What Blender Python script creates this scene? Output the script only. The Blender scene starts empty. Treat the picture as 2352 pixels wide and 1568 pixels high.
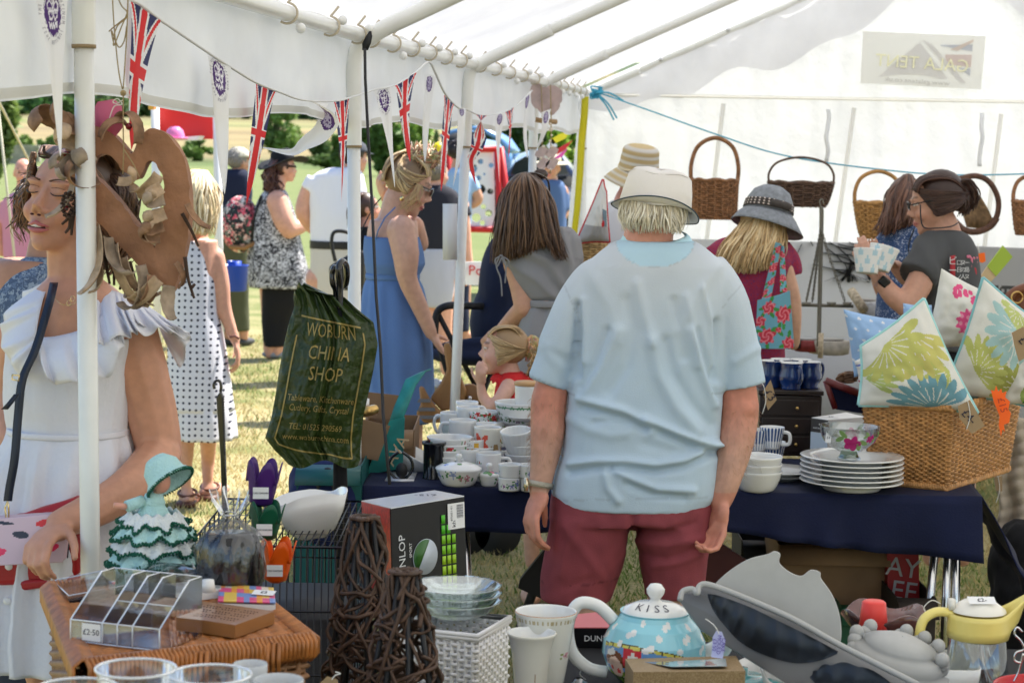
import bpy,bmesh,math,random
import numpy as np
from mathutils import Vector,Matrix,Euler,noise
random.seed(7)
R=math.radians
sc=bpy.context.scene
# camera, sky, sun, exposure
F=4800.0; CAMZ=1.75; PITCH=math.atan(443/4800.); ROLL=R(1.2)
CR=Matrix.Rotation(R(90)-PITCH,3,'X')@Matrix.Rotation(ROLL,3,'Z')
cd=bpy.data.cameras.new('camera'); cam=bpy.data.objects.new('camera',cd)
sc.collection.objects.link(cam); sc.camera=cam
cam.matrix_world=Matrix.Translation((0,0,CAMZ))@CR.to_4x4()
cd.sensor_width=36; cd.lens=36*F/2352; cd.clip_start=.05; cd.clip_end=5000
cd.dof.use_dof=True; cd.dof.focus_distance=5.1; cd.dof.aperture_fstop=9.5
SUN_EL=58; SUN_AZ=50
w=bpy.data.worlds.new('World'); sc.world=w; w.use_nodes=True
nt=w.node_tree; sky=nt.nodes.new('ShaderNodeTexSky'); sky.sky_type='NISHITA'; sky.sun_disc=False
sky.sun_elevation=R(SUN_EL); sky.sun_rotation=R(SUN_AZ); sky.dust_density=1.2
nt.links.new(sky.outputs[0],nt.nodes['Background'].inputs[0]); nt.nodes['Background'].inputs[1].default_value=.115
sl=bpy.data.lights.new('sun','SUN'); sl.energy=4.9; sl.angle=R(.5); sl.color=(1,.95,.87)
so=bpy.data.objects.new('sun',sl); sc.collection.objects.link(so)
sv=Vector((math.sin(R(SUN_AZ))*math.cos(R(SUN_EL)),math.cos(R(SUN_AZ))*math.cos(R(SUN_EL)),math.sin(R(SUN_EL))))
so.rotation_euler=sv.to_track_quat('Z','Y').to_euler()
sc.view_settings.view_transform='Standard'; sc.view_settings.look='None'
sc.view_settings.exposure=1.25; sc.view_settings.gamma=1
sc.cycles.max_bounces=12; sc.cycles.transparent_max_bounces=24; sc.cycles.transmission_bounces=8; sc.cycles.diffuse_bounces=6
def P(px,py,d):
 """point seen at (px, py) of a 2352x1568 frame at forward distance d"""
 v=CR@Vector(((px-1176)/F,-(py-784)/F,-1)); t=d/v.y
 return Vector((v.x*t,d,CAMZ+v.z*t))
def PZ(px,py,z):
 v=CR@Vector(((px-1176)/F,-(py-784)/F,-1)); t=(z-CAMZ)/v.z
 return Vector((v.x*t,v.y*t,z))
def S(px,d):return px*d/F
V=Vector
# materials
MATS={}
def mat(name,col=(.5,.5,.5),rough=.6,metal=0,bump=None,var=None,vcol=False,spec=.5,transl=0,trans=0,clear=0,sss=0,coat=0,dots=None,flor=None,ior=1.45,sheen=0,stretch=None,wave=None):
 if name in MATS:return MATS[name]
 m=bpy.data.materials.new(name); m.use_nodes=True; MATS[name]=m
 nt=m.node_tree; N=nt.nodes; L=nt.links.new
 b=N['Principled BSDF']; out=N['Material Output']
 b.inputs['Base Color'].default_value=(*col,1); b.inputs['Roughness'].default_value=rough
 b.inputs['Metallic'].default_value=metal; b.inputs['Specular IOR Level'].default_value=spec; b.inputs['IOR'].default_value=ior
 if trans:b.inputs['Transmission Weight'].default_value=trans
 if coat:b.inputs['Coat Weight'].default_value=coat; b.inputs['Coat Roughness'].default_value=.08
 if sheen:b.inputs['Sheen Weight'].default_value=sheen
 if sss:
  b.inputs['Subsurface Weight'].default_value=sss; b.inputs['Subsurface Radius'].default_value=(.012,.005,.003)
  b.inputs['Subsurface Scale'].default_value=1
 tc=N.new('ShaderNodeTexCoord'); vec=tc.outputs['Object']
 if stretch:
  mp=N.new('ShaderNodeMapping'); mp.inputs['Scale'].default_value=stretch; L(vec,mp.inputs[0]); vec=mp.outputs[0]
 cs=None
 if vcol:
  a=N.new('ShaderNodeVertexColor'); a.layer_name='Col'; cs=a.outputs[0]
 if dots:
  mp=N.new('ShaderNodeMapping'); mp.inputs['Rotation'].default_value=(R(90),0,0); L(tc.outputs['Object'],mp.inputs[0])
  vo=N.new('ShaderNodeTexVoronoi'); vo.voronoi_dimensions='2D'; vo.inputs['Scale'].default_value=dots[0]; vo.inputs['Randomness'].default_value=.12
  L(mp.outputs[0],vo.inputs['Vector']); r=N.new('ShaderNodeValToRGB'); r.color_ramp.interpolation='CONSTANT'
  r.color_ramp.elements[0].color=(*dots[2],1); r.color_ramp.elements[1].position=dots[1]; r.color_ramp.elements[1].color=(*col,1)
  L(vo.outputs['Distance'],r.inputs[0]); cs=r.outputs[0]
 if flor:
  no=N.new('ShaderNodeTexNoise'); no.inputs['Scale'].default_value=flor[0]*1.3; L(tc.outputs['Object'],no.inputs['Vector'])
  ad=N.new('ShaderNodeMixRGB'); ad.blend_type='LINEAR_LIGHT'; ad.inputs[0].default_value=flor[1]; L(tc.outputs['Object'],ad.inputs[1]); L(no.outputs['Color'],ad.inputs[2])
  vo=N.new('ShaderNodeTexVoronoi'); vo.inputs['Scale'].default_value=flor[0]; L(ad.outputs[0],vo.inputs['Vector'])
  sp=N.new('ShaderNodeSeparateColor'); L(vo.outputs['Color'],sp.inputs[0])
  r=N.new('ShaderNodeValToRGB'); r.color_ramp.interpolation='CONSTANT'
  for i,(p,c)in enumerate(flor[2]):
   e=r.color_ramp.elements[i]if i<2 else r.color_ramp.elements.new(p)
   e.position=p; e.color=(*c,1)
  L(sp.outputs[0],r.inputs[0]); cs=r.outputs[0]
 if var:
  no=N.new('ShaderNodeTexNoise'); no.inputs['Scale'].default_value=var[0]; no.inputs['Detail'].default_value=5; L(vec,no.inputs['Vector'])
  mr=N.new('ShaderNodeMapRange'); mr.inputs['From Min'].default_value=.3; mr.inputs['From Max'].default_value=.7
  mr.inputs['To Min'].default_value=1-var[1]; mr.inputs['To Max'].default_value=1+var[1]*.6; L(no.outputs[0],mr.inputs[0])
  mx=N.new('ShaderNodeVectorMath'); mx.operation='SCALE'
  if cs:L(cs,mx.inputs[0])
  else:mx.inputs[0].default_value=col
  L(mr.outputs[0],mx.inputs['Scale']); cs=mx.outputs[0]
 if cs:L(cs,b.inputs['Base Color'])
 nrm=None
 if bump:
  no=N.new('ShaderNodeTexNoise'); no.inputs['Scale'].default_value=bump[0]; no.inputs['Detail'].default_value=4; L(vec,no.inputs['Vector'])
  bp=N.new('ShaderNodeBump'); bp.inputs['Strength'].default_value=bump[1]; bp.inputs['Distance'].default_value=bump[2]if len(bump)>2 else .01
  L(no.outputs[0],bp.inputs['Height']); L(bp.outputs[0],b.inputs['Normal']); nrm=bp
 if wave:
  wv=N.new('ShaderNodeTexWave'); wv.inputs['Scale'].default_value=wave[0]; wv.bands_direction=wave[2]; wv.inputs['Distortion'].default_value=1
  L(vec,wv.inputs['Vector']); bp=N.new('ShaderNodeBump'); bp.inputs['Strength'].default_value=wave[1]; bp.inputs['Distance'].default_value=.004
  L(wv.outputs['Fac'],bp.inputs['Height'])
  if nrm:L(nrm.outputs[0],bp.inputs['Normal'])
  L(bp.outputs[0],b.inputs['Normal']); nrm=bp
 sh=b.outputs[0]
 if transl:
  t=N.new('ShaderNodeBsdfTranslucent'); t.inputs[0].default_value=(*col,1)
  if cs:L(cs,t.inputs[0])
  if nrm:L(nrm.outputs[0],t.inputs['Normal'])
  mx=N.new('ShaderNodeMixShader'); mx.inputs[0].default_value=transl; L(sh,mx.inputs[1]); L(t.outputs[0],mx.inputs[2]); sh=mx.outputs[0]
 if clear:
  t=N.new('ShaderNodeBsdfTransparent'); t.inputs[0].default_value=(*[min(1,c)for c in col],1)
  gl=N.new('ShaderNodeBsdfGlossy'); gl.inputs['Roughness'].default_value=rough; gl.inputs[0].default_value=(.95,.97,1,1)
  if nrm:L(nrm.outputs[0],gl.inputs['Normal'])
  lw=N.new('ShaderNodeLayerWeight'); lw.inputs[0].default_value=.3
  mr=N.new('ShaderNodeMapRange'); mr.inputs['To Min'].default_value=1-clear; mr.inputs['To Max'].default_value=.75; L(lw.outputs['Fresnel'],mr.inputs[0])
  mx=N.new('ShaderNodeMixShader'); L(mr.outputs[0],mx.inputs[0]); L(t.outputs[0],mx.inputs[1]); L(gl.outputs[0],mx.inputs[2]); sh=mx.outputs[0]
 L(sh,out.inputs[0])
 return m
 # mesh builder
def basis(d,up=V((0,0,1))):
 d=V(d).normalized()
 if abs(d.dot(up))>.97:up=V((0,1,0))
 a=d.cross(up).normalized(); return a,a.cross(d).normalized(),d
class MB:
 def __init__(s,M=None):s.v=[]; s.f=[]; s.m=[]; s.M=M; s.c=[]; s.cc=None; s.uv=[]
 def add(s,vs,fs,m=0,uv=None):
  o=len(s.v); M=s.M
  s.v+=[tuple(M@V(p))if M is not None else tuple(p)for p in vs]
  s.f+=[tuple(i+o for i in f)for f in fs]; s.m+=[m]*len(fs)
  s.c+=[s.cc or(1,1,1)]*len(vs); s.uv+=uv if uv else[(0,0)]*len(vs); return s
 def grid(s,rows,cu=False,m=0,cap=0,cv=False):
  n=len(rows[0]); vs=[p for r in rows for p in r]; fs=[]; k=len(rows)
  for j in range(k if cv else k-1):
   for i in range(n if cu else n-1):
    a=j*n+i; b=j*n+(i+1)%n; c=((j+1)%k)*n
    fs.append((a,b,c+(i+1)%n,c+i))
  if cap&1:fs.append(tuple(range(n))[::-1])
  if cap&2:fs.append(tuple(range((k-1)*n,k*n)))
  uv=[(i/max(1,n-1),j/max(1,k-1))for j in range(k)for i in range(n)]
  return s.add(vs,fs,m,uv)
 def tube(s,path,r,n=8,m=0,cap=3,flat=1,up=None,tw=0):
  path=[V(p)for p in path]; k=len(path); rows=[]
  if not hasattr(r,'__len__'):r=[r]*k
  a=None
  for i,p in enumerate(path):
   d=(path[min(i+1,k-1)]-path[max(i-1,0)])
   if d.length<1e-9:d=V((0,0,1))
   d.normalize()
   if a is None:a=basis(d,V(up)if up else V((0,0,1)))[0]
   else:a=(a-d*a.dot(d)); a=a.normalized()if a.length>1e-6 else basis(d)[0]
   b=a.cross(d)
   rows.append([p+(a*math.cos(t)+b*math.sin(t)*flat)*r[i]for t in[2*math.pi*q/n+tw*i for q in range(n)]])
  return s.grid(rows,True,m,cap)
 def lathe(s,prof,c=(0,0,0),n=28,m=0,cap=0,sx=1,sy=1,wob=None):
  c=V(c); rows=[]
  for j,(r,z)in enumerate(prof):
   row=[]
   for q in range(n):
    t=2*math.pi*q/n; k=wob(t,z,r)if wob else(1,0)
    row.append(c+V((math.cos(t)*r*sx*k[0],math.sin(t)*r*sy*k[0],z+k[1])))
   rows.append(row)
  return s.grid(rows,True,m,cap)
 def box(s,c,d,m=0,rot=None):
  c=V(c); x,y,z=d[0]/2,d[1]/2,d[2]/2
  vs=[V((i*x,j*y,k*z))for i in(-1,1)for j in(-1,1)for k in(-1,1)]
  if rot is not None:q=Euler(rot).to_matrix(); vs=[q@p for p in vs]
  return s.add([p+c for p in vs],[(0,1,3,2),(4,6,7,5),(0,4,5,1),(2,3,7,6),(0,2,6,4),(1,5,7,3)],m)
 def slab(s,pts,t,m=0):
  """closed prism: polygon pts (3D) thickened by vector t"""
  n=len(pts); pts=[V(p)for p in pts]; t=V(t)
  return s.add(pts+[p+t for p in pts],[tuple(range(n))[::-1],tuple(range(n,2*n))]+[(i,(i+1)%n,(i+1)%n+n,i+n)for i in range(n)],m)
 def ell(s,c,r,n=14,k=10,rot=None,m=0):
  c=V(c); r=(r,r,r)if not hasattr(r,'__len__')else r; vs=[]; q=rot if rot is not None else Matrix.Identity(3)
  rows=[]
  for j in range(k+1):
   t=math.pi*j/k*.998+.003
   rows.append([c+q@V((r[0]*math.sin(t)*math.cos(a),r[1]*math.sin(t)*math.sin(a),r[2]*math.cos(t)))for a in[-2*math.pi*i/n for i in range(n)]])
  return s.grid(rows,True,m,3)
 def card(s,c,a,b,m=0):c=V(c); a=V(a); b=V(b); return s.add([c-a-b,c+a-b,c+a+b,c-a+b],[(0,1,2,3)],m)
def link(o):sc.collection.objects.link(o); return o
def thing(name,label,cat,loc=(0,0,0),rz=0,group=None,rot=None):
 o=link(bpy.data.objects.new(name,None)); o.location=loc; o.rotation_euler=rot if rot is not None else(0,0,rz)
 o.empty_display_size=.05; o['label']=label; o['category']=cat
 if group:o['group']=group
 return o
def tag(o,label=None,cat=None,group=None,kind=None):
 if label:o['label']=label
 if cat:o['category']=cat
 if group:o['group']=group
 if kind:o['kind']=kind
 return o
def wmat(o):
 m=Matrix.LocRotScale(o.location,o.rotation_euler,o.scale)
 return wmat(o.parent)@m if o.parent else m
def part(name,mb,mats,parent=None,smooth=True,world=False,bevel=0,sub=0,solid=0,label=None,sharp=None,vcol=None,facecol=None,uv=False):
 me=bpy.data.meshes.new(name); vs=mb.v
 if world and parent is not None:
  iv=wmat(parent).inverted(); vs=[tuple(iv@V(p))for p in vs]
 org=V((0,0,0))
 if parent is None and vs:
  a=np.array(vs); org=V((float((a[:,0].min()+a[:,0].max())/2),float((a[:,1].min()+a[:,1].max())/2),float(a[:,2].min())))
  vs=[tuple(V(p)-org)for p in vs]
 me.from_pydata(vs,[],mb.f); me.update()
 for m in(mats if isinstance(mats,(list,tuple))else[mats]):me.materials.append(m)
 if any(mb.m):me.polygons.foreach_set('material_index',mb.m)
 if smooth:me.polygons.foreach_set('use_smooth',[True]*len(me.polygons))
 if vcol:
  ca=me.color_attributes.new('Col','FLOAT_COLOR','POINT'); ca.data.foreach_set('color',[x for c in mb.c for x in(*c,1)])
 if facecol:
  ca=me.color_attributes.new('Col','FLOAT_COLOR','CORNER'); d=[]
  facecol=list(facecol)+[facecol[-1]]*(len(me.polygons)-len(facecol))
  for p,c in zip(me.polygons,facecol):d+=[*c,1]*p.loop_total
  ca.data.foreach_set('color',d)
 me.validate()
 o=link(bpy.data.objects.new(name,me)); o.location=org
 if parent is not None:o.parent=parent
 if sharp:me.set_sharp_from_angle(angle=R(sharp))
 if solid:md=o.modifiers.new('s','SOLIDIFY'); md.thickness=solid; md.offset=0
 if bevel:md=o.modifiers.new('b','BEVEL'); md.width=bevel; md.segments=2; md.limit_method='ANGLE'; me.set_sharp_from_angle(angle=R(40))
 if sub:md=o.modifiers.new('u','SUBSURF'); md.levels=md.render_levels=sub
 if label:o['label']=label
 return o
def dup(root,loc,rz=None,label=None,group=None,scale=None):
 r=root.copy(); link(r); r.location=loc
 if rz is not None:r.rotation_euler=(root.rotation_euler[0],root.rotation_euler[1],rz)
 if scale:r.scale=(scale,)*3 if not hasattr(scale,'__len__')else scale
 if label:r['label']=label
 if group:r['group']=group
 for ch in list(root.children):
  c=ch.copy(); link(c); c.parent=r
  for g in list(ch.children):
   d=g.copy(); link(d); d.parent=c
 return r
def blob(name,mb,mats,parent=None,vox=.008,smooth=4,world=True,post=None,paint=None,push=None,label=None):
 """join closed shapes into one continuous surface (voxel union), then smooth it"""
 me=bpy.data.meshes.new('t'); me.from_pydata(mb.v,[],mb.f); me.update()
 o=link(bpy.data.objects.new('t',me))
 md=o.modifiers.new('r','REMESH'); md.mode='VOXEL'; md.voxel_size=vox
 if smooth:md=o.modifiers.new('s','SMOOTH'); md.iterations=smooth; md.factor=.5
 dg=bpy.context.evaluated_depsgraph_get(); dg.update()
 n=bpy.data.meshes.new_from_object(o.evaluated_get(dg)); bpy.data.objects.remove(o); bpy.data.meshes.remove(me)
 if push:
  nn=[v.normal.copy()for v in n.vertices]
  for v,q in zip(n.vertices,nn):v.co=push(v.co,q)
  n.update()
 if paint:
  ca=n.color_attributes.new('Col','FLOAT_COLOR','POINT')
  ca.data.foreach_set('color',[x for v in n.vertices for x in(*paint(v.co,v.normal),1)])
 if parent is not None and world:n.transform(wmat(parent).inverted())
 org=V((0,0,0))
 if parent is None:
  a=np.array([v.co[:]for v in n.vertices]); org=V((float(a[:,0].mean()),float(a[:,1].mean()),float(a[:,2].min()))); n.transform(Matrix.Translation(-org))
 n.materials.clear()
 for m in(mats if isinstance(mats,(list,tuple))else[mats]):n.materials.append(m)
 n.polygons.foreach_set('use_smooth',[True]*len(n.polygons)); n.name=name
 r=link(bpy.data.objects.new(name,n)); r.location=org
 if parent is not None:r.parent=parent
 if label:r['label']=label
 return r
def spl(pts,n=8):
 """Catmull-Rom through points"""
 pts=[V(p)for p in pts]; out=[]; k=len(pts)
 for i in range(k-1):
  a=pts[max(i-1,0)]; b=pts[i]; c=pts[i+1]; d=pts[min(i+2,k-1)]
  for j in range(n):
   t=j/n; out.append(.5*((2*b)+(c-a)*t+(2*a-5*b+4*c-d)*t*t+(3*b-a-3*c+d)*t**3))
 out.append(pts[-1]); return out
def lerp(a,b,t):return a+(b-a)*t
def interp(x,xs,ys):
 if x<=xs[0]:return ys[0]
 for i in range(len(xs)-1):
  if x<=xs[i+1]:return lerp(ys[i],ys[i+1],(x-xs[i])/(xs[i+1]-xs[i]))
 return ys[-1]
def nz(p,s=1,o=0):return noise.noise(V((p[0]*s+o,p[1]*s,p[2]*s)))
FONT={}
def text(s,size,m,parent,M,name='lettering',ext=.0006,fn=None,world=False,res=2,sx=1,align='CENTER',label=None):
 """writing as a thin mesh; M places its XY plane; fn bends it"""
 c=bpy.data.curves.new('t','FONT'); c.body=s; c.size=size; c.extrude=ext; c.resolution_u=res; c.align_x=align; c.align_y='CENTER'
 o=link(bpy.data.objects.new('t',c)); dg=bpy.context.evaluated_depsgraph_get(); dg.update()
 n=bpy.data.meshes.new_from_object(o.evaluated_get(dg)); bpy.data.objects.remove(o)
 n.transform(Matrix.Diagonal((sx,1,1,1)))
 if fn:
  for v in n.vertices:v.co=fn(v.co)
 n.transform(M)
 if world and parent is not None:n.transform(wmat(parent).inverted())
 n.materials.clear(); n.materials.append(m); n.name=name
 r=link(bpy.data.objects.new(name,n)); r.parent=parent
 if label:r['label']=label
 return r
def face(c,right,up,n=None):
 """matrix whose XY plane spans right/up at c"""
 right=V(right).normalized(); up=V(up); up=(up-right*up.dot(right)).normalized(); z=right.cross(up)
 m=Matrix((right,up,z)).transposed().to_4x4(); m.translation=V(c); return m
 # SETTING
def zt(d):return interp(d,[0,150,260,420,700,1100,1700,2600,3500],[0,0,1.8,4.6,9.5,24,60,110,130])
lawn_m=mat('lawn',rough=.95,vcol=False,col=(.2,.2,.09))
def lawn_nodes(m,stops,s1,s2):
 nt=m.node_tree; N=nt.nodes; L=nt.links.new; tc=N.new('ShaderNodeTexCoord')
 a=N.new('ShaderNodeTexNoise'); a.inputs['Scale'].default_value=s1; a.inputs['Detail'].default_value=8; a.inputs['Roughness'].default_value=.7; L(tc.outputs['Object'],a.inputs[0])
 r=N.new('ShaderNodeValToRGB'); L(a.outputs[0],r.inputs[0])
 for i,(p,c)in enumerate(stops):
  e=r.color_ramp.elements[i]if i<2 else r.color_ramp.elements.new(p)
  e.position=p; e.color=(*c,1)
 b=N.new('ShaderNodeTexNoise'); b.inputs['Scale'].default_value=s2; b.inputs['Detail'].default_value=6; L(tc.outputs['Object'],b.inputs[0])
 mr=N.new('ShaderNodeMapRange'); mr.inputs[1].default_value=.3; mr.inputs[2].default_value=.7; mr.inputs[3].default_value=.65; mr.inputs[4].default_value=1.25; L(b.outputs[0],mr.inputs[0])
 s=N.new('ShaderNodeVectorMath'); s.operation='SCALE'; L(r.outputs[0],s.inputs[0]); L(mr.outputs[0],s.inputs['Scale']); ge=N.new('ShaderNodeNewGeometry'); sy=N.new('ShaderNodeSeparateXYZ'); L(ge.outputs['Position'],sy.inputs[0]); m2=N.new('ShaderNodeMapRange'); m2.inputs[1].default_value=14; m2.inputs[2].default_value=34; m2.inputs[4].default_value=.85; L(sy.outputs[1],m2.inputs[0]); mg_=N.new('ShaderNodeMixRGB'); mg_.inputs[2].default_value=(.115,.155,.04,1); L(m2.outputs[0],mg_.inputs[0]); L(s.outputs[0],mg_.inputs[1]); L(mg_.outputs[0],N['Principled BSDF'].inputs['Base Color'])
 bp=N.new('ShaderNodeBump'); bp.inputs['Strength'].default_value=.6; bp.inputs['Distance'].default_value=.03; L(b.outputs[0],bp.inputs['Height']); L(bp.outputs[0],N['Principled BSDF'].inputs['Normal'])
lawn_nodes(lawn_m,[(.30,(.085,.13,.025)),(.44,(.19,.19,.06)),(.53,(.33,.28,.13)),(.68,(.42,.35,.18))],.9,45)
g=MB(); rows=[[(x,y,0)for x in np.linspace(-30-y*.5,30+y*.5,30)]for y in[-25,-5,0,5,10,15,20,30,45,70,100,150]]
g.grid(rows); tag(part('lawn',g,lawn_m,smooth=False),kind='structure')
far_m=mat('far_fields',vcol=True,rough=.95,var=(.02,.35),bump=(2,.5,.3))
g=MB(); ds=[149.9,152,160,172,175,190,215,219,250,262,300,304,340,380,420,424,480,560,640,720,900,1100,1200,1400,1500,1700,1750,2000,2100,2600,2700,3500]
tan=(.25,.19,.085); tan2=(.20,.17,.07); grn=(.12,.17,.04); dk=(.05,.08,.025)
for y in ds:
 c=interp(y,[150,170,175,215,222,300,306,415,424,640,900,1100,1400,1500,1700,2100,2600],[V(q)for q in(grn,grn,tan2,tan,tan2,tan,tan,tan,(.2,.2,.07),tan2,grn,tan,tan,dk,tan2,dk,dk)])
 if y==ds[0]:rows=[]; cols=[]
 rows.append([(x,y,zt(y)-.02+(nz((x,y,0),.003)*y*.0015 if y>300 else 0))for x in np.linspace(-120-y*.6,120+y*.6,60)]); cols+=[tuple(c)]*60
g.grid(rows); g.c=cols; tag(part('hills',g,far_m,vcol=True),kind='structure')
# grass blades where the photograph sees the turf between things
def blades(n,reg,h,seed,cols):
 rg=np.random.RandomState(seed); g=MB(); x0,x1,y0,y1=reg
 y=y0*(y1/y0)**rg.rand(n); x=(x0+(x1-x0)*rg.rand(n))*y/y1; a=rg.rand(n)*6.283; hh=h*(.4+rg.rand(n)); le=(rg.rand(n)-.5)*1.6*hh; lf=(rg.rand(n)-.5)*1.6*hh
 vs=[]; fs=[]; cs=[]
 for i in range(n):
  dx=math.cos(a[i])*.0022*(1+y[i]*.10); dy=math.sin(a[i])*.0022
  vs+=[(x[i]-dx,y[i]-dy,-.002),(x[i]+dx,y[i]+dy,-.002),(x[i]+le[i],y[i]+lf[i],hh[i])]; fs.append((3*i,3*i+1,3*i+2))
  q=nz((x[i]*.9,y[i]*.9,3)); c=cols[0]if rg.rand()<.22+q*1.1 else cols[1]; k=.7+.6*rg.rand(); cs+=[(c[0]*k,c[1]*k,c[2]*k)]*3
 g.v=vs; g.f=fs; g.m=[0]*n; g.c=cs; g.uv=[(0,0)]*len(vs); return g
bm_=mat('grass_blade',vcol=True,rough=.7,transl=.35)
tag(part('grass',blades(120000,(-5.2,5.0,4.6,19),.028,3,[(.12,.19,.035),(.46,.37,.17)]),bm_,smooth=False,vcol=True),kind='stuff')
# trees and bushes
leaf_ms=[mat('leaf_a',vcol=True,rough=.6,transl=.3)]
bark=mat('bark',(.13,.09,.06),rough=.9,bump=(8,.6,.05))
def crown(c,r,n,ls,seed,col,clumps=14,hollow=.35):
 rg=random.Random(seed); g=MB(); c=V(c); cl=[]
 for i in range(clumps):
  d=V((rg.gauss(0,1),rg.gauss(0,1),rg.gauss(0,.9))).normalized()*(hollow+(1-hollow)*rg.random()**.6)*.8
  cl.append((V((d.x*r[0],d.y*r[1],d.z*r[2])),(.22+.22*rg.random()),.65+.7*rg.random()))
 for i in range(n):
  cc,s,k=rg.choice(cl); d=V((rg.gauss(0,1),rg.gauss(0,1),rg.gauss(0,1))).normalized()*(rg.random()**.4)*s
  p=c+cc+V((d.x*r[0],d.y*r[1],d.z*r[2])); a=V((rg.gauss(0,1),rg.gauss(0,1),rg.gauss(0,.6))).normalized()*ls*(.5+rg.random()); b=a.cross(V((rg.gauss(0,1),rg.gauss(0,1),rg.gauss(0,1)))).normalized()*ls*(.35+.4*rg.random())
  q=1.75*k*(.75+.5*rg.random()); g.cc=(col[0]*q,col[1]*q,col[2]*q*.9); g.add([p-a,p-b,p+a,p+b],[(0,1,2,3)])
 return g
def tree(name,label,cat,px,ybase,ytop,d,wpx,n,col,ls=.28,group=None,trunk=True,seed=1,clumps=16,zc=.55,hz=.5,hollow=.35):
 b=P(px,ybase,d); tp=P(px,ytop,d); b.z=zt(d)if d>30 else 0; H=tp.z-b.z; r=S(wpx,d)/2
 t=thing(name,label,cat,b,0,group)
 part('crown',crown((0,0,H*zc),(r,r,H*hz),n,ls,seed,col,clumps,hollow),leaf_ms[0],t,smooth=False,vcol=True)
 if trunk:
  g=MB(); rg=random.Random(seed+50); g.tube([(0,0,-.3),(0.02*H,0,H*.25),(0,.01*H,H*.6)],[H*.035,H*.026,H*.012],8)
  for i in range(7):
   a=rg.random()*6.28; z0=H*(.15+.3*rg.random()); g.tube([(0,0,z0),(math.cos(a)*r*.35,math.sin(a)*r*.35,z0+H*.2),(math.cos(a)*r*.7,math.sin(a)*r*.7,z0+H*.32)],[H*.014,H*.01,H*.004],6)
  part('trunk',g,bark,t)
 return t
tree('broadleaf_tree','tall olive green tree at the left edge beyond the guy ropes','tree',-25,400,140,60,130,6000,(.085,.12,.03),.16,seed=2,zc=.5,hz=.55)
tree('young_tree','open young tree standing in the tan field under the bunting','tree',643,352,232,170,110,3200,(.11,.17,.045),.26,seed=3,hollow=.6,clumps=20)
tree('hawthorn_bush','small round bush alone in the tan field left of the second white pole','bush',733,362,316,165,52,1100,(.07,.11,.04),.25,'bushes in the fields',False,4)
tree('hawthorn_bush','wide low hedge bush behind the man in the white polo shirt','bush',760,398,352,150,130,2200,(.08,.13,.035),.25,'bushes in the fields',False,5,zc=.45)
tree('hawthorn_bush','low dark green bush behind the red display board','bush',452,352,315,165,82,1400,(.08,.13,.03),.22,'bushes in the fields',False,6,zc=.45)
tree('hawthorn_bush','bright bush behind the drystone wall','bush',62,332,300,150,50,900,(.11,.17,.04),.2,'bushes in the fields',False,7)
tree('hawthorn_bush','dark bush between the drystone wall and the bark heart','bush',108,345,305,150,56,1000,(.07,.12,.03),.2,'bushes in the fields',False,8)
tree('hawthorn_bush','half hidden bush at the far left edge behind the guy ropes','bush',12,330,303,155,40,700,(.11,.18,.03),.2,'bushes in the fields',False,9)
tree('hawthorn_bush','tiny round bush in the middle of the tan field','bush',1002,312,302,230,11,160,(.06,.1,.04),.3,'bushes in the fields',False,10)
tree('broadleaf_tree','dense dark tree just right of the second white pole','tree',872,400,255,120,120,4200,(.06,.11,.025),.25,seed=11,zc=.5,hz=.52)
tree('broadleaf_tree','yellow green tree behind the woman in the blue sundress','tree',950,390,268,115,90,3000,(.12,.19,.035),.23,seed=12,zc=.5,hz=.52)
tree('broadleaf_tree','tree with feathery edge behind the left bunting end','tree',782,392,288,125,60,1500,(.07,.12,.03),.22,seed=13,zc=.5,hz=.5)
tree('broadleaf_tree','dark tree above the blue car','tree',1165,330,225,60,190,4200,(.035,.075,.02),.17,seed=14,zc=.6,hz=.5)
tree('broadleaf_tree','sunny yellow green tree between the last pole and the tent corner','tree',1290,420,262,45,110,4000,(.15,.23,.03),.11,seed=15,zc=.55,hz=.5)
tree('broadleaf_tree','dark tree seen beside the wind chime','tree',1232,420,250,55,70,2400,(.04,.08,.02),.14,seed=16,zc=.55,hz=.5)
def far_wood(label,spans,seed,col,ls):
 rg=random.Random(seed); g=MB()
 for(x0,x1,y,top,d,n)in spans:
  for i in range(n):
   px=lerp(x0,x1,(i+rg.random())/n); dd=d*(1+.08*rg.random()); p=P(px,y,dd); p.z=zt(dd); H=S(y-top,dd)*(.75+.5*rg.random()); r=H*.55
   h=crown(p+V((0,0,H*.5)),(r,r,H*.5),260,ls*dd/600,rg.random()*999,[q*(.8+.4*rg.random())for q in col],8); g.add(h.v,h.f); g.c[-len(h.v):]=h.c
 o=part('far_wood',g,leaf_ms[0],smooth=False,vcol=True); tag(o,label,'wood',kind='stuff')
far_wood('dense wood beyond the tan field',[(20,330,262,200,640,26),(330,720,262,212,660,26),(720,1100,262,235,660,16)],21,(.05,.09,.035),1.6)
far_wood('dark trees on the distant hilltop',[(40,620,196,170,1750,34),(130,160,200,182,1500,3)],22,(.05,.085,.055),1.3)
g=MB(); rg=random.Random(5)
A=P(-20,352,140); B=P(82,350,140); A.z=B.z=0
for r_ in range(8):
 x=A.x
 while x<B.x:
  wd=.35+.4*rg.random(); g.box((x+wd/2,A.y+.1*rg.random(),.1+r_*.16),(wd*.96,.5,.15)); x+=wd
part('wall_stones',g,mat('drystone',(.38,.35,.28),rough=.95,var=(3,.3)),t:=thing('drystone_wall','grey drystone wall at the far left beyond the green','wall',((A.x+B.x)/2,A.y,0)),world=True,smooth=False)
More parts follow.
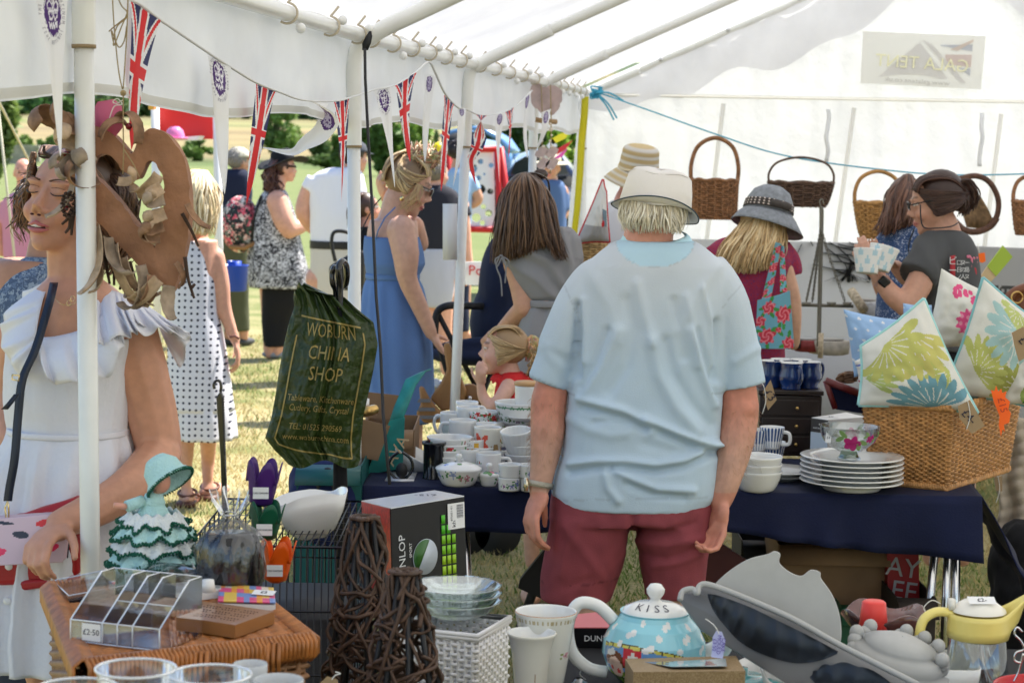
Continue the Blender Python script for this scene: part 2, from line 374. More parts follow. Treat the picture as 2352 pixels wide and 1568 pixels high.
# MARQUEE
EL=[P(222,-102,4.05),P(835,84,6.2),P(1090,147,8.2),P(1252,187,10.2),P(1350,213,12.2)]
TD=(EL[4]-EL[1]); TD.z=0; TD.normalize(); TN=V((TD.y,-TD.x,0))
EL=[EL[0]-TD*2.1]+EL
PITCHR=.455; HW=2.12
pvc=mat('tent_sheet',(.88,.88,.9),rough=.45,transl=.28,bump=(9,.5,.012),var=(3,.09),spec=.4)
pvc2=mat('tent_wall_sheet',(.88,.89,.9),rough=.5,transl=.24,bump=(5,.8,.03),var=(2,.06),spec=.3)
tubem=mat('white_enamel_tube',(.80,.80,.76),rough=.28,var=(14,.05),coat=.3,bump=(30,.05))
rustm=mat('tube_joint_rust',(.3,.22,.12),rough=.8)
bungm=mat('bungee_cord',(.55,.48,.36),rough=.7); ballm=mat('bungee_ball',(.85,.85,.83),rough=.4)
tent=thing('marquee','white party marquee with open side, pitched roof and white tube frame','tent',(EL[1].x,EL[1].y,0))
RP=V((0,0,1))
def roof_pt(s,u):
 i=min(4,int(s)); f=s-i; a=EL[i].lerp(EL[i+1],f); k=u if u<=1 else 2-u
 sag=-.045*math.sin(math.pi*f)*math.sin(math.pi*min(1,k))*(1+.4*nz((s,u,0),2))-.004*math.sin(f*math.pi*9)*(1-k)
 return a+TN*(HW*u-.02)+RP*(HW*PITCHR*k+.045+sag)
g=MB(); g.grid([[roof_pt(s,u)for u in np.linspace(-.012,2.012,60)]for s in np.linspace(0,5.0,110)])
part('roof_sheet',g,pvc,tent,world=True)
g=MB(); E0=EL[0]-TD*4.3; g.grid([[E0.lerp(EL[0],k)+TN*HW*u+RP*(HW*PITCHR*min(u,2-u)+.045)for u in(-.012,1,2.012)]for k in(0,.5,1)]); part('roof_sheet',g,pvc,tent,world=True,smooth=False)  # rear roof bays behind the camera, unseen, added to cut sky light from the front
for q in(0,2):g=MB(); g.grid([[E0.lerp(EL[0],k)+TN*HW*q+RP*(.05-.3*j)for k in(0,1)]for j in(0,1)]); part('valance',g,pvc,tent,world=True)  # valances of the added unseen rear bays, also holding back front sky light
def val_pt(s,k,side=0):
 i=min(4,int(s)); f=s-i; a=EL[i].lerp(EL[i+1],f); h=interp(s,[0,1,2,3,4,5],[.30,.275,.255,.245,.24,.235])
 h*=1+.05*math.sin(s*6.28*1.5+1)
 w_=.008*math.sin(s*31+k*2)*k+.018*nz((s*7,k*2,1))*k+.012*nz((s*22,k*3,2))
 if side:a=a+TN*HW*2
 return a+TN*((-.042-w_)if not side else .04)+RP*(.05-(h+.05)*k)
g=MB(); g.grid([[val_pt(s,k)for k in np.linspace(0,1,16)]for s in np.linspace(0,4.999,220)]); part('valance',g,pvc,tent,world=True,label='long side valance hanging behind the eave tube')
g=MB(); g.grid([[val_pt(s,k)+TN*.004 for k in np.linspace(.93,.985,3)]for s in np.linspace(0,4.999,220)]); part('valance_hem',g,mat('hem',(.72,.71,.66),transl=.35,rough=.6),tent,world=True)
g=MB(); g.grid([[val_pt(s,k,1)for k in np.linspace(0,1,5)]for s in np.linspace(0,4.999,60)]); part('valance',g,pvc,tent,world=True)
def tubing(name,path,r,label=None,mt=None,n=14):g=MB(); g.tube(path,r,n); return part(name,g,mt or tubem,tent,world=True,label=label)
RT=.021
tubing('eave_tube',[e for e in EL],RT); tubing('eave_tube',[e+TN*HW*2 for e in EL],RT); tubing('ridge_tube',[e+TN*HW+RP*HW*PITCHR for e in EL],RT)
feet=[None,(4.03,191.5,208,1310),(6.2,812,816,1180),(8.2,1076,1046,900),(10.2,1229,1222,420),(12.2,1342,1338,400)]
for i,e in enumerate(EL):
 a=e; b=e+TN*.10+RP*.045; c=e+TN*.30+RP*.30*PITCHR; rd=e+TN*HW+RP*HW*PITCHR
 tubing('rafter',spl([e+RP*-.01,e+TN*.05+RP*.02,b,c],5)+[rd],RT*.98); tubing('rafter',[rd,e+TN*HW*2],RT)
 g=MB(); g.tube(spl([e-RP*.015,e+TN*.05+RP*.018,e+TN*.12+RP*.052,e+TN*.30+RP*.30*PITCHR],6),RT*1.18,14); part('rafter_joint',g,tubem,tent,world=True)
 if feet[i]:
  d,xt,xb,yb=feet[i]; lo=P(xb,yb,d); hi=P(xt,160 if i>1 else 0,d); dr=(lo-hi); ft=lo+dr*(lo.z/-dr.z)
 else:hi=e-RP*.4; ft=V((e.x,e.y,0))
 dr=(hi-ft).normalized(); up=ft+dr*((e.z-.32-ft.z)/dr.z); knee=ft+dr*((e.z-.10-ft.z)/dr.z)
 if i==1:up=P(191.5+1,104,d)
 tubing('pole',[ft,up],RT*.93,'scuffed white upright' if i==1 else None)
 tubing('pole_sleeve',[up-dr*.004,up]+[knee]+spl([knee,e.lerp(knee,.45)+TN*-.008,e],5)[1:],RT*1.1)
 g=MB(); g.tube([up-dr*.006,up+dr*.001],RT*1.13,14); part('sleeve_rim',g,rustm,tent,world=True)
 ft2=V((e.x,e.y,0))+TN*HW*2; tubing('pole',[ft2,e+TN*HW*2],RT)
EL1=EL
for s0,n in((1.45,3),(2.0,6),(3.0,5),(4.02,6)):
 for k in range(n):
  s=(s0+(.55 if s0==1.45 else .94)*(k+.35)/n)if s0!=1.45 else(1.62,1.82,1.965)[k]
  i=min(4,int(s)); e=EL[i].lerp(EL[i+1],s-i); rg=random.Random(int(s*100)); r_=RT*1.25
  g=MB(); pts=[e+TN*(math.cos(t)*r_)+RP*(math.sin(t)*r_)+TD*(.006*math.sin(t*.5))for t in np.linspace(-2.2,1.6,14)]+[e+TN*.02+RP*.055+TD*.015]
  g.tube(pts,.0035,6); b=part('bungee',g,bungm,tent,world=True)
  g=MB(); bp_=e+TN*(r_*1.15)+RP*(-.036 if rg.random()<.4 else .018)+TD*.02; g.ell(bp_,.0125,10,8); part('ball',g,ballm,b,world=False)if False else None
  me=MB(); iv=wmat(tent).inverted(); me.ell(iv@bp_,.0135,10,8); part('bungee_ball',me,ballm,b)
G0=EL[5]+TD*.05
def PW(px,py,off=.05):
 v=CR@V(((px-1176)/F,-(py-784)/F,-1)); c=V((0,0,CAMZ)); return c+v*(((G0-TD*off)-c).dot(TD)/v.dot(TD))
def gw(u,z):return G0+TN*u+RP*(z-G0.z)
def fold(u,z):return .012*nz((u*5,0,z*1.2),1)+.006*nz((u*17,3,z*2),1)+.004*math.sin(u*38+nz((u,0,z),2)*3)
def gz(u):return G0.z+.04+PITCHR*(u if u<HW else 2*HW-u)
g=MB(); g.grid([[gw(u,lerp(0,gz(u),k))+TD*fold(u,k*3)for k in np.linspace(0,1,60)]for u in np.linspace(-.02,2*HW+.02,170)]); part('gable_wall',g,pvc2,tent,world=True)
g=MB(); cf=[P(1345,214,12.2),P(1360,214,12.15)]
g.grid([[G0.lerp(G0-TD*.18-TN*(.03+.12*(1-z/2.1)),q)*1+RP*(z-G0.z)+TN*.01*math.sin(q*9+z*2)for q in np.linspace(0,1,8)]for z in np.linspace(0,2.05,20)]); part('corner_flap',g,pvc2,tent,world=True)
g=MB(); g.grid([[gw(u,lerp(gz(u)-.03,gz(u)-(.33+.05*math.sin(u*5.2+1.2)+.03*math.sin(u*13))*min(1,.35+u*1.2 if u<HW else .35+(2*HW-u)*1.2),k))-TD*(.05+.012*math.sin(u*17+k*2))for k in np.linspace(0,1,10)]for u in np.linspace(0,2*HW,120)])
part('gable_valance',g,pvc,tent,world=True)
g=MB(); g.tube([gw(0,G0.z-.01)-TD*.045,gw(2*HW,G0.z-.01)-TD*.045],.010,8); part('gable_rail',g,mat('rail_cream',(.93,.92,.88),rough=.5,transl=.5),tent,world=True)
for px0,y0,px1,y1 in((1662,238,1622,560),(1962,248,1918,560),(2300,262,2262,560)):
 a=PW(px0,y0,.06); b=PW(px1,y1,.06); tubing('wall_pole',[a,b,b+(b-a)*.9],.013,mt=mat('rail_cream'))
strapm=mat('wall_strap',(.9,.9,.88),rough=.8,transl=.6)
for px in(1902,2255):
 a=PW(px,243+(px-1573)*.025,.07); g=MB(); g.grid([[a+V((x-.0*k,0,-k*.30))+V((.02*nz((px,k*3,0)),-.01-.01*math.sin(k*6+px),0))for x in(-.012,.012)]for k in np.linspace(0,1,12)]); part('wall_tie',g,pvc2,tent,world=True,solid=.003)
for k in(.42,.8,1.2,1.62):
 g=MB(); q=gw(k,gz(k)-.035)-TD*.07; g.ell(q,.014,8,6); part('toggle',g,mat('steel',(.6,.6,.6),metal=.8,rough=.3),tent,world=True)
g=MB(); g.grid([[EL[1].lerp(EL[5],q)+TN*(2*HW+.03)+RP*(z-2.08)+TN*.01*math.sin(q*60+z)for z in np.linspace(0,2.1,14)]for q in np.linspace(0,1,90)]); part('side_wall',g,pvc2,tent,world=True)
sg=[PW(1982,73),PW(2264,84),PW(2252,206),PW(1976,192)]
def sgp(u,v,o=0):a=sg[3].lerp(sg[2],u).lerp(sg[0].lerp(sg[1],u),v); return a-TD*(.03+o)
def sgpoly(name,pts,m_,o):g=MB(); g.slab([sgp(u,v,o)for u,v in pts],TD*-.001); return part(name,g,m_,signp,world=False)
iv=wmat(tent).inverted()
g=MB(); g.slab([iv@sgp(u,v)for u,v in((0,0),(1,0),(1,1),(0,1))],TD*-.001); signp=part('sign_panel',g,mat('sign_ghost',(.93,.93,.90),rough=.7,transl=.4),tent,smooth=False)
def ghost(pts,col,o):
 g=MB(); g.slab([iv@sgp(u,v,o)for u,v in pts],TD*-.0008); part('printed_shape',g,mat('ghost%s'%(col,),col,rough=.7,transl=.3),signp,smooth=False)
ghost([(.14,.13)]+[(u,.13+.09*math.sin((u-.14)/.58*math.pi))for u in np.linspace(.2,.66,8)]+[(.72,.17),(.47,.84)],(.855,.845,.82),.002)
for k in(0,.03,.06):ghost([(.49+k,.88-k),(.505+k,.88-k),(.845+k*.5,.1),(.83+k*.5,.1)],(.84,.83,.81),.0035)
ghost([(.64,.80),(.90,.83),(.90,.70),(.64,.78)],(.70,.72,.76),.003); ghost([(.72,.72),(.90,.93),(.90,.88),(.78,.70)],(.82,.73,.66),.0045)
ghost([(.68,.62),(.90,.64),(.90,.40),(.70,.44)],(.82,.72,.68),.003); ghost([(.80,.38),(.90,.38),(.90,.24)],(.70,.72,.76),.003)
gt=sgp(.5,.43,.007); rx=(sgp(0,.46)-sgp(1,.40)); text('GALA TENT',.098,mat('sign_yellow',(.89,.87,.60),rough=.7),signp,iv@face(gt,rx,(0,0,1)),ext=.0006,sx=1.0)
text('www.galatent.co.uk',.035,mat('sign_grey',(.62,.61,.58)),signp,iv@face(sgp(.47,.09,.007),rx,(0,0,1)),ext=.0005,sx=1.3)
g=MB(); g.grid([[P(x,y,11.9)for x in(xa,xb)]for y,xa,xb in((222,1336,1352),(260,1334,1351),(330,1327,1344),(400,1324,1340),(480,1318,1333),(640,1300,1314))])
tag(part('strap',g,mat('yellow_strap',(.78,.70,.03),rough=.6,transl=.3),solid=.002),'bright yellow webbing strap hanging down the tent corner','strap')
ln=mat('blue_cord',(.06,.38,.55),rough=.8)
lp=[P(1372,212,11.8),P(1500,257,11.5),P(1640,307,11.2),P(1800,357,11.0),P(2010,388,10.8),P(2200,402,10.6),P(2460,396,10.4)]
g=MB(); g.tube(spl(lp,8),.004,6)
for k in range(9):
 rg=random.Random(k); c=P(1370,213,11.8); g.tube(spl([c+V((rg.uniform(-.035,.035),rg.uniform(-.02,.02),rg.uniform(-.035,.035)))for _ in range(5)]),.005,5)
for q in([(1372,213),(1400,214),(1432,232)],[(1375,218),(1398,240),(1417,272)],[(1375,222),(1392,242),(1410,276)]):g.tube(spl([P(x,y,11.75)for x,y in q]),.005,5)
tag(part('cord',g,ln),'blue cord knotted at the tent corner and strung across the back wall','cord')
blk=mat('black_webbing',(.012,.012,.013),rough=.5); t=thing('elastic_strap','long thin black elastic strap hanging in front of the second white pole','strap',P(848,80,6.15))
g=MB(); g.grid([[P(x,y,6.1)for x in(a,b)]for y,a,b in((72,848,853),(84,840,855),(100,832,852),(116,832,845))]); part('loop',g,blk,t,world=True,solid=.003)
g=MB(); g.tube([P(x,y,6.08-.8*(y/1100))for x,y in((838,112),(839,180),(845,300),(855,480),(864,680),(874,800),(880,950),(895,1112))],.0042,6,flat=.5); part('strap',g,blk,t,world=True)
g=MB(); g.grid([[P(x,y,8.15+dx)for x,dx in((1017,0),(1032,-.01),(1050,.0))]for y in(468,530,597)])
tag(part('paper_notice',g,mat('paper',(.83,.83,.84),rough=.7,transl=.2),solid=.001),'blank side of a white paper notice fixed to the third tent pole','paper')
rope=mat('guy_rope',(.62,.58,.45),rough=.8)
for a,b,l in(((-20,200,14),(66,368,16),'slanting cream guy rope, upper one at the left edge'),((0,290,14),(30,560,14),'steep cream guy rope, lower one at the left edge')):
 g=MB(); p,q=P(*a),P(*b); g.tube([p+(p-q)*.6,q+(q-p)*.5],.009,6); tag(part('guy_rope',g,rope),l,'rope','guy ropes of the neighbouring tent')
 # FIGURE TOOLS
def proj(p):
 q=CR.transposed()@(V(p)-V((0,0,CAMZ))); return(1176+F*q.x/-q.z,784-F*q.y/-q.z)
def skin(name,c,lips=None):return mat('skin_'+name,c,rough=.48,vcol=True,sss=.12,spec=.45,bump=(90,.22,.002),var=(45,.09))
SK={'fair':(.66,.35,.245),'tan':(.50,.25,.15),'pink':(.66,.31,.22),'mid':(.56,.29,.18),'red':(.62,.25,.17)}
def hframe(c,az,pitch=0,roll=0):
 """head frame: x = person's right, y = face direction, z = up"""
 f=V((math.sin(R(az))*math.cos(R(pitch)),math.cos(R(az))*math.cos(R(pitch)),math.sin(R(pitch))))
 r=V((math.cos(R(az)),-math.sin(R(az)),0)); u=r.cross(f)
 m=Matrix((r,f,u)).transposed(); m=m@Matrix.Rotation(R(roll),3,'Y'); return m.to_4x4(),V(c)
def ellm(g,M,c,p,r,n=14,k=10):g.ell(c+M.to_3x3()@V(p),r,n,k,rot=M.to_3x3())
def head(g,c,az,pitch=0,roll=0,s=1,chub=1,noface=False):
 M,c=hframe(c,az,pitch,roll); q=lambda p,r,n=14,k=10:ellm(g,M,c,[x*s for x in p],[x*s for x in r],n,k)
 q((0,-.012,.028),(.074,.094,.086),20,14); q((0,.024,-.022),(.061*chub,.066,.078),18,12); q((0,.046,-.075),(.04*chub,.04,.034)); q((0,.070,-.094),(.021,.019,.018))
 for e in(-1,1):
  q((e*.077,-.004,-.012),(.009,.018,.03)); q((e*.034*chub,.058,-.03),(.026,.026,.026))
  if not noface:q((e*.031,.0765,.012),(.0155,.0115,.0105)); q((e*.0115,.093,-.031),(.0085,.010,.007)); q((e*.03,.079,.030),(.022,.012,.008))
 if not noface:
  g.tube([c+M.to_3x3()@(V(p)*s)for p in((0,.082,.020),(0,.093,.0),(0,.108,-.026))],[.0065*s,.0075*s,.0115*s],8)
  q((0,.088,-.056),(.022,.011,.0062)); q((0,.087,-.067),(.018,.0115,.0068)); q((0,.078,-.05),(.03,.012,.02))
 return M,c
def facepaint(M,c,s,sk,brow=(.16,.1,.06),lips=(.55,.16,.15),eyes='open',blush=.1,mouth='closed',stubble=None):
 Mi=M.to_3x3().transposed(); sk=V(sk)
 def f(co,n=None):
  p=Mi@(V(co)-c)/s; x,y,z=p; col=sk.copy(); ax=abs(x)
  if abs(z)>.16 or y<.03 or ax>.09:return tuple(col)
  if stubble and z<-.035 and y>.02:col=col.lerp(V(stubble),.5)
  b=math.exp(-((ax-.042)**2+(z+.035)**2)/.0006)*blush; col=col.lerp(V((sk[0]*1.05,sk[1]*.72,sk[2]*.72)),min(1,b*3))
  if mouth!='none' and(x/.0245)**2+((z+.0615)/.0125)**2<1 and y>.07:
   col=V(lips)
   if mouth=='open' and(x/.018)**2+((z+.0618)/.0055)**2<1:col=V((.82,.78,.72))if z>-.063 else V((.12,.02,.02))
   elif abs(z+.0615)<.0012:col=V(lips)*.35
  if eyes=='none':return tuple(col)
  if((ax-.031)/.022)**2+((z-.034-.004*(1-((ax-.031)/.02)**2))/.0048)**2<1 and y>.06:col=col.lerp(V(brow),.8)
  e=((ax-.031)/.0145)**2+((z-.012)/.0062)**2
  if y>.06:
   if eyes=='open' and e<1:col=V((.8,.78,.76))if((ax-.031)/.0062)**2+((z-.012)/.0062)**2>1 else V((.05,.035,.03))
   elif eyes=='shut':
    if e<2.2:col=col.lerp(V((sk[0]*.72,sk[1]*.62,sk[2]*.66)),.6)
    if ax<.050 and ax>.014 and abs(z-.005+.0035*(1-((ax-.031)/.017)**2))<.0026:col=V((.03,.02,.018))
   if 1<=e<1.5 and eyes=='open':col=col*.45
  if(ax-.0075)**2+(z+.0395)**2<.0045**2 and y>.085:col=sk*.25
  return tuple(col)
 return f
def limb(g,d,pts,n=12,caps=True):
 """tapered limb through (px, py, width_px, depth offset)"""
 C=[P(p[0],p[1],d+(p[3]if len(p)>3 else 0))for p in pts]; r=[S(p[2],d)/2 for p in pts]
 path=spl(C,5); rr=[interp(i/5,list(range(len(r))),r)for i in range(len(path))]
 g.tube(path,rr,n)
 if caps:
  for i in(0,-1):g.ell(C[i],r[i]*.98,10,8)
 return C
def ring(c,rx,ry,n=28,e=1.0,yaw=0,fold=None):
 out=[]
 for i in range(n):
  t=2*math.pi*i/n; x=math.copysign(abs(math.cos(t))**e,math.cos(t)); y=math.copysign(abs(math.sin(t))**e,math.sin(t)); k=1+(fold(t)if fold else 0)
  v=V((x*rx*k,y*ry*k,0)); out.append(c+(Matrix.Rotation(yaw,3,'Z')@v if yaw else v))
 return out
def loft(g,d,rows,n=28,e=.85,cap=3,sub=4,yaw=0,fold=None,m=0):
 """closed torso / skirt / trouser form from outline rows (x_left, x_right, y, half_depth[, depth offset])"""
 R_=[]; K=len(rows)
 cs=[P((r[0]+r[1])/2,r[2],d+(r[4]if len(r)>4 else 0))for r in rows]; rx=[S(r[1]-r[0],d)/2 for r in rows]; ry=[r[3]for r in rows]
 path=spl(cs,sub)
 for i,c in enumerate(path):
  u=i/sub; R_.append(ring(c,interp(u,range(K),rx),interp(u,range(K),ry),n,e,yaw,(lambda t,u=u:fold(t,u))if fold else None))
 g.grid(R_,True,m,cap); return R_
def hand(g,wr,dr,nrm,s=1,curl=(20,30,20),thumb=1,spread=.2,r=.0085,tcurl=20,tdir=None):
 """palm and five fingers; nrm = direction the fingers curl towards, thumb side = +/-1"""
 d=V(dr).normalized(); n=(V(nrm)-d*V(nrm).dot(d)).normalized(); w=d.cross(n)*thumb
 Mx=Matrix((w,d,n)).transposed(); wr=V(wr)
 g.ell(wr+d*.048*s,(.038*s,.052*s,.015*s),12,8,rot=Mx); g.ell(wr+d*.028*s+w*.022*s+n*.006*s,(.018*s,.03*s,.014*s),10,8,rot=Mx); g.tube([wr-d*.01*s,wr+d*.03*s],[.022*s,.024*s],10,flat=.7,up=n)
 for i,(o,L)in enumerate(((.029,.92),(.010,1.0),(-.009,.94),(-.027,.74))):
  p=wr+d*(.088-.004*abs(i-1))*s+w*o*s; a=0; pts=[wr+d*.06*s+w*o*.9*s,p]; dd=(d+w*o*spread*9).normalized()
  for k,(l,c)in enumerate(zip((.042,.027,.021),curl)):
   a+=R(c*(1+.12*(i-1.5))); p=p+(dd*math.cos(a)+n*math.sin(a))*l*L*s; pts.append(p)
  g.tube(pts,[r*s*1.05,r*s*1.08,r*s,r*s*.9,r*s*.72],8); g.ell(pts[-1],r*s*.74,8,6)
 td=V(tdir).normalized()if tdir is not None else(w*.75+d*.62+n*.35).normalized(); p=wr+d*.022*s+w*.026*s; pts=[p]; q=td
 for k,l in enumerate((.035,.030,.024)):
  p=p+q*l*s; pts.append(p); q=(q+(d*.6-w*.5+n*.3)*math.radians(tcurl)).normalized()
 g.tube(pts,[r*s*1.35,r*s*1.25,r*s*1.1,r*s*.85],8); g.ell(pts[-1],r*s*.88,8,6)
def foot(g,an,dr,s=1):
 dr=V(dr).normalized(); an=V(an); a=Matrix((V((dr.y,-dr.x,0)),dr,V((0,0,1)))).transposed()
 g.ell(an+dr*.05*s+V((0,0,-.045*s)),(.043*s,.115*s,.035*s),14,8,rot=a); g.ell(an+V((0,0,-.035*s)),(.034*s,.045*s,.045*s),10,8,rot=a)
def locks(g,guides,n,r=.004,seed=1,jit=.012,cols=None,wav=.006,wf=9,m=0,curl=0,k=5,cut=.15,sub=4,fl=.45):
 """hair locks between neighbouring guide curves (each a list of 3D points of equal length)"""
 rg=random.Random(seed); G=[spl(q,sub)for q in guides]
 for i in range(n):
  t=rg.random()*(len(G)-1)*.9999; a=int(t); f=t-a; ph=rg.random()*6.28; off=V((rg.gauss(0,jit),rg.gauss(0,jit),0)); L=1-rg.random()*cut; pts=[]; N=len(G[a])
  for j in range(N):
   u=j/(N-1)*L; q=u*(N-1); q0=int(min(q,N-2)); ff=q-q0
   p=G[a][q0].lerp(G[a][q0+1],ff).lerp(G[a+1][q0].lerp(G[a+1][q0+1],ff),f)
   p=p+off*min(1,.25+u*1.2)+V((math.sin(u*wf+ph),math.cos(u*wf*.9+ph*2),0))*wav*min(1,u*2)
   if curl:p=p+V((math.sin(u*38+ph),math.cos(u*38+ph),0))*curl*u
   pts.append(p)
  if cols:c=rg.choice(cols); kk=.75+.5*rg.random(); g.cc=tuple(x*kk for x in c)
  M_=len(pts); g.tube(pts,[r*(.7+.6*rg.random())*(1 if j<M_*.6 else 1-.85*(j-M_*.6)/(M_*.4))for j in range(M_)],k,cap=3,flat=fl)
def hairmat():return mat('hair',(.2,.12,.07),rough=.42,vcol=True,spec=.5)
def cap_hair(g,M,c,s,col,back=0,grow=1.06,n=260,L=.05,seed=1,top=.0,front=.05,low=-.05,wild=.25,r=.0035,flow=None):
 """short hair: shell over the skull and locks combed back/down"""
 rg=random.Random(seed); B=M.to_3x3(); g.cc=tuple(x*.7 for x in col)
 g.ell(c+B@V((0,-.022*s,.032*s)),(.078*s*grow,.093*s*grow,.088*s*grow),20,14,rot=B)
 for i in range(n):
  u=rg.uniform(-.35,1); a=rg.uniform(0,6.283); x=math.sqrt(max(0,1-u*u)); nn=V((x*math.cos(a),x*math.sin(a),u))
  if nn.y>front*6 and u<.45:continue
  p=V((nn.x*.077*grow,-.018+nn.y*.094*grow,.03+nn.z*.088*grow))*s; fl=V(flow)if flow else V((0,-.5,-.75)); t=(fl-nn*fl.dot(nn)).normalized()
  q=p+t*L*.5+nn*L*.12; e=p+t*L+nn*L*(.10-.12)+V((rg.gauss(0,1),rg.gauss(0,1),rg.gauss(0,1)))*L*wild
  kk=.7+.6*rg.random(); g.cc=tuple(z*kk for z in col); g.tube([c+B@p,c+B@q,c+B@e],[r,r*.9,r*.25],4,flat=.5)
def person(label,d,px,group=None):b=P(px,700,d); return thing('person',label,'person',(b.x,d,0),0,group)
def fabric(name,col=None,**k):
 if name in MATS:return MATS[name]
 k.setdefault('rough',.85); k.setdefault('bump',(260,.25,.002)); k.setdefault('sheen',.02); k.setdefault('spec',.25); return mat(name,col,**k)
def creases(L,sc_=1.0):
 """push function: L = [(polyline px, width px, height m)]; ridges (+) and valleys (-) pressed along the normal"""
 segs=[]
 for pl,wd,h in L:
  for a,b in zip(pl,pl[1:]):segs.append((a[0],a[1],b[0],b[1],wd,h,pl[0]==a,pl[-1]==b))
 def f(co,n):
  if n.y>.45:return co
  x,y=proj(co); best={}; s_=0
  for ax,ay,bx,by,wd,h,st,en in segs:
   if x<min(ax,bx)-wd*3 or x>max(ax,bx)+wd*3 or y<min(ay,by)-wd*3 or y>max(ay,by)+wd*3:continue
   dx,dy=bx-ax,by-ay; l2=dx*dx+dy*dy; t=((x-ax)*dx+(y-ay)*dy)/l2; tc=max(0,min(1,t)); qx,qy=x-ax-dx*tc,y-ay-dy*tc
   sd=(dx*qy-dy*qx)/math.sqrt(l2); r2=(qx*qx+qy*qy)/(wd*wd); v=h*math.exp(-r2)*(1 if sd>0 else 1)
   k=(wd,h)
   if abs(v)>abs(best.get(k,0)):best[k]=v
  for v in best.values():s_+=v
  return co+n*s_*sc_
 return f
def both(*fs):
 def f(co,n):
  q=co
  for h in fs:q=h(q,n)
  return q
 return f
def wrinkle(amp=.004,sx=9,sz=4,seed=0):return lambda co,n:co+n*(amp*nz((co.x*sx,co.y*sx,co.z*sz),1,seed)+amp*.4*nz((co.x*sx*3,co.y*sx*3,co.z*sz*2.5),1,seed+5))
# MAN IN THE PALE BLUE POLO (back view)
D=5.7; t=person('man seen from behind in pale blue polo shirt, red shorts and white bucket hat',D,1450)
g=MB(); M,hc=head(g,P(1502,484,D-.01),12,-20,-6,.95,noface=True)
limb(g,D,[(1496,505,110),(1485,570,118)]); loft(g,D,[(1420,1570,560,.06),(1370,1620,630,.09),(1365,1620,800,.10),(1340,1620,1080,.11),(1310,1600,1160,.11)])
aA=limb(g,D,[(1350,690,70),(1292,800,66),(1262,915,84),(1258,990,82,-.02),(1248,1070,62,-.04),(1238,1125,48,-.05)])
aB=limb(g,D,[(1640,680,70),(1685,800,68),(1698,930,92),(1690,1010,88,-.02),(1672,1090,70,-.05),(1655,1150,54,-.06)])
g.ell(P(1712,938,D-.025),.034,10,8)
hand(g,aA[-1],P(1218,1200,D-.08)-aA[-1],V((.85,.5,0)),1.08,(28,42,30),1,.1,tdir=V((.2,.6,-1)))
hand(g,aB[-1],P(1643,1230,D-.08)-aB[-1],V((-.75,-.55,0)),1.1,(30,55,40),-1,.1,tdir=V((-.55,.1,-.85)))
for x0,x1,x2 in((1345,1338,1336),(1545,1540,1545)):
 L=limb(g,D,[(x0,1180,150),(x1,1390,104),(x2,1500,110),(x2,1660,70),(x2,1750,62)]); foot(g,V((L[-1].x,L[-1].y,.08)),(0,1,0),1.05)
skp=facepaint(M,hc,1,SK['pink'])
def mp(co,n):
 x,y=proj(co); k=nz(co,22)*.12+nz(co,90)*.06
 c=V(SK['red']).lerp(V((.60,.34,.25)),max(0,min(1,(y-930)/120)))if y>880 else V(SK['pink'])
 if y>1130:c=V((.62,.27,.19))
 if y>1380:c=V((.60,.38,.30))
 return tuple(c*(1+k))
body=blob('body',g,skin('man',SK['pink']),t,.0052,3,paint=mp)
g=MB(); rg=random.Random(3)
for arm,wd in((aA,40),(aB,44)):
 for i in range(420):
  a=rg.uniform(2.2,4.8); i0=rg.choice([2,2,3,3]); f=rg.random(); c=arm[i0].lerp(arm[i0+1],f); an=rg.uniform(0,6.28); r_=S(interp(i0+f,[2,3,4,5],[84,82,62,48]),D)/2*1.03
  n_=V((math.cos(an),math.sin(an),0)); p=c+n_*r_; g.tube([p,p+n_*.006+V((rg.gauss(0,.002),0,-.006)),p+n_*.009+V((rg.gauss(0,.004),0,-.014))],[.0004,.0003,.0001],3)
part('arm_hair',g,mat('arm_hair',(.42,.24,.13),rough=.5),t,world=True)
g=MB(); loft(g,D,[(1425,1592,552,.08),(1385,1628,575,.105),(1345,1665,610,.12),(1325,1672,650,.128),(1318,1672,720,.135),(1310,1664,850,.145),(1300,1658,950,.15),(1292,1654,1030,.15),(1272,1654,1090,.152),(1262,1650,1130,.15),(1272,1625,1160,.148)],n=40,e=.8)
for q in([(1395,640,118),(1366,662,124),(1330,715,124),(1290,800,112),(1259,880,96)],[(1615,632,118),(1636,655,122),(1664,710,122),(1688,800,112),(1704,886,110)]):
 C=[P(x,y,D)for x,y,w_ in q]; pa=spl(C,6); g.tube(pa,[interp(i/6,range(4),[S(w_,D)/2 for x,y,w_ in q])for i in range(len(pa))],20)
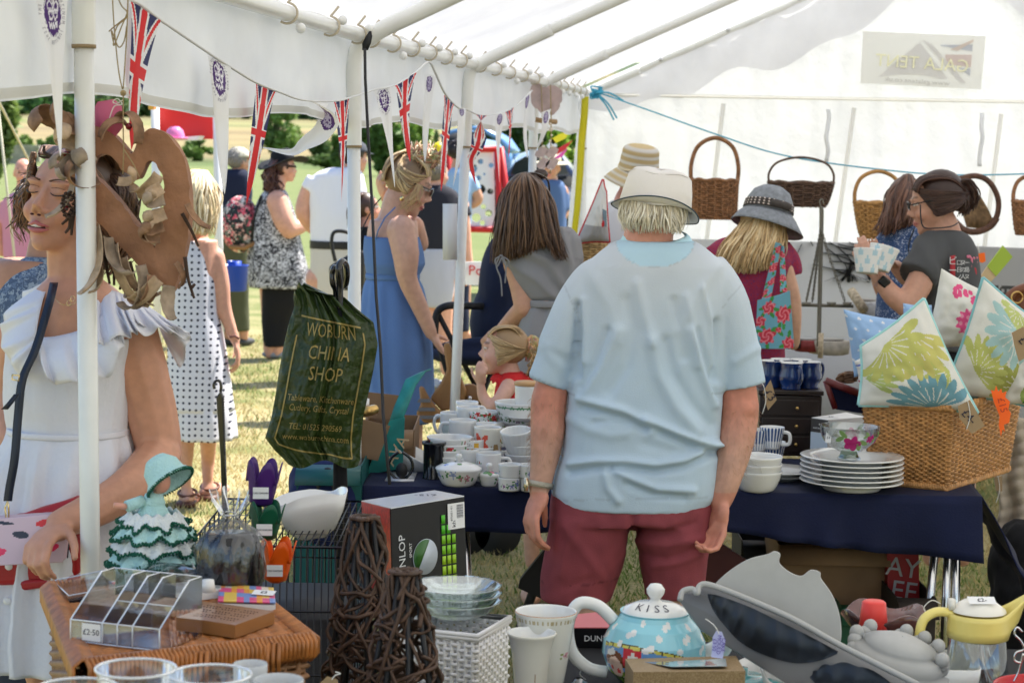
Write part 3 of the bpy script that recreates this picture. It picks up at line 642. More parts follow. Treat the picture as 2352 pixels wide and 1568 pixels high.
CRS=creases([([(1332,916),(1376,928),(1430,942),(1480,967),(1500,990)],9,.011),([(1340,935),(1390,948),(1440,962),(1478,985)],8,-.010),([(1482,962),(1535,985),(1600,1012),(1648,1022)],8,.012),([(1485,980),(1540,1003),(1600,1030),(1645,1036)],8,-.011),([(1500,784),(1515,860),(1550,930),(1600,990)],16,.009),([(1528,784),(1545,860),(1590,930),(1632,975)],14,-.008),([(1585,760),(1610,850),(1640,930)],10,.010),([(1600,760),(1628,850),(1648,910)],8,-.008),([(1310,1082),(1360,1074),(1430,1072),(1500,1082),(1570,1072),(1640,1040)],9,-.012),([(1312,1068),(1370,1060),(1440,1060),(1510,1068),(1580,1055),(1640,1020)],10,.010),([(1415,1080),(1450,1100),(1510,1122),(1590,1126)],9,.009),([(1440,1110),(1500,1136),(1570,1142)],8,-.007),([(1388,1080),(1396,1120),(1420,1150)],9,.008),([(1420,760),(1385,840),(1350,900)],14,.008),([(1392,760),(1365,840),(1335,890)],10,-.007),([(1463,650),(1480,720),(1498,790)],11,.006),([(1440,690),(1455,760),(1440,840),(1400,900)],14,-.006),([(1576,680),(1592,760),(1600,840)],9,.006),([(1548,690),(1562,760),(1570,820)],10,-.006),([(1611,660),(1634,745),(1644,840)],7,.006),([(1325,700),(1326,780),(1324,860)],9,-.016),([(1646,740),(1646,800),(1646,870)],9,-.014),([(1340,690),(1346,760),(1342,830)],9,.007),([(1310,960),(1350,985),(1400,1000),(1440,995)],12,.005),([(1480,1020),(1540,1035),(1580,1030)],12,-.004),([(1365,970),(1400,965),(1440,975)],7,-.005),([(1250,800),(1290,845)],12,.004),([(1690,830),(1740,800)],10,.004),([(1650,610),(1600,680),(1560,760)],14,.004),([(1350,620),(1400,700),(1420,780)],14,.003)],1.35)
shirt=fabric('polo_jersey',(.40,.60,.68),vcol=True,bump=(300,.5,.0015),transl=.12,var=(7,.06))
def pp(co,n):
 x,y=proj(co); c=V((.64,.70,.77)); k=max(0,min(1,(y-600)/250)); c=c.lerp(V((.56,.70,.83)),k)
 if((x-1505)/90)**2+((y-552)/62)**2<1 and n.y<.3:c=V((.53,.75,.89))
 if abs(((x-1505)/90)**2+((y-552)/62)**2-1)<.022:c=c*.85
 for(ax,ay,bx,by)in((1213,862,1303,900),(1650,902,1757,886)):
  tt=(x-ax)/(bx-ax); yy=ay+(by-ay)*tt
  if-.2<tt<1.2 and abs(y-yy)<1.6:c=c*.80
 if abs(y-(1146+(x-1455)*-.02))<1.5 and x>1280:c=c*.85
 sx=1290+(y-642)*.45
 if 640<y<722 and abs(x-sx)<1.8:c=c*.86
 sx=1702-(y-655)*.85
 if 655<y<710 and abs(x-sx)<1.8:c=c*.86
 return tuple(c)
blob('polo_shirt',g,shirt,t,.0062,3,push=both(CRS,wrinkle(.0035,7,5)),paint=pp)
g=MB(); rows=[]
for k in np.linspace(0,1,6):
 rows.append([P(1507+(68+22*k)*math.cos(a),548+34*k+(-12+4*k)*math.sin(a)*-1-(10-6*k)*abs(math.cos(a)),D)+V((0,-(.062+.028*k)*math.sin(a)*1.0,.012*math.sin(k*3)))for a in np.linspace(-.5,math.pi+.5,30)])
part('collar',g.grid(rows),fabric('polo_collar',(.50,.75,.86)),t,world=True,solid=.003)
g=MB(); loft(g,D,[(1272,1640,1105,.135),(1262,1645,1150,.145),(1256,1640,1195,.15)],n=36)
for rows in([(1262,1450,1180,.13),(1252,1448,1240,.12),(1244,1432,1300,.112),(1240,1412,1350,.105),(1240,1402,1376,.10)],[(1452,1638,1180,.13),(1458,1634,1240,.12),(1468,1625,1300,.11),(1478,1618,1345,.105),(1480,1614,1366,.10)]):loft(g,D,rows,n=30,e=.9)
SC=creases([([(1300,1210),(1360,1290),(1390,1330)],12,.006),([(1460,1215),(1530,1225),(1600,1200)],9,-.009),([(1460,1240),(1530,1252),(1610,1235)],10,.007),([(1470,1268),(1530,1285),(1600,1262)],9,-.006),([(1500,1300),(1560,1290),(1610,1270)],9,.005),([(1455,1190),(1450,1260)],9,-.01),([(1330,1200),(1300,1260),(1290,1320)],10,.004),([(1270,1180),(1262,1260)],8,-.004),([(1350,1330),(1300,1350)],9,-.004)])
def sp(co,n):
 x,y=proj(co); c=V((.26,.058,.072)); c*=1+.18*nz(co,30)
 if abs(y-(1333+12*math.sin((x-1240)/50)))<1.5 and x<1440:c=c*.6
 return tuple(c)
blob('shorts',g,fabric('shorts_cotton',(.3,.06,.07),vcol=True,bump=(300,.5,.002)),t,.0075,2,push=both(SC,wrinkle(.004,10,8)),paint=sp)
g=MB(); gd=[]
for a in np.linspace(-2.6,2.6,17):
 o=V((math.sin(a),-math.cos(a),0)); c=P(1501,470,D-.01); sw=.02*math.sin(a*3)
 gd.append([c+V((o.x*r_+sw*q,o.y*r_*1.1,z))for r_,z,q in((.074,.03,0),(.084,-.008,0),(.083,-.045,.5),(.070+.012*math.sin(a*2.5),-.078,1))])
locks(g,gd,850,.0023,4,.006,[(.72,.66,.52),(.80,.75,.62),(.62,.55,.42),(.86,.82,.72)],.005,6,cut=.4)
part('hair',g,hairmat(),t,world=True,vcol=True)
HM=Matrix.Translation(P(1508,462,D-.005))@Euler((R(-3),R(8),R(10))).to_matrix().to_4x4(); hatm=fabric('hat_cotton',(.80,.77,.74),bump=(200,.3,.002),var=(6,.04))
def wv(a,z,r):return(1+.012*math.sin(a*3+z*30)+.01*math.sin(a*7+1),.004*math.sin(a*4))
g=MB(HM); g.lathe([(.001,.084),(.045,.083),(.078,.077),(.085,.070),(.0925,.03),(.0985,-.014)],n=40,wob=wv,sy=1.10)
h=part('bucket_hat',g,hatm,t,world=True,solid=.002)
BK=lambda a:.35*(1-math.cos(a))+1.15*max(0,-math.sin(a))**1.4-.3*max(0,math.sin(a))
g=MB(HM); g.lathe([(.098,-.012),(.104,-.022),(.112,-.032),(.120,-.043)],n=60,sy=1.10,wob=lambda a,z,r:(1,(-(z+.012))*BK(a)))
iv2=Matrix.Identity(4); b=part('brim',g,hatm,t,world=True,solid=.002)
g=MB(HM); pts=[(r_*math.cos(a),r_*1.10*math.sin(a),-.043+.031*BK(a))for a in np.linspace(0,6.283,60)for r_ in(.1202,)]
g.tube(pts,.0019,6); part('brim_piping',g,mat('navy_piping',(.02,.05,.07),rough=.6),b if False else t,world=True)
for q,w_ in(((.0860,.070),.0008),((.0990,-.012),.0010)):
 g=MB(HM); g.tube([(q[0]*math.cos(a),q[0]*1.10*math.sin(a),q[1]+.004*math.sin(a*4))for a in np.linspace(0,6.283,50)],w_,5); part('seam',g,mat('hat_seam',(.6,.57,.54),rough=.9),t,world=True)
g=MB(); wc=P(1241,1112,D-.05); dr=(aA[-2]-aA[-1]).normalized(); ax,bx,_=basis(dr); g.grid([[wc+dr*z+(ax*math.cos(a)+bx*math.sin(a))*.034*(1+.0*z)for a in np.linspace(0,6.283,33)[:-1]]for z in(-.008,.008)],True)
wt=part('wristwatch',g,mat('watch_steel',(.55,.5,.4),metal=.9,rough=.3,bump=(300,.6)),t,world=True,solid=.004)
g=MB(); g.tube([wc+V((-.034,-.004,0)),wc+V((-.044,-.005,0))],.019,16); part('watch_case',g,mat('watch_gold',(.7,.62,.45),metal=.9,rough=.25),t,world=True)
# THE OTHER PEOPLE
BR=(.10,.055,.03); DB=(.045,.025,.016); BL=(.55,.40,.20); GR=(.30,.28,.25)
def fig(label,d,hd,limbs=(),torso=None,legs=None,sk='mid',hs=1,vox=.009,hands=(),feet=(),eyes='open',mouth='closed',face_=True,e=.9,lips=(.55,.2,.18),chub=1,skincol=None,neckw=None,shoes=None,stub=None):
 """hd=(px,py,az,pitch,roll,doff); limbs=[[(px,py,w,doff)...]]; torso rows; hands=[(limb, dirpx, nrm, curl, thumb)]"""
 t=person(label,d,hd[0]); g=MB(); M,c=head(g,P(hd[0],hd[1],d+hd[5]),hd[2],hd[3],hd[4],hs,chub)
 if torso:loft(g,d,torso,22,e)
 L=[limb(g,d,q,10)for q in limbs]
 for h in hands:i,tgt,nrm,curl,th=h[:5]; hand(g,L[i][-1],P(*tgt)-L[i][-1],V(nrm),hs*(h[5]if len(h)>5 else 1),curl,th,r=max(.0085,vox*1.1))
 sh=MB()
 for i,dr in feet:foot(g if not shoes else sh,V((L[i][-1].x,L[i][-1].y,.08)),dr,hs)
 fp=facepaint(M,c,hs,skincol or SK[sk],eyes=eyes,mouth=mouth,lips=lips,stubble=stub)
 def paint(co,n):q=V(fp(co,n)); return tuple(q*(1+.10*nz(co,14)))
 blob('body',g,skin(sk,SK[sk]),t,vox,3,paint=paint)
 if shoes:blob('shoes',sh,mat('shoe_'+shoes[0],shoes[1],rough=.7),t,.010,2)
 return t,M,c,L
def garment(t,name,d,rows,m,sleeves=(),vox=.009,push=None,e=.85,fold=None,extra=None,label=None):
 g=MB(); loft(g,d,rows,36,e,fold=fold)
 for q in sleeves:
  pa=spl([P(p[0],p[1],d+(p[3]if len(p)>3 else 0))for p in q],5); g.tube(pa,[interp(i/5,range(len(q)),[S(p[2],d)/2 for p in q])for i in range(len(pa))],16)
 if extra:extra(g)
 return blob(name,g,m,t,vox,3,push=push or wrinkle(.006,8,4),label=label)
def skirtfold(n,a):return lambda t,u:a*min(1,u*.6)*math.sin(n*t+1.3*math.sin(t*2))
def hairpart(t,fn,name='hair'):g=MB(); fn(g); return part(name,g,hairmat(),t,world=True,vcol=True)
# young woman in the white frilled dress
d=4.36
t,M,c,L=fig('young woman in white frilled sundress walking past behind the bark heart with eyes nearly shut',d,(155,463,202,8,-5,0),[[(165,540,118),(172,640,128)],[(296,752,130),(318,850,138),(348,950,122),(366,1040,108),],[(366,1046,106,-.02),(300,1118,100,-.14),(210,1172,84,-.22),(138,1202,64,-.28)],[(40,770,96,.12),(20,900,80,.16),(25,1010,70,.1)],[(110,1250,150),(95,1460,110),(98,1560,80)],[(230,1250,150),(235,1460,110),(235,1560,80)]],torso=[(110,230,640,.06),(60,300,700,.10),(50,292,800,.11),(60,270,1000,.10),(60,280,1200,.11)],sk='tan',skincol=(.60,.30,.19),vox=.0048,hands=[(2,(82,1258,d-.36),(.35,.25,-1),(35,70,40),1,1.0)],eyes='none',mouth='none',lips=(.60,.33,.22),feet=[(4,(-1,-.6,0)),(5,(-1,-.6,0))])
wl=mat('white_linen',(.83,.83,.88),rough=.9,bump=(110,.6,.003),transl=.12)
dressrows=[(24,318,770,.128),(14,312,840,.135),(12,306,900,.135),(20,300,950,.13),(22,300,985,.13),(6,312,1030,.15),(-12,326,1100,.17),(-40,345,1250,.2),(-55,350,1400,.22),(-50,345,1500,.22)]
def wfold(tt,u):return(.006 if u<4 else .006+.055*min(1,(u-4)/1.6))*math.sin(15*tt+2.5*math.sin(3*tt)+.25*u)+.010*math.sin(31*tt+u)
g=MB(); loft(g,d,dressrows,90,.9,cap=0,sub=6,fold=wfold)
for v_ in range(len(g.v)):p=V(g.v[v_]); g.v[v_]=tuple(p+V((.004*nz(p,20),.006*nz(p,14),0)))
part('dress',g,wl,t,world=True,solid=.002)
g=MB(); loft(g,d,[(22,302,978,.137),(20,302,985,.139),(22,303,991,.137)],60,.9,cap=0,sub=2); part('waist_seam',g,wl,t,world=True,solid=.002)
def ruffle(inner,outer,n=120,waves=16,amp=.016,k=12,name='frill'):
 I=spl(inner,n//(len(inner)-1)); O=spl(outer,n//(len(outer)-1)); m_=min(len(I),len(O)); rows=[]
 for q in np.linspace(0,1,k):rows.append([I[i].lerp(O[i],q)+V((0,-1,.35))*amp*q*math.sin(waves*6.283*i/m_+1.5*math.sin(i*.13))+V((0,-.03*math.sin(q*2.6),.010*q*nz((i*.05,q,2))))for i in range(m_)])
 g=MB(); g.grid(rows); part(name,g,wl,t,world=True,solid=.0015)
ruffle([P(118,640,d-.02),P(98,690,d-.09),P(84,760,d-.13),P(84,800,d-.14)],[P(62,668,d+.05),P(14,730,d-.02),P(10,800,d-.08),P(60,868,d-.15)],waves=5,amp=.012)
ruffle([P(88,775,d-.145),P(130,772,d-.15),P(190,755,d-.14),P(235,720,d-.12),P(262,690,d-.06)],[P(116,870,d-.19),P(158,880,d-.2),P(245,862,d-.19),P(285,800,d-.17),P(292,742,d-.13)],waves=5,amp=.014)
ruffle([P(225,662,d-.02),P(262,668,d-.02),P(300,684,d-.0),P(335,700,d+.03)],[P(232,790,d-.19),P(300,770,d-.16),P(350,760,d-.12),P(442,770,d-.02)],waves=6,amp=.018)
ruffle([P(300,684,d+.02),P(330,696,d+.05),P(350,712,d+.08),P(362,740,d+.1)],[P(322,742,d-.12),P(384,750,d-.06),P(438,765,d+.0),P(415,842,d+.06)],waves=4,amp=.014)
for k,y in enumerate((1300,1380)):g=MB(); q=P(20-k*4,y,d-.2); g.ell(q,(.008,.003,.008)); part('button',g,mat('button',(.8,.8,.8),rough=.3),t,world=True)
B3=M.to_3x3(); hq=lambda x,y,z:c+B3@V((x,y,z)); K_=lambda n_,pts,r,m_,fl=1:(lambda g:(g.tube([hq(*p)for p in pts],r,8,flat=fl),part(n_,g,m_,t,world=True)))(MB())
lipm=mat('lip',(.50,.14,.13),rough=.35); dkb=mat('mouth_dark',(.06,.012,.012)); lash=mat('lash',(.012,.008,.008)); brw=mat('brow',(.13,.07,.04),rough=.9)
xs=np.linspace(-.026,.026,13); tp_=lambda k:[k*max(.2,1-abs(x/.027)**2.2)for x in xs]
K_('upper_lip',[(x,.099-17*x*x,-.0560-.004*abs(x)/.026+.0012*math.cos(x*300)-2*x*x)for x in xs],tp_(.0046),lipm); K_('lower_lip',[(x,.098-17*x*x,-.0715+9*x*x)for x in xs],tp_(.0056),lipm)
g=MB(); ellm(g,M,c,(0,.0905,-.064),(.0195,.008,.0065)); part('mouth_opening',g,dkb,t,world=True); g=MB(); ellm(g,M,c,(0,.0945,-.0612),(.0155,.006,.0042)); part('teeth',g,mat('teeth',(.78,.75,.70),rough=.25),t,world=True)
for sg in(-1,1):
 X=np.linspace(.015,.047,9); K_('lashes',[(sg*x,.0885-16*(x-.029)**2-.25*max(0,x-.036),.0085-.0045*(1-((x-.031)/.016)**2))for x in X],[.0009+.0006*i/8 for i in range(9)],lash); K_('lid_crease',[(sg*x,.0880-14*(x-.029)**2-.25*max(0,x-.036),.0185+.002*(1-((x-.031)/.016)**2))for x in X],.0005,brw)
 X=np.linspace(.013,.050,9); K_('eyebrow',[(sg*x,.0915-15*(x-.024)**2-.1*max(0,x-.03),.0325+.005*math.sin((x-.013)*70))for x in X],[.0042-.0028*i/8 for i in range(9)],brw,.5)
 g=MB(); ellm(g,M,c,(sg*.0085,.104,-.0395),(.0042,.005,.0024)); part('nostril',g,dkb,t,world=True)
def f(g):
 cols=[(.16,.085,.045),(.11,.055,.03),(.24,.13,.07)]
 q=lambda*p:c+B3@V(p); g.cc=(.07,.04,.025); g.ell(q(0,-.026,.035),(.079,.090,.086),18,12,rot=B3)
 gd=[[q(x*.95,.050-.25*abs(x),.088),q(x*1.2,-.01,.112),q(x*1.1,-.07,.08),q(x*.3,-.115,.0)]for x in np.linspace(-.066,.066,9)]; locks(g,gd,420,.004,2,.004,cols,.002,5,cut=.1)
 for sgn in(-1,1):
  gd=[[q(sgn*.066,.05,.06+z),q(sgn*.083,.02,.03+z),q(sgn*.085,-.03,.0+z),q(sgn*.05,-.10,-.01+z)]for z in(-.05,-.02,.01,.03)]; locks(g,gd,200,.004,3,.004,cols,.003,5)
  gd=[[q(sgn*.068,.045,.03),q(sgn*.086,.055,-.01),q(sgn*.084,.045,-.06),q(sgn*.078,.03,-.11)],[q(sgn*.072,.03,.02),q(sgn*.09,.03,-.02),q(sgn*.09,.02,-.06),q(sgn*.08,.01,-.10)]]; locks(g,gd,12,.0016,4,.008,[(.34,.19,.1)],.008,14)
 g.cc=(.06,.035,.02); g.ell(P(258,462,d+.06),(.052,.05,.085),14,10); locks(g,[[P(x0,400,d+.02),P(x1,440,d-.01),P(x2,490,d-.0),P(x3,540,d+.02)]for x0,x1,x2,x3 in((200,205,212,225),(225,240,245,240),(250,275,280,262),(270,305,305,280))],260,.004,18,.006,[(.075,.04,.025),(.11,.06,.035)],.006)
 g.cc=(.06,.035,.02); g.ell(q(0,-.135,-.03),(.05,.045,.075),14,10,rot=B3); locks(g,[[q(x,-.11,.03),q(x*1.6,-.16,0),q(x*2,-.16,-.07),q(x*1.2,-.13,-.14)]for x in np.linspace(-.04,.04,6)],200,.004,8,.008,cols,.006)
hairpart(t,f)
g=MB(); q=[P(128,655,d-.075),P(126,680,d-.09),P(140,698,d-.115),P(166,699,d-.12),P(180,690,d-.12)]; g.tube(spl(q,6),.0008,5)
for cx,cy in((158,696),(167,686)):g.tube([P(cx+5*math.cos(a),cy+7*math.sin(a),d-.122)for a in np.linspace(0,6.283,7)],.0009,5)
part('necklace',g,mat('gold',(.8,.62,.3),metal=1,rough=.25),t,world=True)
lea=mat('red_leather',(.42,.02,.025),rough=.38,bump=(120,.2,.002)); nav=mat('navy_leather',(.012,.018,.035),rough=.35)
t2=thing('handbag','red leather flap bag on a navy strap held by the woman in white','handbag',P(80,1350,4.12))
g=MB(); g.slab([P(x,y,4.16)for x,y in((-60,1215),(182,1140),(184,1320),(120,1340),(-60,1350))],(0,.07,0)); part('bag_body',g,lea,t2,world=True,bevel=.012)
g=MB(); g.tube([P(x,y,4.155)for x,y in((166,1150),(160,1220),(152,1300),(150,1335))],.0022,6); part('piping',g,nav,t2,world=True)
g=MB(); g.slab([P(x,y,4.15)for x,y in((36,1335),(182,1322),(178,1338),(46,1358))],(0,.06,0)); part('front_pocket',g,lea,t2,world=True,bevel=.006)
g=MB(); q=[(124,650,4.26),(112,700,4.20),(82,800,4.16),(52,870,4.14),(42,950,4.13),(34,1050,4.12),(22,1120,4.12),(18,1150,4.12)]
Q=spl([P(*p)for p in q],5); g.grid([[p+V((sg*.0085,0,0))for sg in(-1,1)]for p in Q]); part('strap',g,nav,t2,world=True,solid=.003)
g=MB(); g.slab([P(x,y,4.10)for x,y in((32,905),(44,905),(40,912),(18,940),(2,940),(16,925))],(0,.004,0)); part('strap_end',g,nav,t2,world=True)
g=MB(); g.tube([P(x,y,4.09)for x,y in((28,860),(44,862),(43,874),(28,871),(28,860))],.0018,6); part('buckle',g,mat('gold'),t2,world=True); g=MB(); g.tube([P(x,y,4.1)for x,y in((17,1150),(12,1165),(14,1190),(20,1190),(20,1165),(17,1150))],.0018,6); part('clip',g,mat('gold'),t2,world=True)
t2=thing('purse','pale pink purse with red and black flower print held against the red bag','purse',P(60,1300,4.1))
def pf(u,v):
 c_=(.66,.50,.58)
 for(a,b,r1,r2,an,cc)in((.18,.25,.16,.09,.5,(.8,.03,.12)),(.05,.5,.10,.09,.2,(.85,.8,.8)),(.48,.62,.1,.07,-.6,(.02,.03,.06)),(.75,.85,.12,.07,.4,(.7,.02,.03)),(.25,.9,.16,.035,-.3,(.02,.03,.06)),(.1,.12,.12,.05,0,(.02,.03,.06)),(.85,.3,.1,.06,.9,(.8,.03,.12))):
  x,y=u-a,v-b; X=x*math.cos(an)+y*math.sin(an); Y=-x*math.sin(an)+y*math.cos(an)
  if(X/r1)**2+(Y/r2)**2<1:c_=cc
 return c_
A,B_,C_,D_=P(-50,1300,4.07),P(145,1290,4.09),P(160,1178,4.11),P(-50,1192,4.09)
def panel(name,A,B,C,D,n,m,fn,mt,parent,th=.004,world=True,off=None):
 """flat printed panel: corners bottom-left, bottom-right, top-right, top-left"""
 g=MB(); rows=[]; col=[]
 for j in range(m+1):rows.append([A.lerp(B,i/n).lerp(D.lerp(C,i/n),j/m)+(off(i/n,j/m)if off else V((0,0,0)))for i in range(n+1)])
 g.grid(rows); col=[fn((i+.5)/n,(j+.5)/m)for j in range(m)for i in range(n)]
 return part(name,g,mt,parent,world=world,solid=th,facecol=col)
prt=mat('printed_surface',vcol=True,rough=.4,coat=.2); prtf=mat('printed_cloth',vcol=True,rough=.85,bump=(200,.3,.002),transl=.12)
g=MB(); g.slab([A,B_,C_,D_],(0,.035,0)); part('purse_body',g,mat('pink_leather',(.6,.42,.46),rough=.4),t2,world=True,bevel=.004)
o3=V((0,-.003,0)); panel('printed_flap',A+o3,B_+o3,C_+o3,D_+o3,70,46,pf,prt,t2,.002)
# man in patterned shirt behind her
d=5.3; pais=mat('paisley',(.08,.12,.2),rough=.8,flor=(55,.05,[(0,(.09,.13,.21)),(.45,(.16,.22,.32)),(.75,(.32,.38,.45))]),transl=.1)
t,M,c,L=fig('man in blue grey patterned short sleeved shirt half hidden behind the woman in white',d,(128,500,20,0,0,0),[[(110,560,90),(100,640,100)],[(-10,760,70),(-20,860,60),(-10,960,50)],[(10,1250,120),(10,1500,90)],[(100,1250,120),(100,1500,90)]],torso=[(40,150,600,.06),(-30,160,660,.11),(-20,160,1270,.13)],sk='tan',feet=[(2,(0,1,0)),(3,(0,1,0))])
garment(t,'shirt',d,[(62,140,588,.07),(20,150,625,.11),(-20,160,690,.13),(-30,165,800,.14),(-30,165,1120,.15)],pais,[[(20,665,120),(-14,740,112),(-26,810,104)]])
garment(t,'trousers',d,[(-30,160,1110,.14),(-20,150,1300,.14),(-10,145,1600,.13)],fabric('dark_trousers',(.04,.045,.06)))
hairpart(t,lambda g:cap_hair(g,M,c,1,BR))
# pink T-shirt man
d=17
t,M,c,L=fig('bald man in pink T-shirt facing the camera on the far lawn',d,(54,397,172,-4,0,0),[[(54,425,34),(54,460,38)],[(10,475,32),(-2,530,26),(5,580,20)],[(92,475,32),(104,530,26),(96,580,20)],[(36,600,44),(36,700,30),(36,795,22)],[(72,600,44),(72,700,30),(72,795,22)]],torso=[(20,85,455,.09),(15,90,600,.1)],sk='pink',vox=.012,feet=[(3,(0,-1,0)),(4,(0,-1,0))],shoes=('grey',(.3,.3,.32)))
garment(t,'t_shirt',d,[(34,74,442,.07),(8,94,458,.12),(4,98,500,.13),(10,94,592,.14)],fabric('pink_jersey',(.62,.26,.36)),[[(18,470,38),(4,510,36)],[(86,470,38),(98,510,36)]],.014)
garment(t,'shorts',d,[(10,94,588,.13),(12,92,640,.12),(14,92,690,.1)],fabric('grey_shorts',(.35,.36,.40)),vox=.014)
# blonde woman in polka dots
d=10.0
t,M,c,L=fig('blonde woman in white sundress with black polka dots walking away on the grass',d,(462,452,35,-6,0,0),[[(455,500,50),(450,550,56)],[(494,590,46),(508,650,40),(514,705,36),(532,760,27),(541,782,22)],[(400,600,44),(392,680,36),(395,740,26)],[(430,960,50),(427,1040,36),(426,1100,27),(430,1146,22)],[(478,960,50),(478,1040,36,.2),(477,1100,26,.2),(478,1140,21,.2)]],torso=[(410,500,550,.08),(398,500,590,.1),(395,500,900,.1)],sk='fair',vox=.008,hands=[(1,(546,812,d),(-1,0,0),(20,35,20),1)],feet=[(3,(-.2,1,0)),(4,(.6,1,0))])
polka=mat('polka_cloth',(.80,.80,.86),rough=.85,dots=(33,.2,(.015,.02,.05)),transl=.15,bump=(120,.4,.004))
g=MB(); loft(g,d,[(408,482,552,.09),(392,492,590,.11),(388,498,650,.115),(388,502,720,.12),(386,518,800,.135),(384,530,880,.15),(386,538,940,.16)],60,.9,cap=0,fold=skirtfold(9,.012)); part('dress',g,polka,t,world=True,solid=.002)
g=MB(); loft(g,d,[(390,534,915,.15),(394,540,960,.165),(400,542,1005,.17)],60,.9,cap=0,fold=lambda a,u:.03*u*math.sin(9*a)); part('hem_flounce',g,polka,t,world=True,solid=.002)
def f(g):
 B=M.to_3x3(); q=lambda*p:c+B@V(p); g.cc=(.5,.4,.24); g.ell(q(0,-.02,.02),(.083,.1,.1),16,12,rot=B)
 gd=[[q(math.sin(a)*.03,-.02-math.cos(a)*.03,.125),q(math.sin(a)*.09,-.03-math.cos(a)*.095,.04),q(math.sin(a)*.10,-.035-math.cos(a)*.10,-.07),q(math.sin(a)*.095,-.04-math.cos(a)*.09,-.19)]for a in np.linspace(-2.0,2.0,14)]
 locks(g,gd,800,.0042,5,.014,[(.70,.56,.32),(.82,.70,.46),(.60,.46,.26),(.86,.76,.55)],.012,8,cut=.2)
hairpart(t,f)
g=MB(); g.tube([P(x,y,d-.05)for x,y in((527,774),(540,771),(550,778))],.006,8); part('bracelet',g,mat('bead_bracelet',(.2,.08,.06),rough=.5),t,world=True)
for x,y,dd in((428,1150,0),(480,1145,.2)):g=MB(); p=P(x,y,d+dd-.03); p.z=.06; g.tube([p+V((.045*math.cos(a),.045*math.sin(a)+.03,.012*math.sin(a)))for a in np.linspace(0,6.283,16)],.007,6); g.tube([p+V((.045*math.cos(a),.05*math.sin(a)+.1,-.025))for a in np.linspace(0,3.14,10)],.008,6); g.box((p.x,p.y+.06,.012),(.09,.25,.02)); part('sandal',g,mat('brown_leather',(.12,.04,.02),rough=.5),t,world=True)
# man in the beige cap
d=18
t,M,c,L=fig('man in navy T-shirt and beige cap with his back turned behind the bunting',d,(548,372,50,0,0,0),[[(545,395,32),(540,410,36)],[(500,430,32),(498,480,26),(512,520,20)],[(520,560,46),(524,680,32),(522,775,22)],[(552,560,46),(556,680,32),(560,775,22)]],torso=[(510,565,400,.09),(505,575,560,.1)],sk='mid',vox=.013,feet=[(2,(.5,1,0)),(3,(.5,1,0))],shoes=('dark',(.05,.05,.05)))
garment(t,'t_shirt',d,[(525,562,388,.08),(498,574,402,.12),(490,580,440,.13),(500,575,545,.13)],fabric('navy_jersey',(.015,.02,.045)),[[(504,420,38),(494,470,36)]],.014)
garment(t,'trousers',d,[(500,572,540,.12),(502,572,600,.12),(506,572,680,.1),(508,574,760,.09)],fabric('olive_cotton',(.09,.095,.05)),vox=.014)
hairpart(t,lambda g:cap_hair(g,M,c,1,GR,n=120,L=.03,r=.006))
def cap(t,M,c,m,s=1,brim=True):
 B=M.to_3x3(); mm=M.copy(); mm.translation=c; g=MB(mm); g.lathe([(.001,.128*s),(.04*s,.122*s),(.072*s,.098*s),(.086*s,.06*s),(.088*s,.042*s)],n=24,sy=1.14); part('cap',g,m,t,world=True,solid=.003)
 g=MB(mm); g.grid([[(.07*s*math.sin(a),(.07+k*.09*math.cos(a))*s,(.048-.02*k)*s)for a in np.linspace(-1.2,1.2,9)]for k in(0,.5,1)]); part('cap_peak',g,m,t,world=True,solid=.003)
cap(t,M,c,fabric('beige_cap',(.55,.52,.42)))
# woman in the black hat
d=17
t,M,c,L=fig('woman in black floppy hat, black and white tunic and black leggings',d,(652,385,78,-4,0,0),[[(640,410,36),(632,445,44)],[(637,462,52,-.16),(652,505,50,-.2),(664,528,42,-.2)],[(664,526,44,-.2),(690,520,34,-.12),(712,506,24,0)],[(622,640,60),(622,720,46),(618,812,25)],[(664,640,60),(658,720,46),(638,810,25)]],torso=[(610,660,445,.1),(590,672,500,.14),(600,690,640,.15)],sk='fair',vox=.012,hands=[(2,(730,500,17.1),(0,0,-1),(15,20,10),1)],feet=[(3,(1,.1,0)),(4,(1,.1,0))],shoes=('trainer',(.25,.27,.3)))
bw=mat('mono_print',(.5,.5,.5),rough=.8,flor=(34,.12,[(0,(.012,.012,.016)),(.42,(.75,.75,.78)),(.7,(.03,.03,.035)),(.86,(.6,.6,.64))]),transl=.1)
g=MB(); loft(g,d,[(612,654,436,.1),(596,664,455,.15),(580,680,500,.17),(572,695,570,.19),(566,708,620,.2),(575,712,660,.2)],50,.85,cap=1,fold=lambda a,u:.03*max(0,u-2)/3*math.sin(8*a)); part('tunic',g,bw,t,world=True,solid=.002)
garment(t,'leggings',d,[(598,694,630,.15),(600,690,690,.14),(602,672,740,.10),(606,660,795,.08)],fabric('black_jersey',(.012,.012,.014)),vox=.013)
def f(g):
 B=M.to_3x3(); q=lambda*p:c+B@V(p); g.cc=(.05,.02,.015); g.ell(q(0,-.03,.02),(.085,.1,.1),rot=B)
 locks(g,[[q(x,-.08+.3*abs(x),.06),q(x*1.6,-.12,-.03),q(x*1.8,-.1,-.14),q(x*1.6,-.06,-.25)]for x in np.linspace(-.07,.07,8)],240,.010,6,.02,[(.07,.025,.018),(.11,.045,.03)],.02,20)
 locks(g,[[q(sg*.08,.02,.04),q(sg*.1,.02,-.05),q(sg*.1,.0,-.15),q(sg*.09,0,-.24)]for sg in(1,1.05)],60,.01,7,.02,[(.09,.035,.025)],.02,18)if False else None
hairpart(t,f)
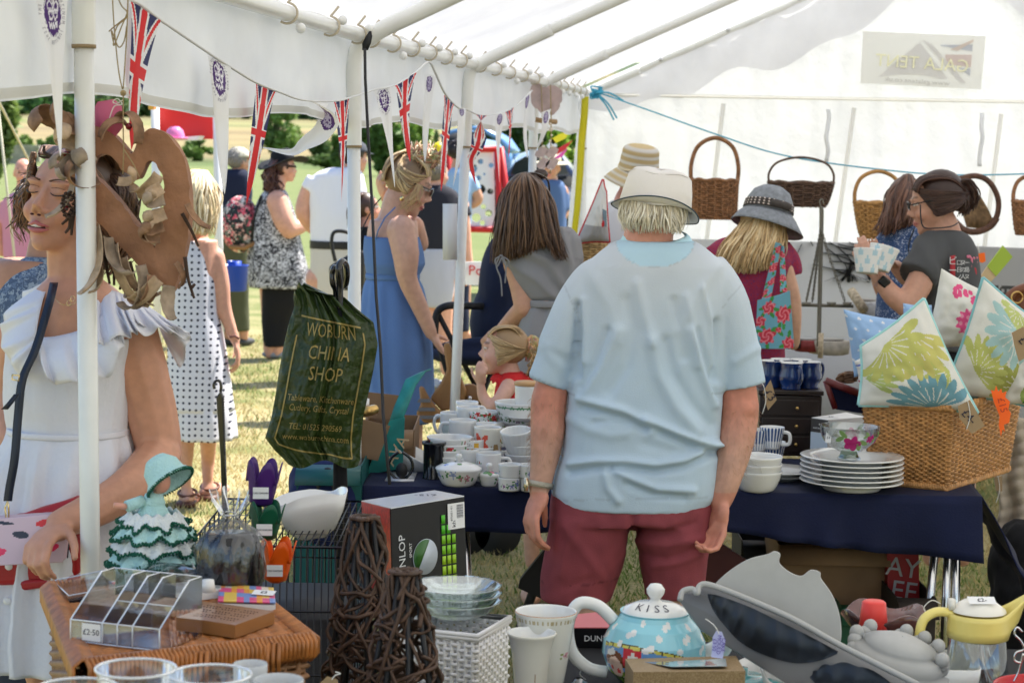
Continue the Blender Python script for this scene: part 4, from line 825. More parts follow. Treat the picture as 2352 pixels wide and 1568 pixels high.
def brimhat(t,M,c,m,crown_,brim_,tilt=0,s=1,wave=.01,nm='hat'):
 mm=M.copy()@Matrix.Rotation(R(tilt),4,'X'); mm.translation=c; g=MB(mm); g.lathe(crown_,n=28,sy=1.12); part(nm,g,m,t,world=True,solid=.003)
 g=MB(mm); g.lathe(brim_,n=36,sy=1.08,wob=lambda a,z,r:(1,wave*(r/.2)**2*math.sin(2*a+.6))); part('hat_brim',g,m,t,world=True,solid=.003)
 return mm
brimhat(t,M,c,fabric('black_felt',(.012,.013,.016)),[(.001,.15),(.05,.152),(.078,.13),(.088,.07),(.092,.045)],[(.09,.045),(.13,.048),(.17,.05),(.195,.045)],14,wave=.035)
g=MB(); B=M.to_3x3(); g.tube([c+B@V(p)for p in((.075,.03,.015),(.055,.085,.016),(.015,.095,.014),(0,.095,.014))],.009,6); part('sunglasses',g,mat('dark_lens',(.01,.008,.008),rough=.1),t,world=True)
g=MB(); g.tube([P(x,y,d-.12)for x,y in((600,450),(584,500),(578,560))],.012,6); part('rucksack_strap',g,mat('black_webbing'),t,world=True)
t2=thing('rucksack','black rucksack with pink rose print on the back of the woman in the black hat','rucksack',P(545,580,d))
rose=mat('rose_print',(.02,.02,.02),rough=.6,flor=(14,.25,[(0,(.012,.014,.016)),(.38,(.70,.10,.14)),(.62,(.75,.42,.36)),(.76,(.05,.09,.06)),(.88,(.72,.68,.6))]))
g=MB(); c_=P(552,515,d-.02); g.ell(c_,(.16,.13,.235),20,14); blob('rucksack_body',g,rose,t2,.02,2)
g=MB(); g.tube([P(528,566,d-.13),P(560,570,d-.16),P(590,556,d-.12)],.018,8); part('base_band',g,mat('tan_leather',(.30,.15,.05),rough=.6),t2,world=True)
# white polo man
d=15.5; ppm=F/d
t,M,c,L=fig('man in white polo shirt, black belt and cream trousers behind the second pole',d,(814,362,55,0,0,0),[[(806,385,38),(795,412,44)],[(716,425,42),(699,465,38),(696,492,34),(716,525,26,.1)],[(735,640,70),(738,740,46),(738,860,26)],[(795,640,70),(795,740,46),(795,860,26)]],torso=[(720,830,410,.1),(715,835,560,.12)],sk='fair',vox=.012,feet=[(2,(0,1,0)),(3,(0,1,0))],shoes=('brown',(.1,.05,.03)))
garment(t,'polo_shirt',d,[(765,822,385,.08),(722,836,402,.12),(708,842,440,.13),(712,842,500,.14),(714,842,560,.14)],fabric('white_pique',(.78,.78,.84)),[[(728,415,52),(712,440,50)]],.013)
garment(t,'trousers',d,[(712,840,562,.14),(712,838,620,.14),(718,830,700,.12),(722,822,840,.1)],fabric('cream_chino',(.62,.58,.52)),vox=.014)
g=MB(); loft(g,d,[(711,843,553,.145),(711,843,563,.147),(711,843,571,.145)],30,cap=0,sub=1); part('belt',g,mat('black_leather',(.012,.012,.012),rough=.4),t,world=True)
hairpart(t,lambda g:cap_hair(g,M,c,1,DB,n=100,L=.03,r=.006)); cap(t,M,c,fabric('charcoal_cap',(.07,.075,.09)))
d=13.5
t,M,c,L=fig('dark haired child in black top half hidden behind the second pole',d,(843,478,85,0,0,0),[[(840,505,28),(838,525,32)],[(836,545,26),(833,590,22),(838,640,18)],[(830,700,44),(830,800,34),(830,935,20)],[(848,700,44),(848,800,34),(848,935,20)]],torso=[(815,862,535,.07),(818,866,660,.08)],sk='pink',hs=.85,vox=.011,feet=[(2,(1,0,0)),(3,(1,0,0))])
garment(t,'top',d,[(825,855,520,.06),(812,862,545,.08),(812,868,620,.1),(812,872,740,.11)],fabric('black_jersey'),vox=.012)
def f(g):
 B=M.to_3x3(); q=lambda*p:c+B@V(p); g.cc=(.06,.03,.02); g.ell(q(0,-.02,.02),(.073,.088,.085),rot=B)
 locks(g,[[q(x,-.03,.095),q(x*1.5,-.095,.02),q(x*1.6,-.10,-.08),q(x*1.4,-.08,-.16)]for x in np.linspace(-.06,.06,7)],160,.009,6,.01,[(.09,.045,.03)],.006)
hairpart(t,f)
t2=thing('handbag','black handbag with tall curved handle beside the man in the white polo','handbag',P(795,665,13.2))
g=MB(); g.slab([P(x,y,13.2)for x,y in((760,665),(835,670),(840,575),(805,582),(754,612))],(0,.14,0)); part('bag_body',g,mat('black_leather'),t2,world=True,bevel=.02)
g=MB(); g.tube(spl([P(x,y,13.25)for x,y in((770,600),(762,560),(766,535),(785,531),(806,540),(820,575))],6),.012,8); part('handle',g,mat('black_leather'),t2,world=True)
# woman in the blue sundress
d=8.5
t,M,c,L=fig('smiling woman in blue denim sundress and sunglasses looking down at the pushchair',d,(938,424,86,-24,0,0),[[(912,455,62),(905,490,66),(900,520,80)],[(922,528,70,-.15),(932,585,62,-.18),(936,640,46,-.18),(962,700,40,-.16),(990,765,30,-.14)],[(950,520,52,.12),(966,560,40,.18)],[(966,560,38,.18),(925,500,34,.22),(886,456,26,.18)],[(905,900,70),(905,980,60),(908,1100,48)],[(940,900,70),(942,980,60),(945,1100,48)]],torso=[(850,958,505,.1),(842,962,545,.13),(846,958,640,.12),(846,975,780,.13)],sk='fair',skincol=(.62,.36,.26),vox=.0065,hands=[(1,(1012,800,d-.12),(1,.2,-.3),(20,45,25),-1),(3,(872,432,d+.1),(1,0,.6),(25,50,30),1)],lips=(.6,.2,.2),mouth='open')
den=mat('chambray',(.13,.24,.50),rough=.9,bump=(160,.5,.003),var=(5,.12),transl=.1)
def bfold(a,u):return .028*max(0,min(1,u-4))*math.sin(13*a+1.5*math.sin(3*a))
g=MB(); loft(g,d,[(838,962,543,.132),(835,972,575,.145),(838,976,605,.15),(843,962,632,.125),(843,962,640,.125),(834,972,665,.14),(828,984,720,.165),(826,992,800,.19),(836,996,900,.2),(840,1000,962,.21)],80,.9,cap=0,fold=bfold); part('sundress',g,den,t,world=True,solid=.002)
g=MB(); loft(g,d,[(841,963,628,.128),(840,964,634,.13),(841,963,640,.128)],40,cap=0,sub=2); part('waist_tie',g,den,t,world=True,solid=.003)
for q in([(908,476,-.13),(884,500,-.14),(868,530,-.135),(864,548,-.12)],[(905,474,.1),(855,520,.1),(850,545,.1)]):g=MB(); g.tube([P(x,y,d+dd)for x,y,dd in q],.005,6,flat=.6); part('shoulder_strap',g,den,t,world=True)
def f(g):
 B=M.to_3x3(); q=lambda*p:c+B@V(p); cols=[(.42,.28,.14),(.55,.39,.2),(.30,.19,.10),(.64,.50,.30)]
 g.cc=(.25,.16,.09); g.ell(q(0,-.022,.03),(.079,.094,.09),18,12,rot=B)
 for sg in(1,-1):locks(g,[[q(sg*.06,.06-.02*k,.07-.03*k),q(sg*.085,.0,.05-.03*k),q(sg*.07,-.06,.06-.015*k),q(sg*.02,-.06,.11)]for k in range(4)],160,.0042,3+sg,.004,cols,.004,8)
 locks(g,[[q(x,.068-3*x*x,.073-3*x*x),q(x*1.08,.03,.110-4*x*x),q(x*.6,-.02,.120),q(x*.3,-.05,.13)]for x in np.linspace(-.068,.068,8)],160,.0045,9,.005,cols,.005,8)
 locks(g,[[q(x,-.10,-.03),q(x,-.11,.02),q(x*.8,-.1,.08),q(x*.3,-.06,.13)]for x in np.linspace(-.06,.06,6)],140,.0045,10,.004,cols,.004,8)
 bc=P(972,362,d); rg=random.Random(4)
 for i in range(210):
  n_=V((rg.gauss(0,1),rg.gauss(0,1),rg.gauss(0,1))).normalized(); r_=.042; cc=rg.choice(cols); g.cc=tuple(z*(.7+.6*rg.random())for z in cc); a=bc+V((n_.x*.055,n_.y*.045,n_.z*.036)); tg=n_.cross(V((rg.gauss(0,1),rg.gauss(0,1),rg.gauss(0,1)))).normalized()*.035
  g.tube([a-tg,a+n_*.012,a+tg+n_*.004*rg.random(),a+tg*1.7+n_*rg.random()*.01],[.004,.0045,.003,.001],4)
 locks(g,[[q(.083,.045,.02),q(.09,.05,-.03),q(.085,.045,-.07),q(.08,.04,-.11)],[q(.083,.03,.02),q(.09,.03,-.03),q(.088,.02,-.07),q(.08,.02,-.10)]],26,.002,5,.008,[(.6,.42,.22)],.008,16)
hairpart(t,f)
B=M.to_3x3(); g=MB();
for sg in(1,-1):ellm(g,M,c,(sg*.032,.098,.010),(.025,.006,.018)); g.tube([c+B@V(p)for p in((sg*.056,.092,.018),(sg*.080,.03,.016),(sg*.083,-.01,.01))],.0032,6)
g.tube([c+B@V(p)for p in((-.012,.1,.012),(.012,.1,.012))],.003,6); part('sunglasses',g,mat('tortoise',(.035,.015,.008),rough=.15,coat=.5),t,world=True)
g=MB(); ellm(g,M,c,(.085,-.002,-.06),(.009,.009,.012)); part('earring',g,mat('gold'),t,world=True)
g=MB(); g.tube(spl([P(x,y,d+.15)for x,y in((880,450),(862,470),(845,500),(830,530))],5),.006,6,flat=.5); part('bag_strap',g,blk,t,world=True)
# man in dark T-shirt and grey shorts
d=15
t,M,c,L=fig('grey haired man in black T-shirt and pale grey shorts seen from behind',d,(1002,400,40,0,0,0),[[(1000,425,38),(998,445,44)],[(1060,470,36),(1066,530,32),(1072,580,26),(1078,605,20)],[(975,640,56),(985,720,42),(1002,815,26)],[(1022,640,56),(1020,720,42),(1024,850,26)]],torso=[(955,1050,450,.1),(950,1050,570,.13)],sk='fair',vox=.011,hands=[(1,(1082,632,d),(-1,0,0),(20,30,20),1)],feet=[(2,(.4,1,0)),(3,(.4,1,0))],shoes=('trainer2',(.3,.33,.38)))
garment(t,'t_shirt',d,[(978,1024,425,.08),(950,1052,442,.12),(940,1062,475,.14),(940,1054,520,.15),(942,1050,572,.15)],fabric('charcoal_jersey',(.022,.022,.03)),[[(1050,455,44),(1064,500,44)],[(955,455,44),(945,500,42)]],.013)
garment(t,'shorts',d,[(942,1050,568,.15),(945,1048,620,.15),(952,1044,670,.14),(966,1036,705,.12)],fabric('pale_grey_cotton',(.42,.43,.50)),vox=.013)
hairpart(t,lambda g:cap_hair(g,M,c,1,(.22,.19,.16),n=240,L=.022,r=.006,grow=1.03,wild=.4))
# man in light blue shirt at the ball board
d=19
t,M,c,L=fig('dark haired man in light blue shirt standing at the red framed ball board',d,(1056,352,75,0,0,0),[[(1052,375,30),(1050,395,34)],[(1080,420,30),(1098,455,26),(1086,470,20)],[(1046,600,40),(1046,700,30),(1046,780,20)],[(1066,600,40),(1066,700,30),(1066,780,20)]],torso=[(1030,1075,400,.09),(1030,1078,520,.1)],sk='mid',vox=.014,feet=[(2,(1,.3,0)),(3,(1,.3,0))])
garment(t,'shirt',d,[(1038,1068,385,.08),(1026,1084,402,.12),(1024,1086,440,.13),(1028,1082,520,.13)],fabric('sky_cotton',(.32,.46,.66)),[[(1078,412,34),(1092,440,32)]],.015)
garment(t,'trousers',d,[(1028,1080,515,.12),(1030,1080,640,.11),(1032,1078,760,.1)],fabric('navy_jersey'),vox=.015)
hairpart(t,lambda g:cap_hair(g,M,c,1,(.03,.02,.02),n=140,L=.03,r=.007))
# person in denim shirt behind the wind chime
d=17
t,M,c,L=fig('person in blue denim shirt beyond the last pole under the wind chime',d,(1264,385,190,0,0,0),[[(1264,405,30),(1268,425,36)],[(1290,440,34),(1294,490,28),(1275,505,22,-.1)],[(1256,620,40),(1256,815,22)],[(1280,620,40),(1280,815,22)]],torso=[(1246,1294,430,.09),(1248,1296,560,.1)],sk='mid',vox=.014,feet=[(2,(0,-1,0)),(3,(0,-1,0))])
garment(t,'shirt',d,[(1252,1282,412,.08),(1242,1298,425,.12),(1240,1302,480,.13),(1246,1300,600,.13)],fabric('denim',(.08,.14,.28)),[[(1286,435,38),(1294,485,34)]],.015)
garment(t,'trousers',d,[(1246,1298,590,.12),(1248,1296,690,.11),(1250,1294,790,.1)],fabric('navy_jersey'),vox=.015)
brimhat(t,M,c,fabric('sun_hat',(.6,.55,.42)),[(.001,.135),(.06,.13),(.085,.08),(.09,.05)],[(.09,.05),(.13,.04),(.16,.03)],0)
# woman with long brown hair in grey dress
d=7.9
t,M,c,L=fig('woman with long brown hair and draped grey dress seen from behind',d,(1208,470,-12,-14,0,0),[[(1212,520,66),(1228,570,80)],[(1184,600,62,-.02),(1198,655,58,-.04),(1206,705,52,-.06)],[(1206,705,50,-.06),(1175,735,40,.04),(1150,760,30,.12)],[(1215,900,80),(1220,1050,60),(1222,1290,34)],[(1275,900,80),(1280,1050,60),(1282,1290,34)]],torso=[(1175,1330,560,.09),(1185,1325,640,.11),(1205,1315,700,.11),(1190,1330,820,.13)],sk='tan',vox=.0075,feet=[(3,(0,1,0)),(4,(0,1,0))],skincol=(.55,.30,.20),hands=[(2,(1128,782,8.05),(0,1,-.4),(20,30,20),1)])
gj=mat('grey_jersey',(.27,.27,.285),rough=.9,bump=(300,.3,.002),transl=.08)
GC=creases([([(1165,600),(1230,640),(1290,700)],9,.008),([(1170,575),(1250,620),(1300,690)],9,-.008),([(1180,560),(1260,600),(1310,680)],9,.007),([(1290,530),(1310,600),(1312,680)],8,.007),([(1272,540),(1296,610),(1300,690)],8,-.007),([(1310,540),(1322,600)],7,-.006),([(1225,715),(1215,800)],9,.008),([(1250,715),(1245,800)],9,-.008),([(1275,715),(1275,800)],9,.008),([(1215,698),(1320,688)],8,-.010)],1.1)
garment(t,'grey_dress',d,[(1196,1310,520,.075),(1166,1335,545,.1),(1155,1342,590,.125),(1172,1336,640,.13),(1205,1322,690,.12),(1200,1325,705,.12),(1188,1338,770,.15),(1170,1360,900,.18),(1165,1365,1060,.2)],gj,(),.008,both(GC,wrinkle(.004,9,3)))
g=MB(); loft(g,d,[(1204,1323,686,.125),(1203,1324,694,.127),(1203,1324,702,.125)],40,cap=0,sub=2); part('waist_band',g,gj,t,world=True,solid=.003)
g=MB()
for q in([(1150,585),(1140,610),(1150,640),(1153,680)],[(1152,585),(1162,610),(1160,650)],[(1150,588),(1138,596),(1142,612),(1152,592)],[(1150,588),(1168,598),(1164,612),(1152,592)]):g.tube(spl([P(x,y,d-.13)for x,y in q],5),.0028,5)
part('sleeve_tie',g,gj,t,world=True)
def f(g):
 q=lambda x,y,dd=-.09:P(x,y,d+dd); g.cc=(.05,.027,.018); g.ell(P(1207,462,d+.0),(.088,.105,.11),20,14)
 cols=[(.07,.037,.023),(.10,.052,.03),(.13,.07,.038),(.055,.03,.02),(.17,.09,.045)]
 gd=[[q(1196,402,0),q(1155,450,.02),q(1142,540,.0),q(1136,610,-.02)],[q(1200,400,-.02),q(1170,440,-.07),q(1158,530,-.09),q(1150,600,-.08)],[q(1205,398,-.03),q(1190,430,-.10),q(1180,520,-.12),q(1178,600,-.12)],[q(1208,398,-.03),q(1215,430,-.11),q(1215,520,-.13),q(1212,585,-.13)],[q(1212,398,-.03),q(1235,430,-.10),q(1246,500,-.13),q(1262,565,-.15)],[q(1215,400,-.02),q(1252,440,-.06),q(1268,520,-.12),q(1288,602,-.15)],[q(1218,402,0),q(1262,460,.01),q(1272,530,-.06),q(1296,590,-.12)]]
 locks(g,gd,1500,.0040,12,.010,cols,.008,7,cut=.18,sub=6)
hairpart(t,f)
g=MB(); g.tube(spl([P(x,y,d+dd)for x,y,dd in((1150,452,.04),(1170,425,0),(1215,398,-.02),(1255,410,.0),(1262,440,.05))],5),.004,6); g.ell(P(1242,400,d+.04),(.028,.008,.02)); part('sunglasses',g,mat('tortoise'),t,world=True)
# toddler
d=7.5
t,M,c,L=fig('blond toddler in red frilled top with her fingers in her mouth',d,(1156,806,275,2,0,0),[[(1170,845,46),(1172,870,54)],[(1168,888,40,-.08),(1148,918,34,-.12),(1128,935,30,-.12)],[(1128,934,30,-.12),(1110,912,26,-.1),(1104,884,20,-.1)],[(1180,1050,60),(1130,1080,50),(1110,1150,34)]],torso=[(1140,1205,872,.06),(1138,1210,930,.08),(1140,1210,1060,.09)],sk='fair',hs=.80,vox=.006,chub=1.12,hands=[(2,(1104,858,7.38),(.3,.5,.6),(40,60,40),1,.8)],mouth='open',skincol=(.66,.38,.29))
redc=mat('red_broderie',(.60,.02,.022),rough=.85,bump=(90,.6,.004))
garment(t,'red_top',d,[(1160,1200,852,.05),(1144,1212,868,.078),(1136,1214,892,.095),(1130,1214,940,.095),(1126,1218,1060,.11)],redc,(),.008)
for q0,q1 in(((1140,858),(1205,862)),):
 g=MB(); I=[P(1176,860,d)+V((.050*math.cos(a),.048*math.sin(a),.006*math.cos(2*a)))for a in np.linspace(0,6.283,90)]; cI=P(1176,860,d); g.grid([[cI+(p-cI)*(1+.55*k)+V((0,0,-.030*k*k+.006*k*math.sin(i*.95)))for i,p in enumerate(I)]for k in(0,.35,.7,1)]); part('frill',g,redc,t,world=True,solid=.002)
def f(g):
 B=M.to_3x3(); q=lambda*p:c+B@V([z*.8 for z in p]); cols=[(.50,.33,.16),(.62,.44,.24),(.40,.26,.12)]
 g.cc=(.36,.23,.12); g.ell(q(0,-.022,.03),(.062,.076,.072),18,12,rot=B)
 for sg in(1,-1):locks(g,[[q(sg*.05,.07-.02*k,.08-.03*k),q(sg*.085,.01,.06-.03*k),q(sg*.075,-.06,.03-.01*k),q(sg*.02,-.11,.02)]for k in range(5)],150,.0036,3+sg,.004,cols,.003,8)
 locks(g,[[q(x,.072-3*x*x,.068-3*x*x),q(x*1.08,.035,.108-4*x*x),q(x*.9,-.05,.11),q(x*.3,-.11,.03)]for x in np.linspace(-.05,.05,6)],150,.0038,9,.004,cols,.003,8)
 bc=P(1222,797,d); rg=random.Random(4)
 for i in range(150):
  n_=V((rg.gauss(0,1),rg.gauss(0,1),rg.gauss(0,1))).normalized(); cc=rg.choice(cols); g.cc=tuple(z*(.7+.6*rg.random())for z in cc); a=bc+V((n_.x*.026,n_.y*.026,n_.z*.034)); tg=n_.cross(V((rg.gauss(0,1),rg.gauss(0,1),rg.gauss(0,1)))).normalized()*.022
  g.tube([a-tg,a+n_*.008,a+tg,a+tg*1.5+V((0,0,-.012))],[.003,.0035,.0025,.001],4)
 locks(g,[[P(1222,800,d),P(1232,820,d),P(1236,850,d),P(1228,872,d)],[P(1218,800,d-.03),P(1226,825,d-.03),P(1222,850,d-.03),P(1214,860,d-.03)]],40,.003,6,.008,cols,.01,14,curl=.004)
hairpart(t,f)
# woman in straw hat
d=9.6
t,M,c,L=fig('woman in tall straw hat and white sleeveless top beyond the man in the bucket hat',d,(1466,432,10,-20,0,0),[[(1440,455,56),(1435,480,64)],[(1376,492,44),(1366,550,40),(1362,620,34),(1362,700,26)],[(1500,492,44),(1512,550,40),(1510,640,32)],[(1400,900,60),(1400,1150,34)],[(1460,900,60),(1460,1150,34)]],torso=[(1385,1490,478,.1),(1382,1492,700,.12)],sk='red',vox=.009,skincol=(.60,.27,.19))
garment(t,'sleeveless_top',d,[(1405,1478,462,.08),(1384,1494,482,.11),(1378,1500,530,.13),(1378,1502,640,.14),(1370,1505,740,.15)],fabric('white_cotton',(.78,.77,.80),transl=.15),vox=.01)
garment(t,'trousers',d,[(1372,1500,730,.15),(1375,1500,850,.14),(1380,1490,1130,.12)],fabric('stone_cotton',(.5,.47,.42)),vox=.014)
straw=mat('straw_braid',(.66,.55,.34),rough=.8,wave=(60,.6,'Z'),flor=(9,.0,[(0,(.72,.60,.38)),(.4,(.80,.77,.70)),(.7,(.62,.47,.24))]),stretch=(.1,.1,3))
HT=Matrix.Translation(P(1466,392,d))@Euler((R(10),R(6),0)).to_matrix().to_4x4(); g=MB(HT); g.lathe([(.001,.115),(.04,.116),(.07,.110),(.082,.095),(.084,.05),(.088,.0)],n=32,sy=1.1)
def strawc(z):return(.80,.77,.72)if int((z+.5)*62)%2 else(.66,.51,.27)
g.c=[strawc(((HT.inverted()@V(p)).z))for p in g.v]; sm=mat('straw_stripe',vcol=True,rough=.85,wave=(90,.7,'Z'))
HB=[(.082+.0*k,.0)for k in(0,)]
g2=MB(HT); prof=[(.001,.115),(.02,.117),(.04,.116),(.055,.114),(.07,.109),(.078,.102),(.082,.094)]+[(.083+.0005*k,.092-.0046*k)for k in range(20)]; g2.lathe(prof,n=32,sy=1.1); g2.c=[strawc((HT.inverted()@V(p)).z)for p in g2.v]; part('straw_hat',g2,sm,t,world=True,vcol=True,solid=.003)
g2=MB(HT); g2.lathe([(.088+.008*k,.002-.0052*k-.0003*k*k)for k in range(9)],n=40,sy=1.05,wob=lambda a,z,r:(1,.012*math.sin(2*a+1)*(r/.15))); g2.c=[((.80,.77,.72)if(i//40)%3==1 else(.70,.55,.30))for i in range(len(g2.v))]; part('hat_brim',g2,sm,t,world=True,vcol=True,solid=.003)
g=MB(HT); g.tube([(.092*math.cos(a),.1*math.sin(a),.012+.004*math.sin(3*a))for a in np.linspace(0,6.283,40)],.005,6); part('hat_cord',g,mat('cord_cream',(.7,.6,.42),rough=.8),t,world=True)
# blonde woman in grey hat and red floral dress
d=8.3
t,M,c,L=fig('woman with long blonde hair, grey felt hat and red and navy floral dress',d,(1764,500,40,-24,6,0),[[(1748,540,60),(1735,580,74)],[(1800,618,46,-.04),(1818,680,42,-.06),(1824,735,36,-.08),(1822,790,30,-.08)],[(1645,600,50),(1635,680,42),(1640,760,34)],[(1690,900,80),(1690,1150,40)],[(1750,900,80),(1750,1150,40)]],torso=[(1670,1790,560,.09),(1650,1800,620,.11),(1655,1790,800,.12)],sk='fair',vox=.008,skincol=(.62,.36,.24))
redf=mat('ditsy_print',(.3,.02,.03),rough=.8,flor=(70,.2,[(0,(.34,.012,.03)),(.5,(.05,.03,.17)),(.72,(.55,.03,.05)),(.92,(.08,.04,.2))]),transl=.06)
garment(t,'floral_dress',d,[(1668,1796,545,.07),(1636,1812,562,.11),(1618,1822,600,.125),(1628,1812,660,.125),(1640,1796,720,.12),(1630,1800,790,.15),(1620,1815,1000,.18)],redf,[[(1790,570,60),(1812,600,56),(1818,632,54)],[(1650,575,56),(1632,620,54)]],.009)
def f(g):
 cols=[(.56,.38,.18),(.66,.48,.25),(.74,.58,.34),(.46,.30,.14)]; q=lambda x,y,dd=-.1:P(x,y,d+dd); g.cc=(.45,.3,.15); g.ell(P(1752,505,d),(.09,.1,.09),18,12)
 gd=[[q(1735,478,0),q(1700,520,-.04),q(1665,565,-.1),q(1648,610,-.12)],[q(1745,478,-.05),q(1722,520,-.09),q(1690,575,-.13),q(1668,625,-.14)],[q(1755,480,-.07),q(1740,530,-.12),q(1715,585,-.14),q(1700,630,-.14)],[q(1768,480,-.07),q(1758,530,-.12),q(1742,585,-.14),q(1732,630,-.14)],[q(1780,480,-.05),q(1780,530,-.10),q(1765,580,-.13),q(1758,620,-.13)],[q(1800,485,.0),q(1800,530,-.03),q(1795,560,-.08),q(1790,590,-.1)]]
 locks(g,gd,1100,.0040,13,.010,cols,.008,7,cut=.22,sub=6)
hairpart(t,f)
mm=Matrix.Translation(P(1764,486,d))@Euler((R(-6),R(14),R(20))).to_matrix().to_4x4(); felt=fabric('grey_felt',(.26,.28,.31),var=(60,.25))
g=MB(mm); g.lathe([(.001,.104),(.04,.10),(.07,.08),(.088,.045),(.094,.0)],n=32,sy=1.12); part('felt_hat',g,felt,t,world=True,solid=.003)
g=MB(mm); g.lathe([(.094,.0),(.112,-.022),(.128,-.05),(.136,-.066)],n=36,sy=1.05,wob=lambda a,z,r:(1+.14*max(0,math.cos(a))*(-z/.06),.5*z*(-math.cos(a)*-.35))); part('hat_brim',g,felt,t,world=True,solid=.003)
g=MB(mm); g.grid([[(r_*math.cos(a),r_*1.12*math.sin(a),z)for a in np.linspace(0,6.283,97)]for r_,z in[(.094+.0007*q_,.036-.0054*q_)for q_ in range(7)]]); nn=len(g.f); part('spotted_band',g,mat('spot_band',vcol=True,rough=.7),t,world=True,facecol=[(.66,.56,.50)if(i%3==0 and(i//96)%2==0)else(.045,.035,.03)for i in range(nn)],solid=.003)
g=MB(mm)
for a in(-.5,.5):g.ell((.075*math.cos(-1.6+a*.5),.1*math.sin(-1.6+a*.5)-.01,.02),(.03,.012,.016))
part('hat_bow',g,mat('bow_brown',(.06,.05,.045),rough=.7),t,world=True)
t2=thing('tote_bag','pale blue tote bag with red rose print hanging from her shoulder','tote bag',P(1780,800,8.1))
def rosef(u,v,s=5):
 h=(.17,.42,.52)
 for(a,b,r_)in((.3,.25,.17),(.75,.62,.17),(.35,.8,.14),(.85,.1,.13),(.12,.55,.12),(.6,.35,.06)):
  q=math.hypot((u-a)*.7,v-b)
  if q<r_*(.85+.15*math.sin(7*math.atan2(v-b,u-a))):h=(.62,.04,.07)if math.sin(q*70+3*math.atan2(v-b,u-a))<.3 else(.80,.22,.26)
  for k in range(3):
   an=k*2.1+a*9; x=(u-a-r_*1.25*math.cos(an))*.7; y=v-b-r_*1.2*math.sin(an)
   if h[0]<.2 and(x*math.cos(an)+y*math.sin(an))**2/.006+(-x*math.sin(an)+y*math.cos(an))**2/.0012<1:h=(.06,.30,.06)
 return h
panel('bag_body',P(1738,800,8.08),P(1822,800,8.04),P(1812,668,8.06),P(1745,690,8.1),50,70,rosef,prtf,t2,.03,off=lambda u,v:V((0,-.02*math.sin(u*3.1),0)))
panel('shoulder_strap',P(1742,720,8.1),P(1768,700,8.08),P(1794,560,8.12),P(1782,556,8.15),12,60,lambda u,v:rosef(u*.3+.1,v*2%1),prtf,t2,.004)
panel('shoulder_strap',P(1792,672,8.06),P(1808,672,8.05),P(1800,566,8.12),P(1792,562,8.14),10,40,lambda u,v:rosef(u*.3+.6,v*2%1),prtf,t2,.004)
# woman in blue floral top
d=9.3
t,M,c,L=fig('woman in navy blouse with small white flowers behind the stallholder in grey',d,(2078,466,-22,-4,0,0),[[(2080,490,52),(2082,520,60)],[(2026,560,44),(2018,640,36),(2040,700,30,.1)],[(2060,900,60),(2060,1170,34)],[(2110,900,60),(2110,1170,34)]],torso=[(2030,2140,530,.09),(2025,2150,700,.12)],sk='mid',vox=.009)
garment(t,'blouse',d,[(2056,2118,512,.08),(2025,2148,530,.11),(2012,2160,570,.13),(2020,2158,640,.14),(2010,2160,760,.16)],mat('navy_floral',(.03,.06,.16),rough=.8,flor=(42,.15,[(0,(.035,.075,.19)),(.62,(.55,.6,.72)),(.72,(.05,.10,.24))]),transl=.06),[[(2035,550,50),(2016,610,46)]],.01)
garment(t,'trousers',d,[(2012,2158,750,.15),(2020,2150,900,.13),(2030,2140,1150,.1)],fabric('navy_jersey'),vox=.014)
def f(g):
 q=lambda x,y,dd=-.1:P(x,y,d+dd); cols=[(.10,.045,.03),(.14,.065,.04),(.07,.03,.02)]; g.cc=(.07,.03,.02); g.ell(P(2080,458,d),(.085,.1,.105))
 locks(g,[[q(2078,402,0),q(2045,440,0),q(2036,490,-.03),q(2012,532,-.06)],[q(2080,402,-.03),q(2055,440,-.08),q(2045,490,-.1),q(2030,545,-.12)],[q(2085,400,-.03),q(2082,440,-.1),q(2075,490,-.12),q(2058,530,-.13)],[q(2092,402,-.02),q(2108,440,-.08),q(2105,490,-.1),q(2090,520,-.1)]],360,.007,14,.008,cols,.010,9,cut=.2)
hairpart(t,f); g=MB(); g.tube(spl([P(x,y,d+dd)for x,y,dd in((2052,470,-.0),(2062,458,-.09),(2090,455,-.1),(2108,462,-.05))],5),.005,6); part('spectacle_arm',g,mat('tortoise'),t,world=True)
g=MB(); g.tube(spl([P(x,y,d-.13)for x,y in((2100,525),(2088,560),(2088,600),(2092,650))],5),.006,6,flat=.5); part('bag_strap',g,blk,t,world=True)
# stallholder in grey T-shirt
d=8.0
t,M,c,L=fig('dark haired woman in glasses and charcoal T-shirt studying a patterned pot',d,(2148,466,277,-14,0,0),[[(2165,510,68),(2172,545,80)],[(2128,600,56,-.12),(2112,650,62,-.17),(2082,700,58,-.2)],[(2082,700,56,-.2),(2050,678,48,-.2),(2016,634,34,-.18)],[(2120,600,50,.1),(2090,640,44,.16),(2058,612,32,.14)],[(2140,900,90),(2140,1280,44)],[(2210,900,90),(2210,1280,44)]],torso=[(2130,2210,555,.08),(2115,2225,620,.11),(2110,2230,800,.12)],sk='mid',skincol=(.55,.30,.21),vox=.0065,hands=[(2,(1988,590,7.83),(-.25,.55,.5),(25,30,15),-1,1.05),(3,(2030,590,8.1),(-.3,-.3,.6),(10,15,10),1)])
TC=creases([([(2110,560),(2150,620),(2190,700)],12,.006),([(2150,560),(2165,640),(2150,720)],12,-.008),([(2200,560),(2205,650),(2190,740)],14,.005),([(2075,600),(2110,640)],9,.005),([(2225,600),(2215,700)],10,-.005)])
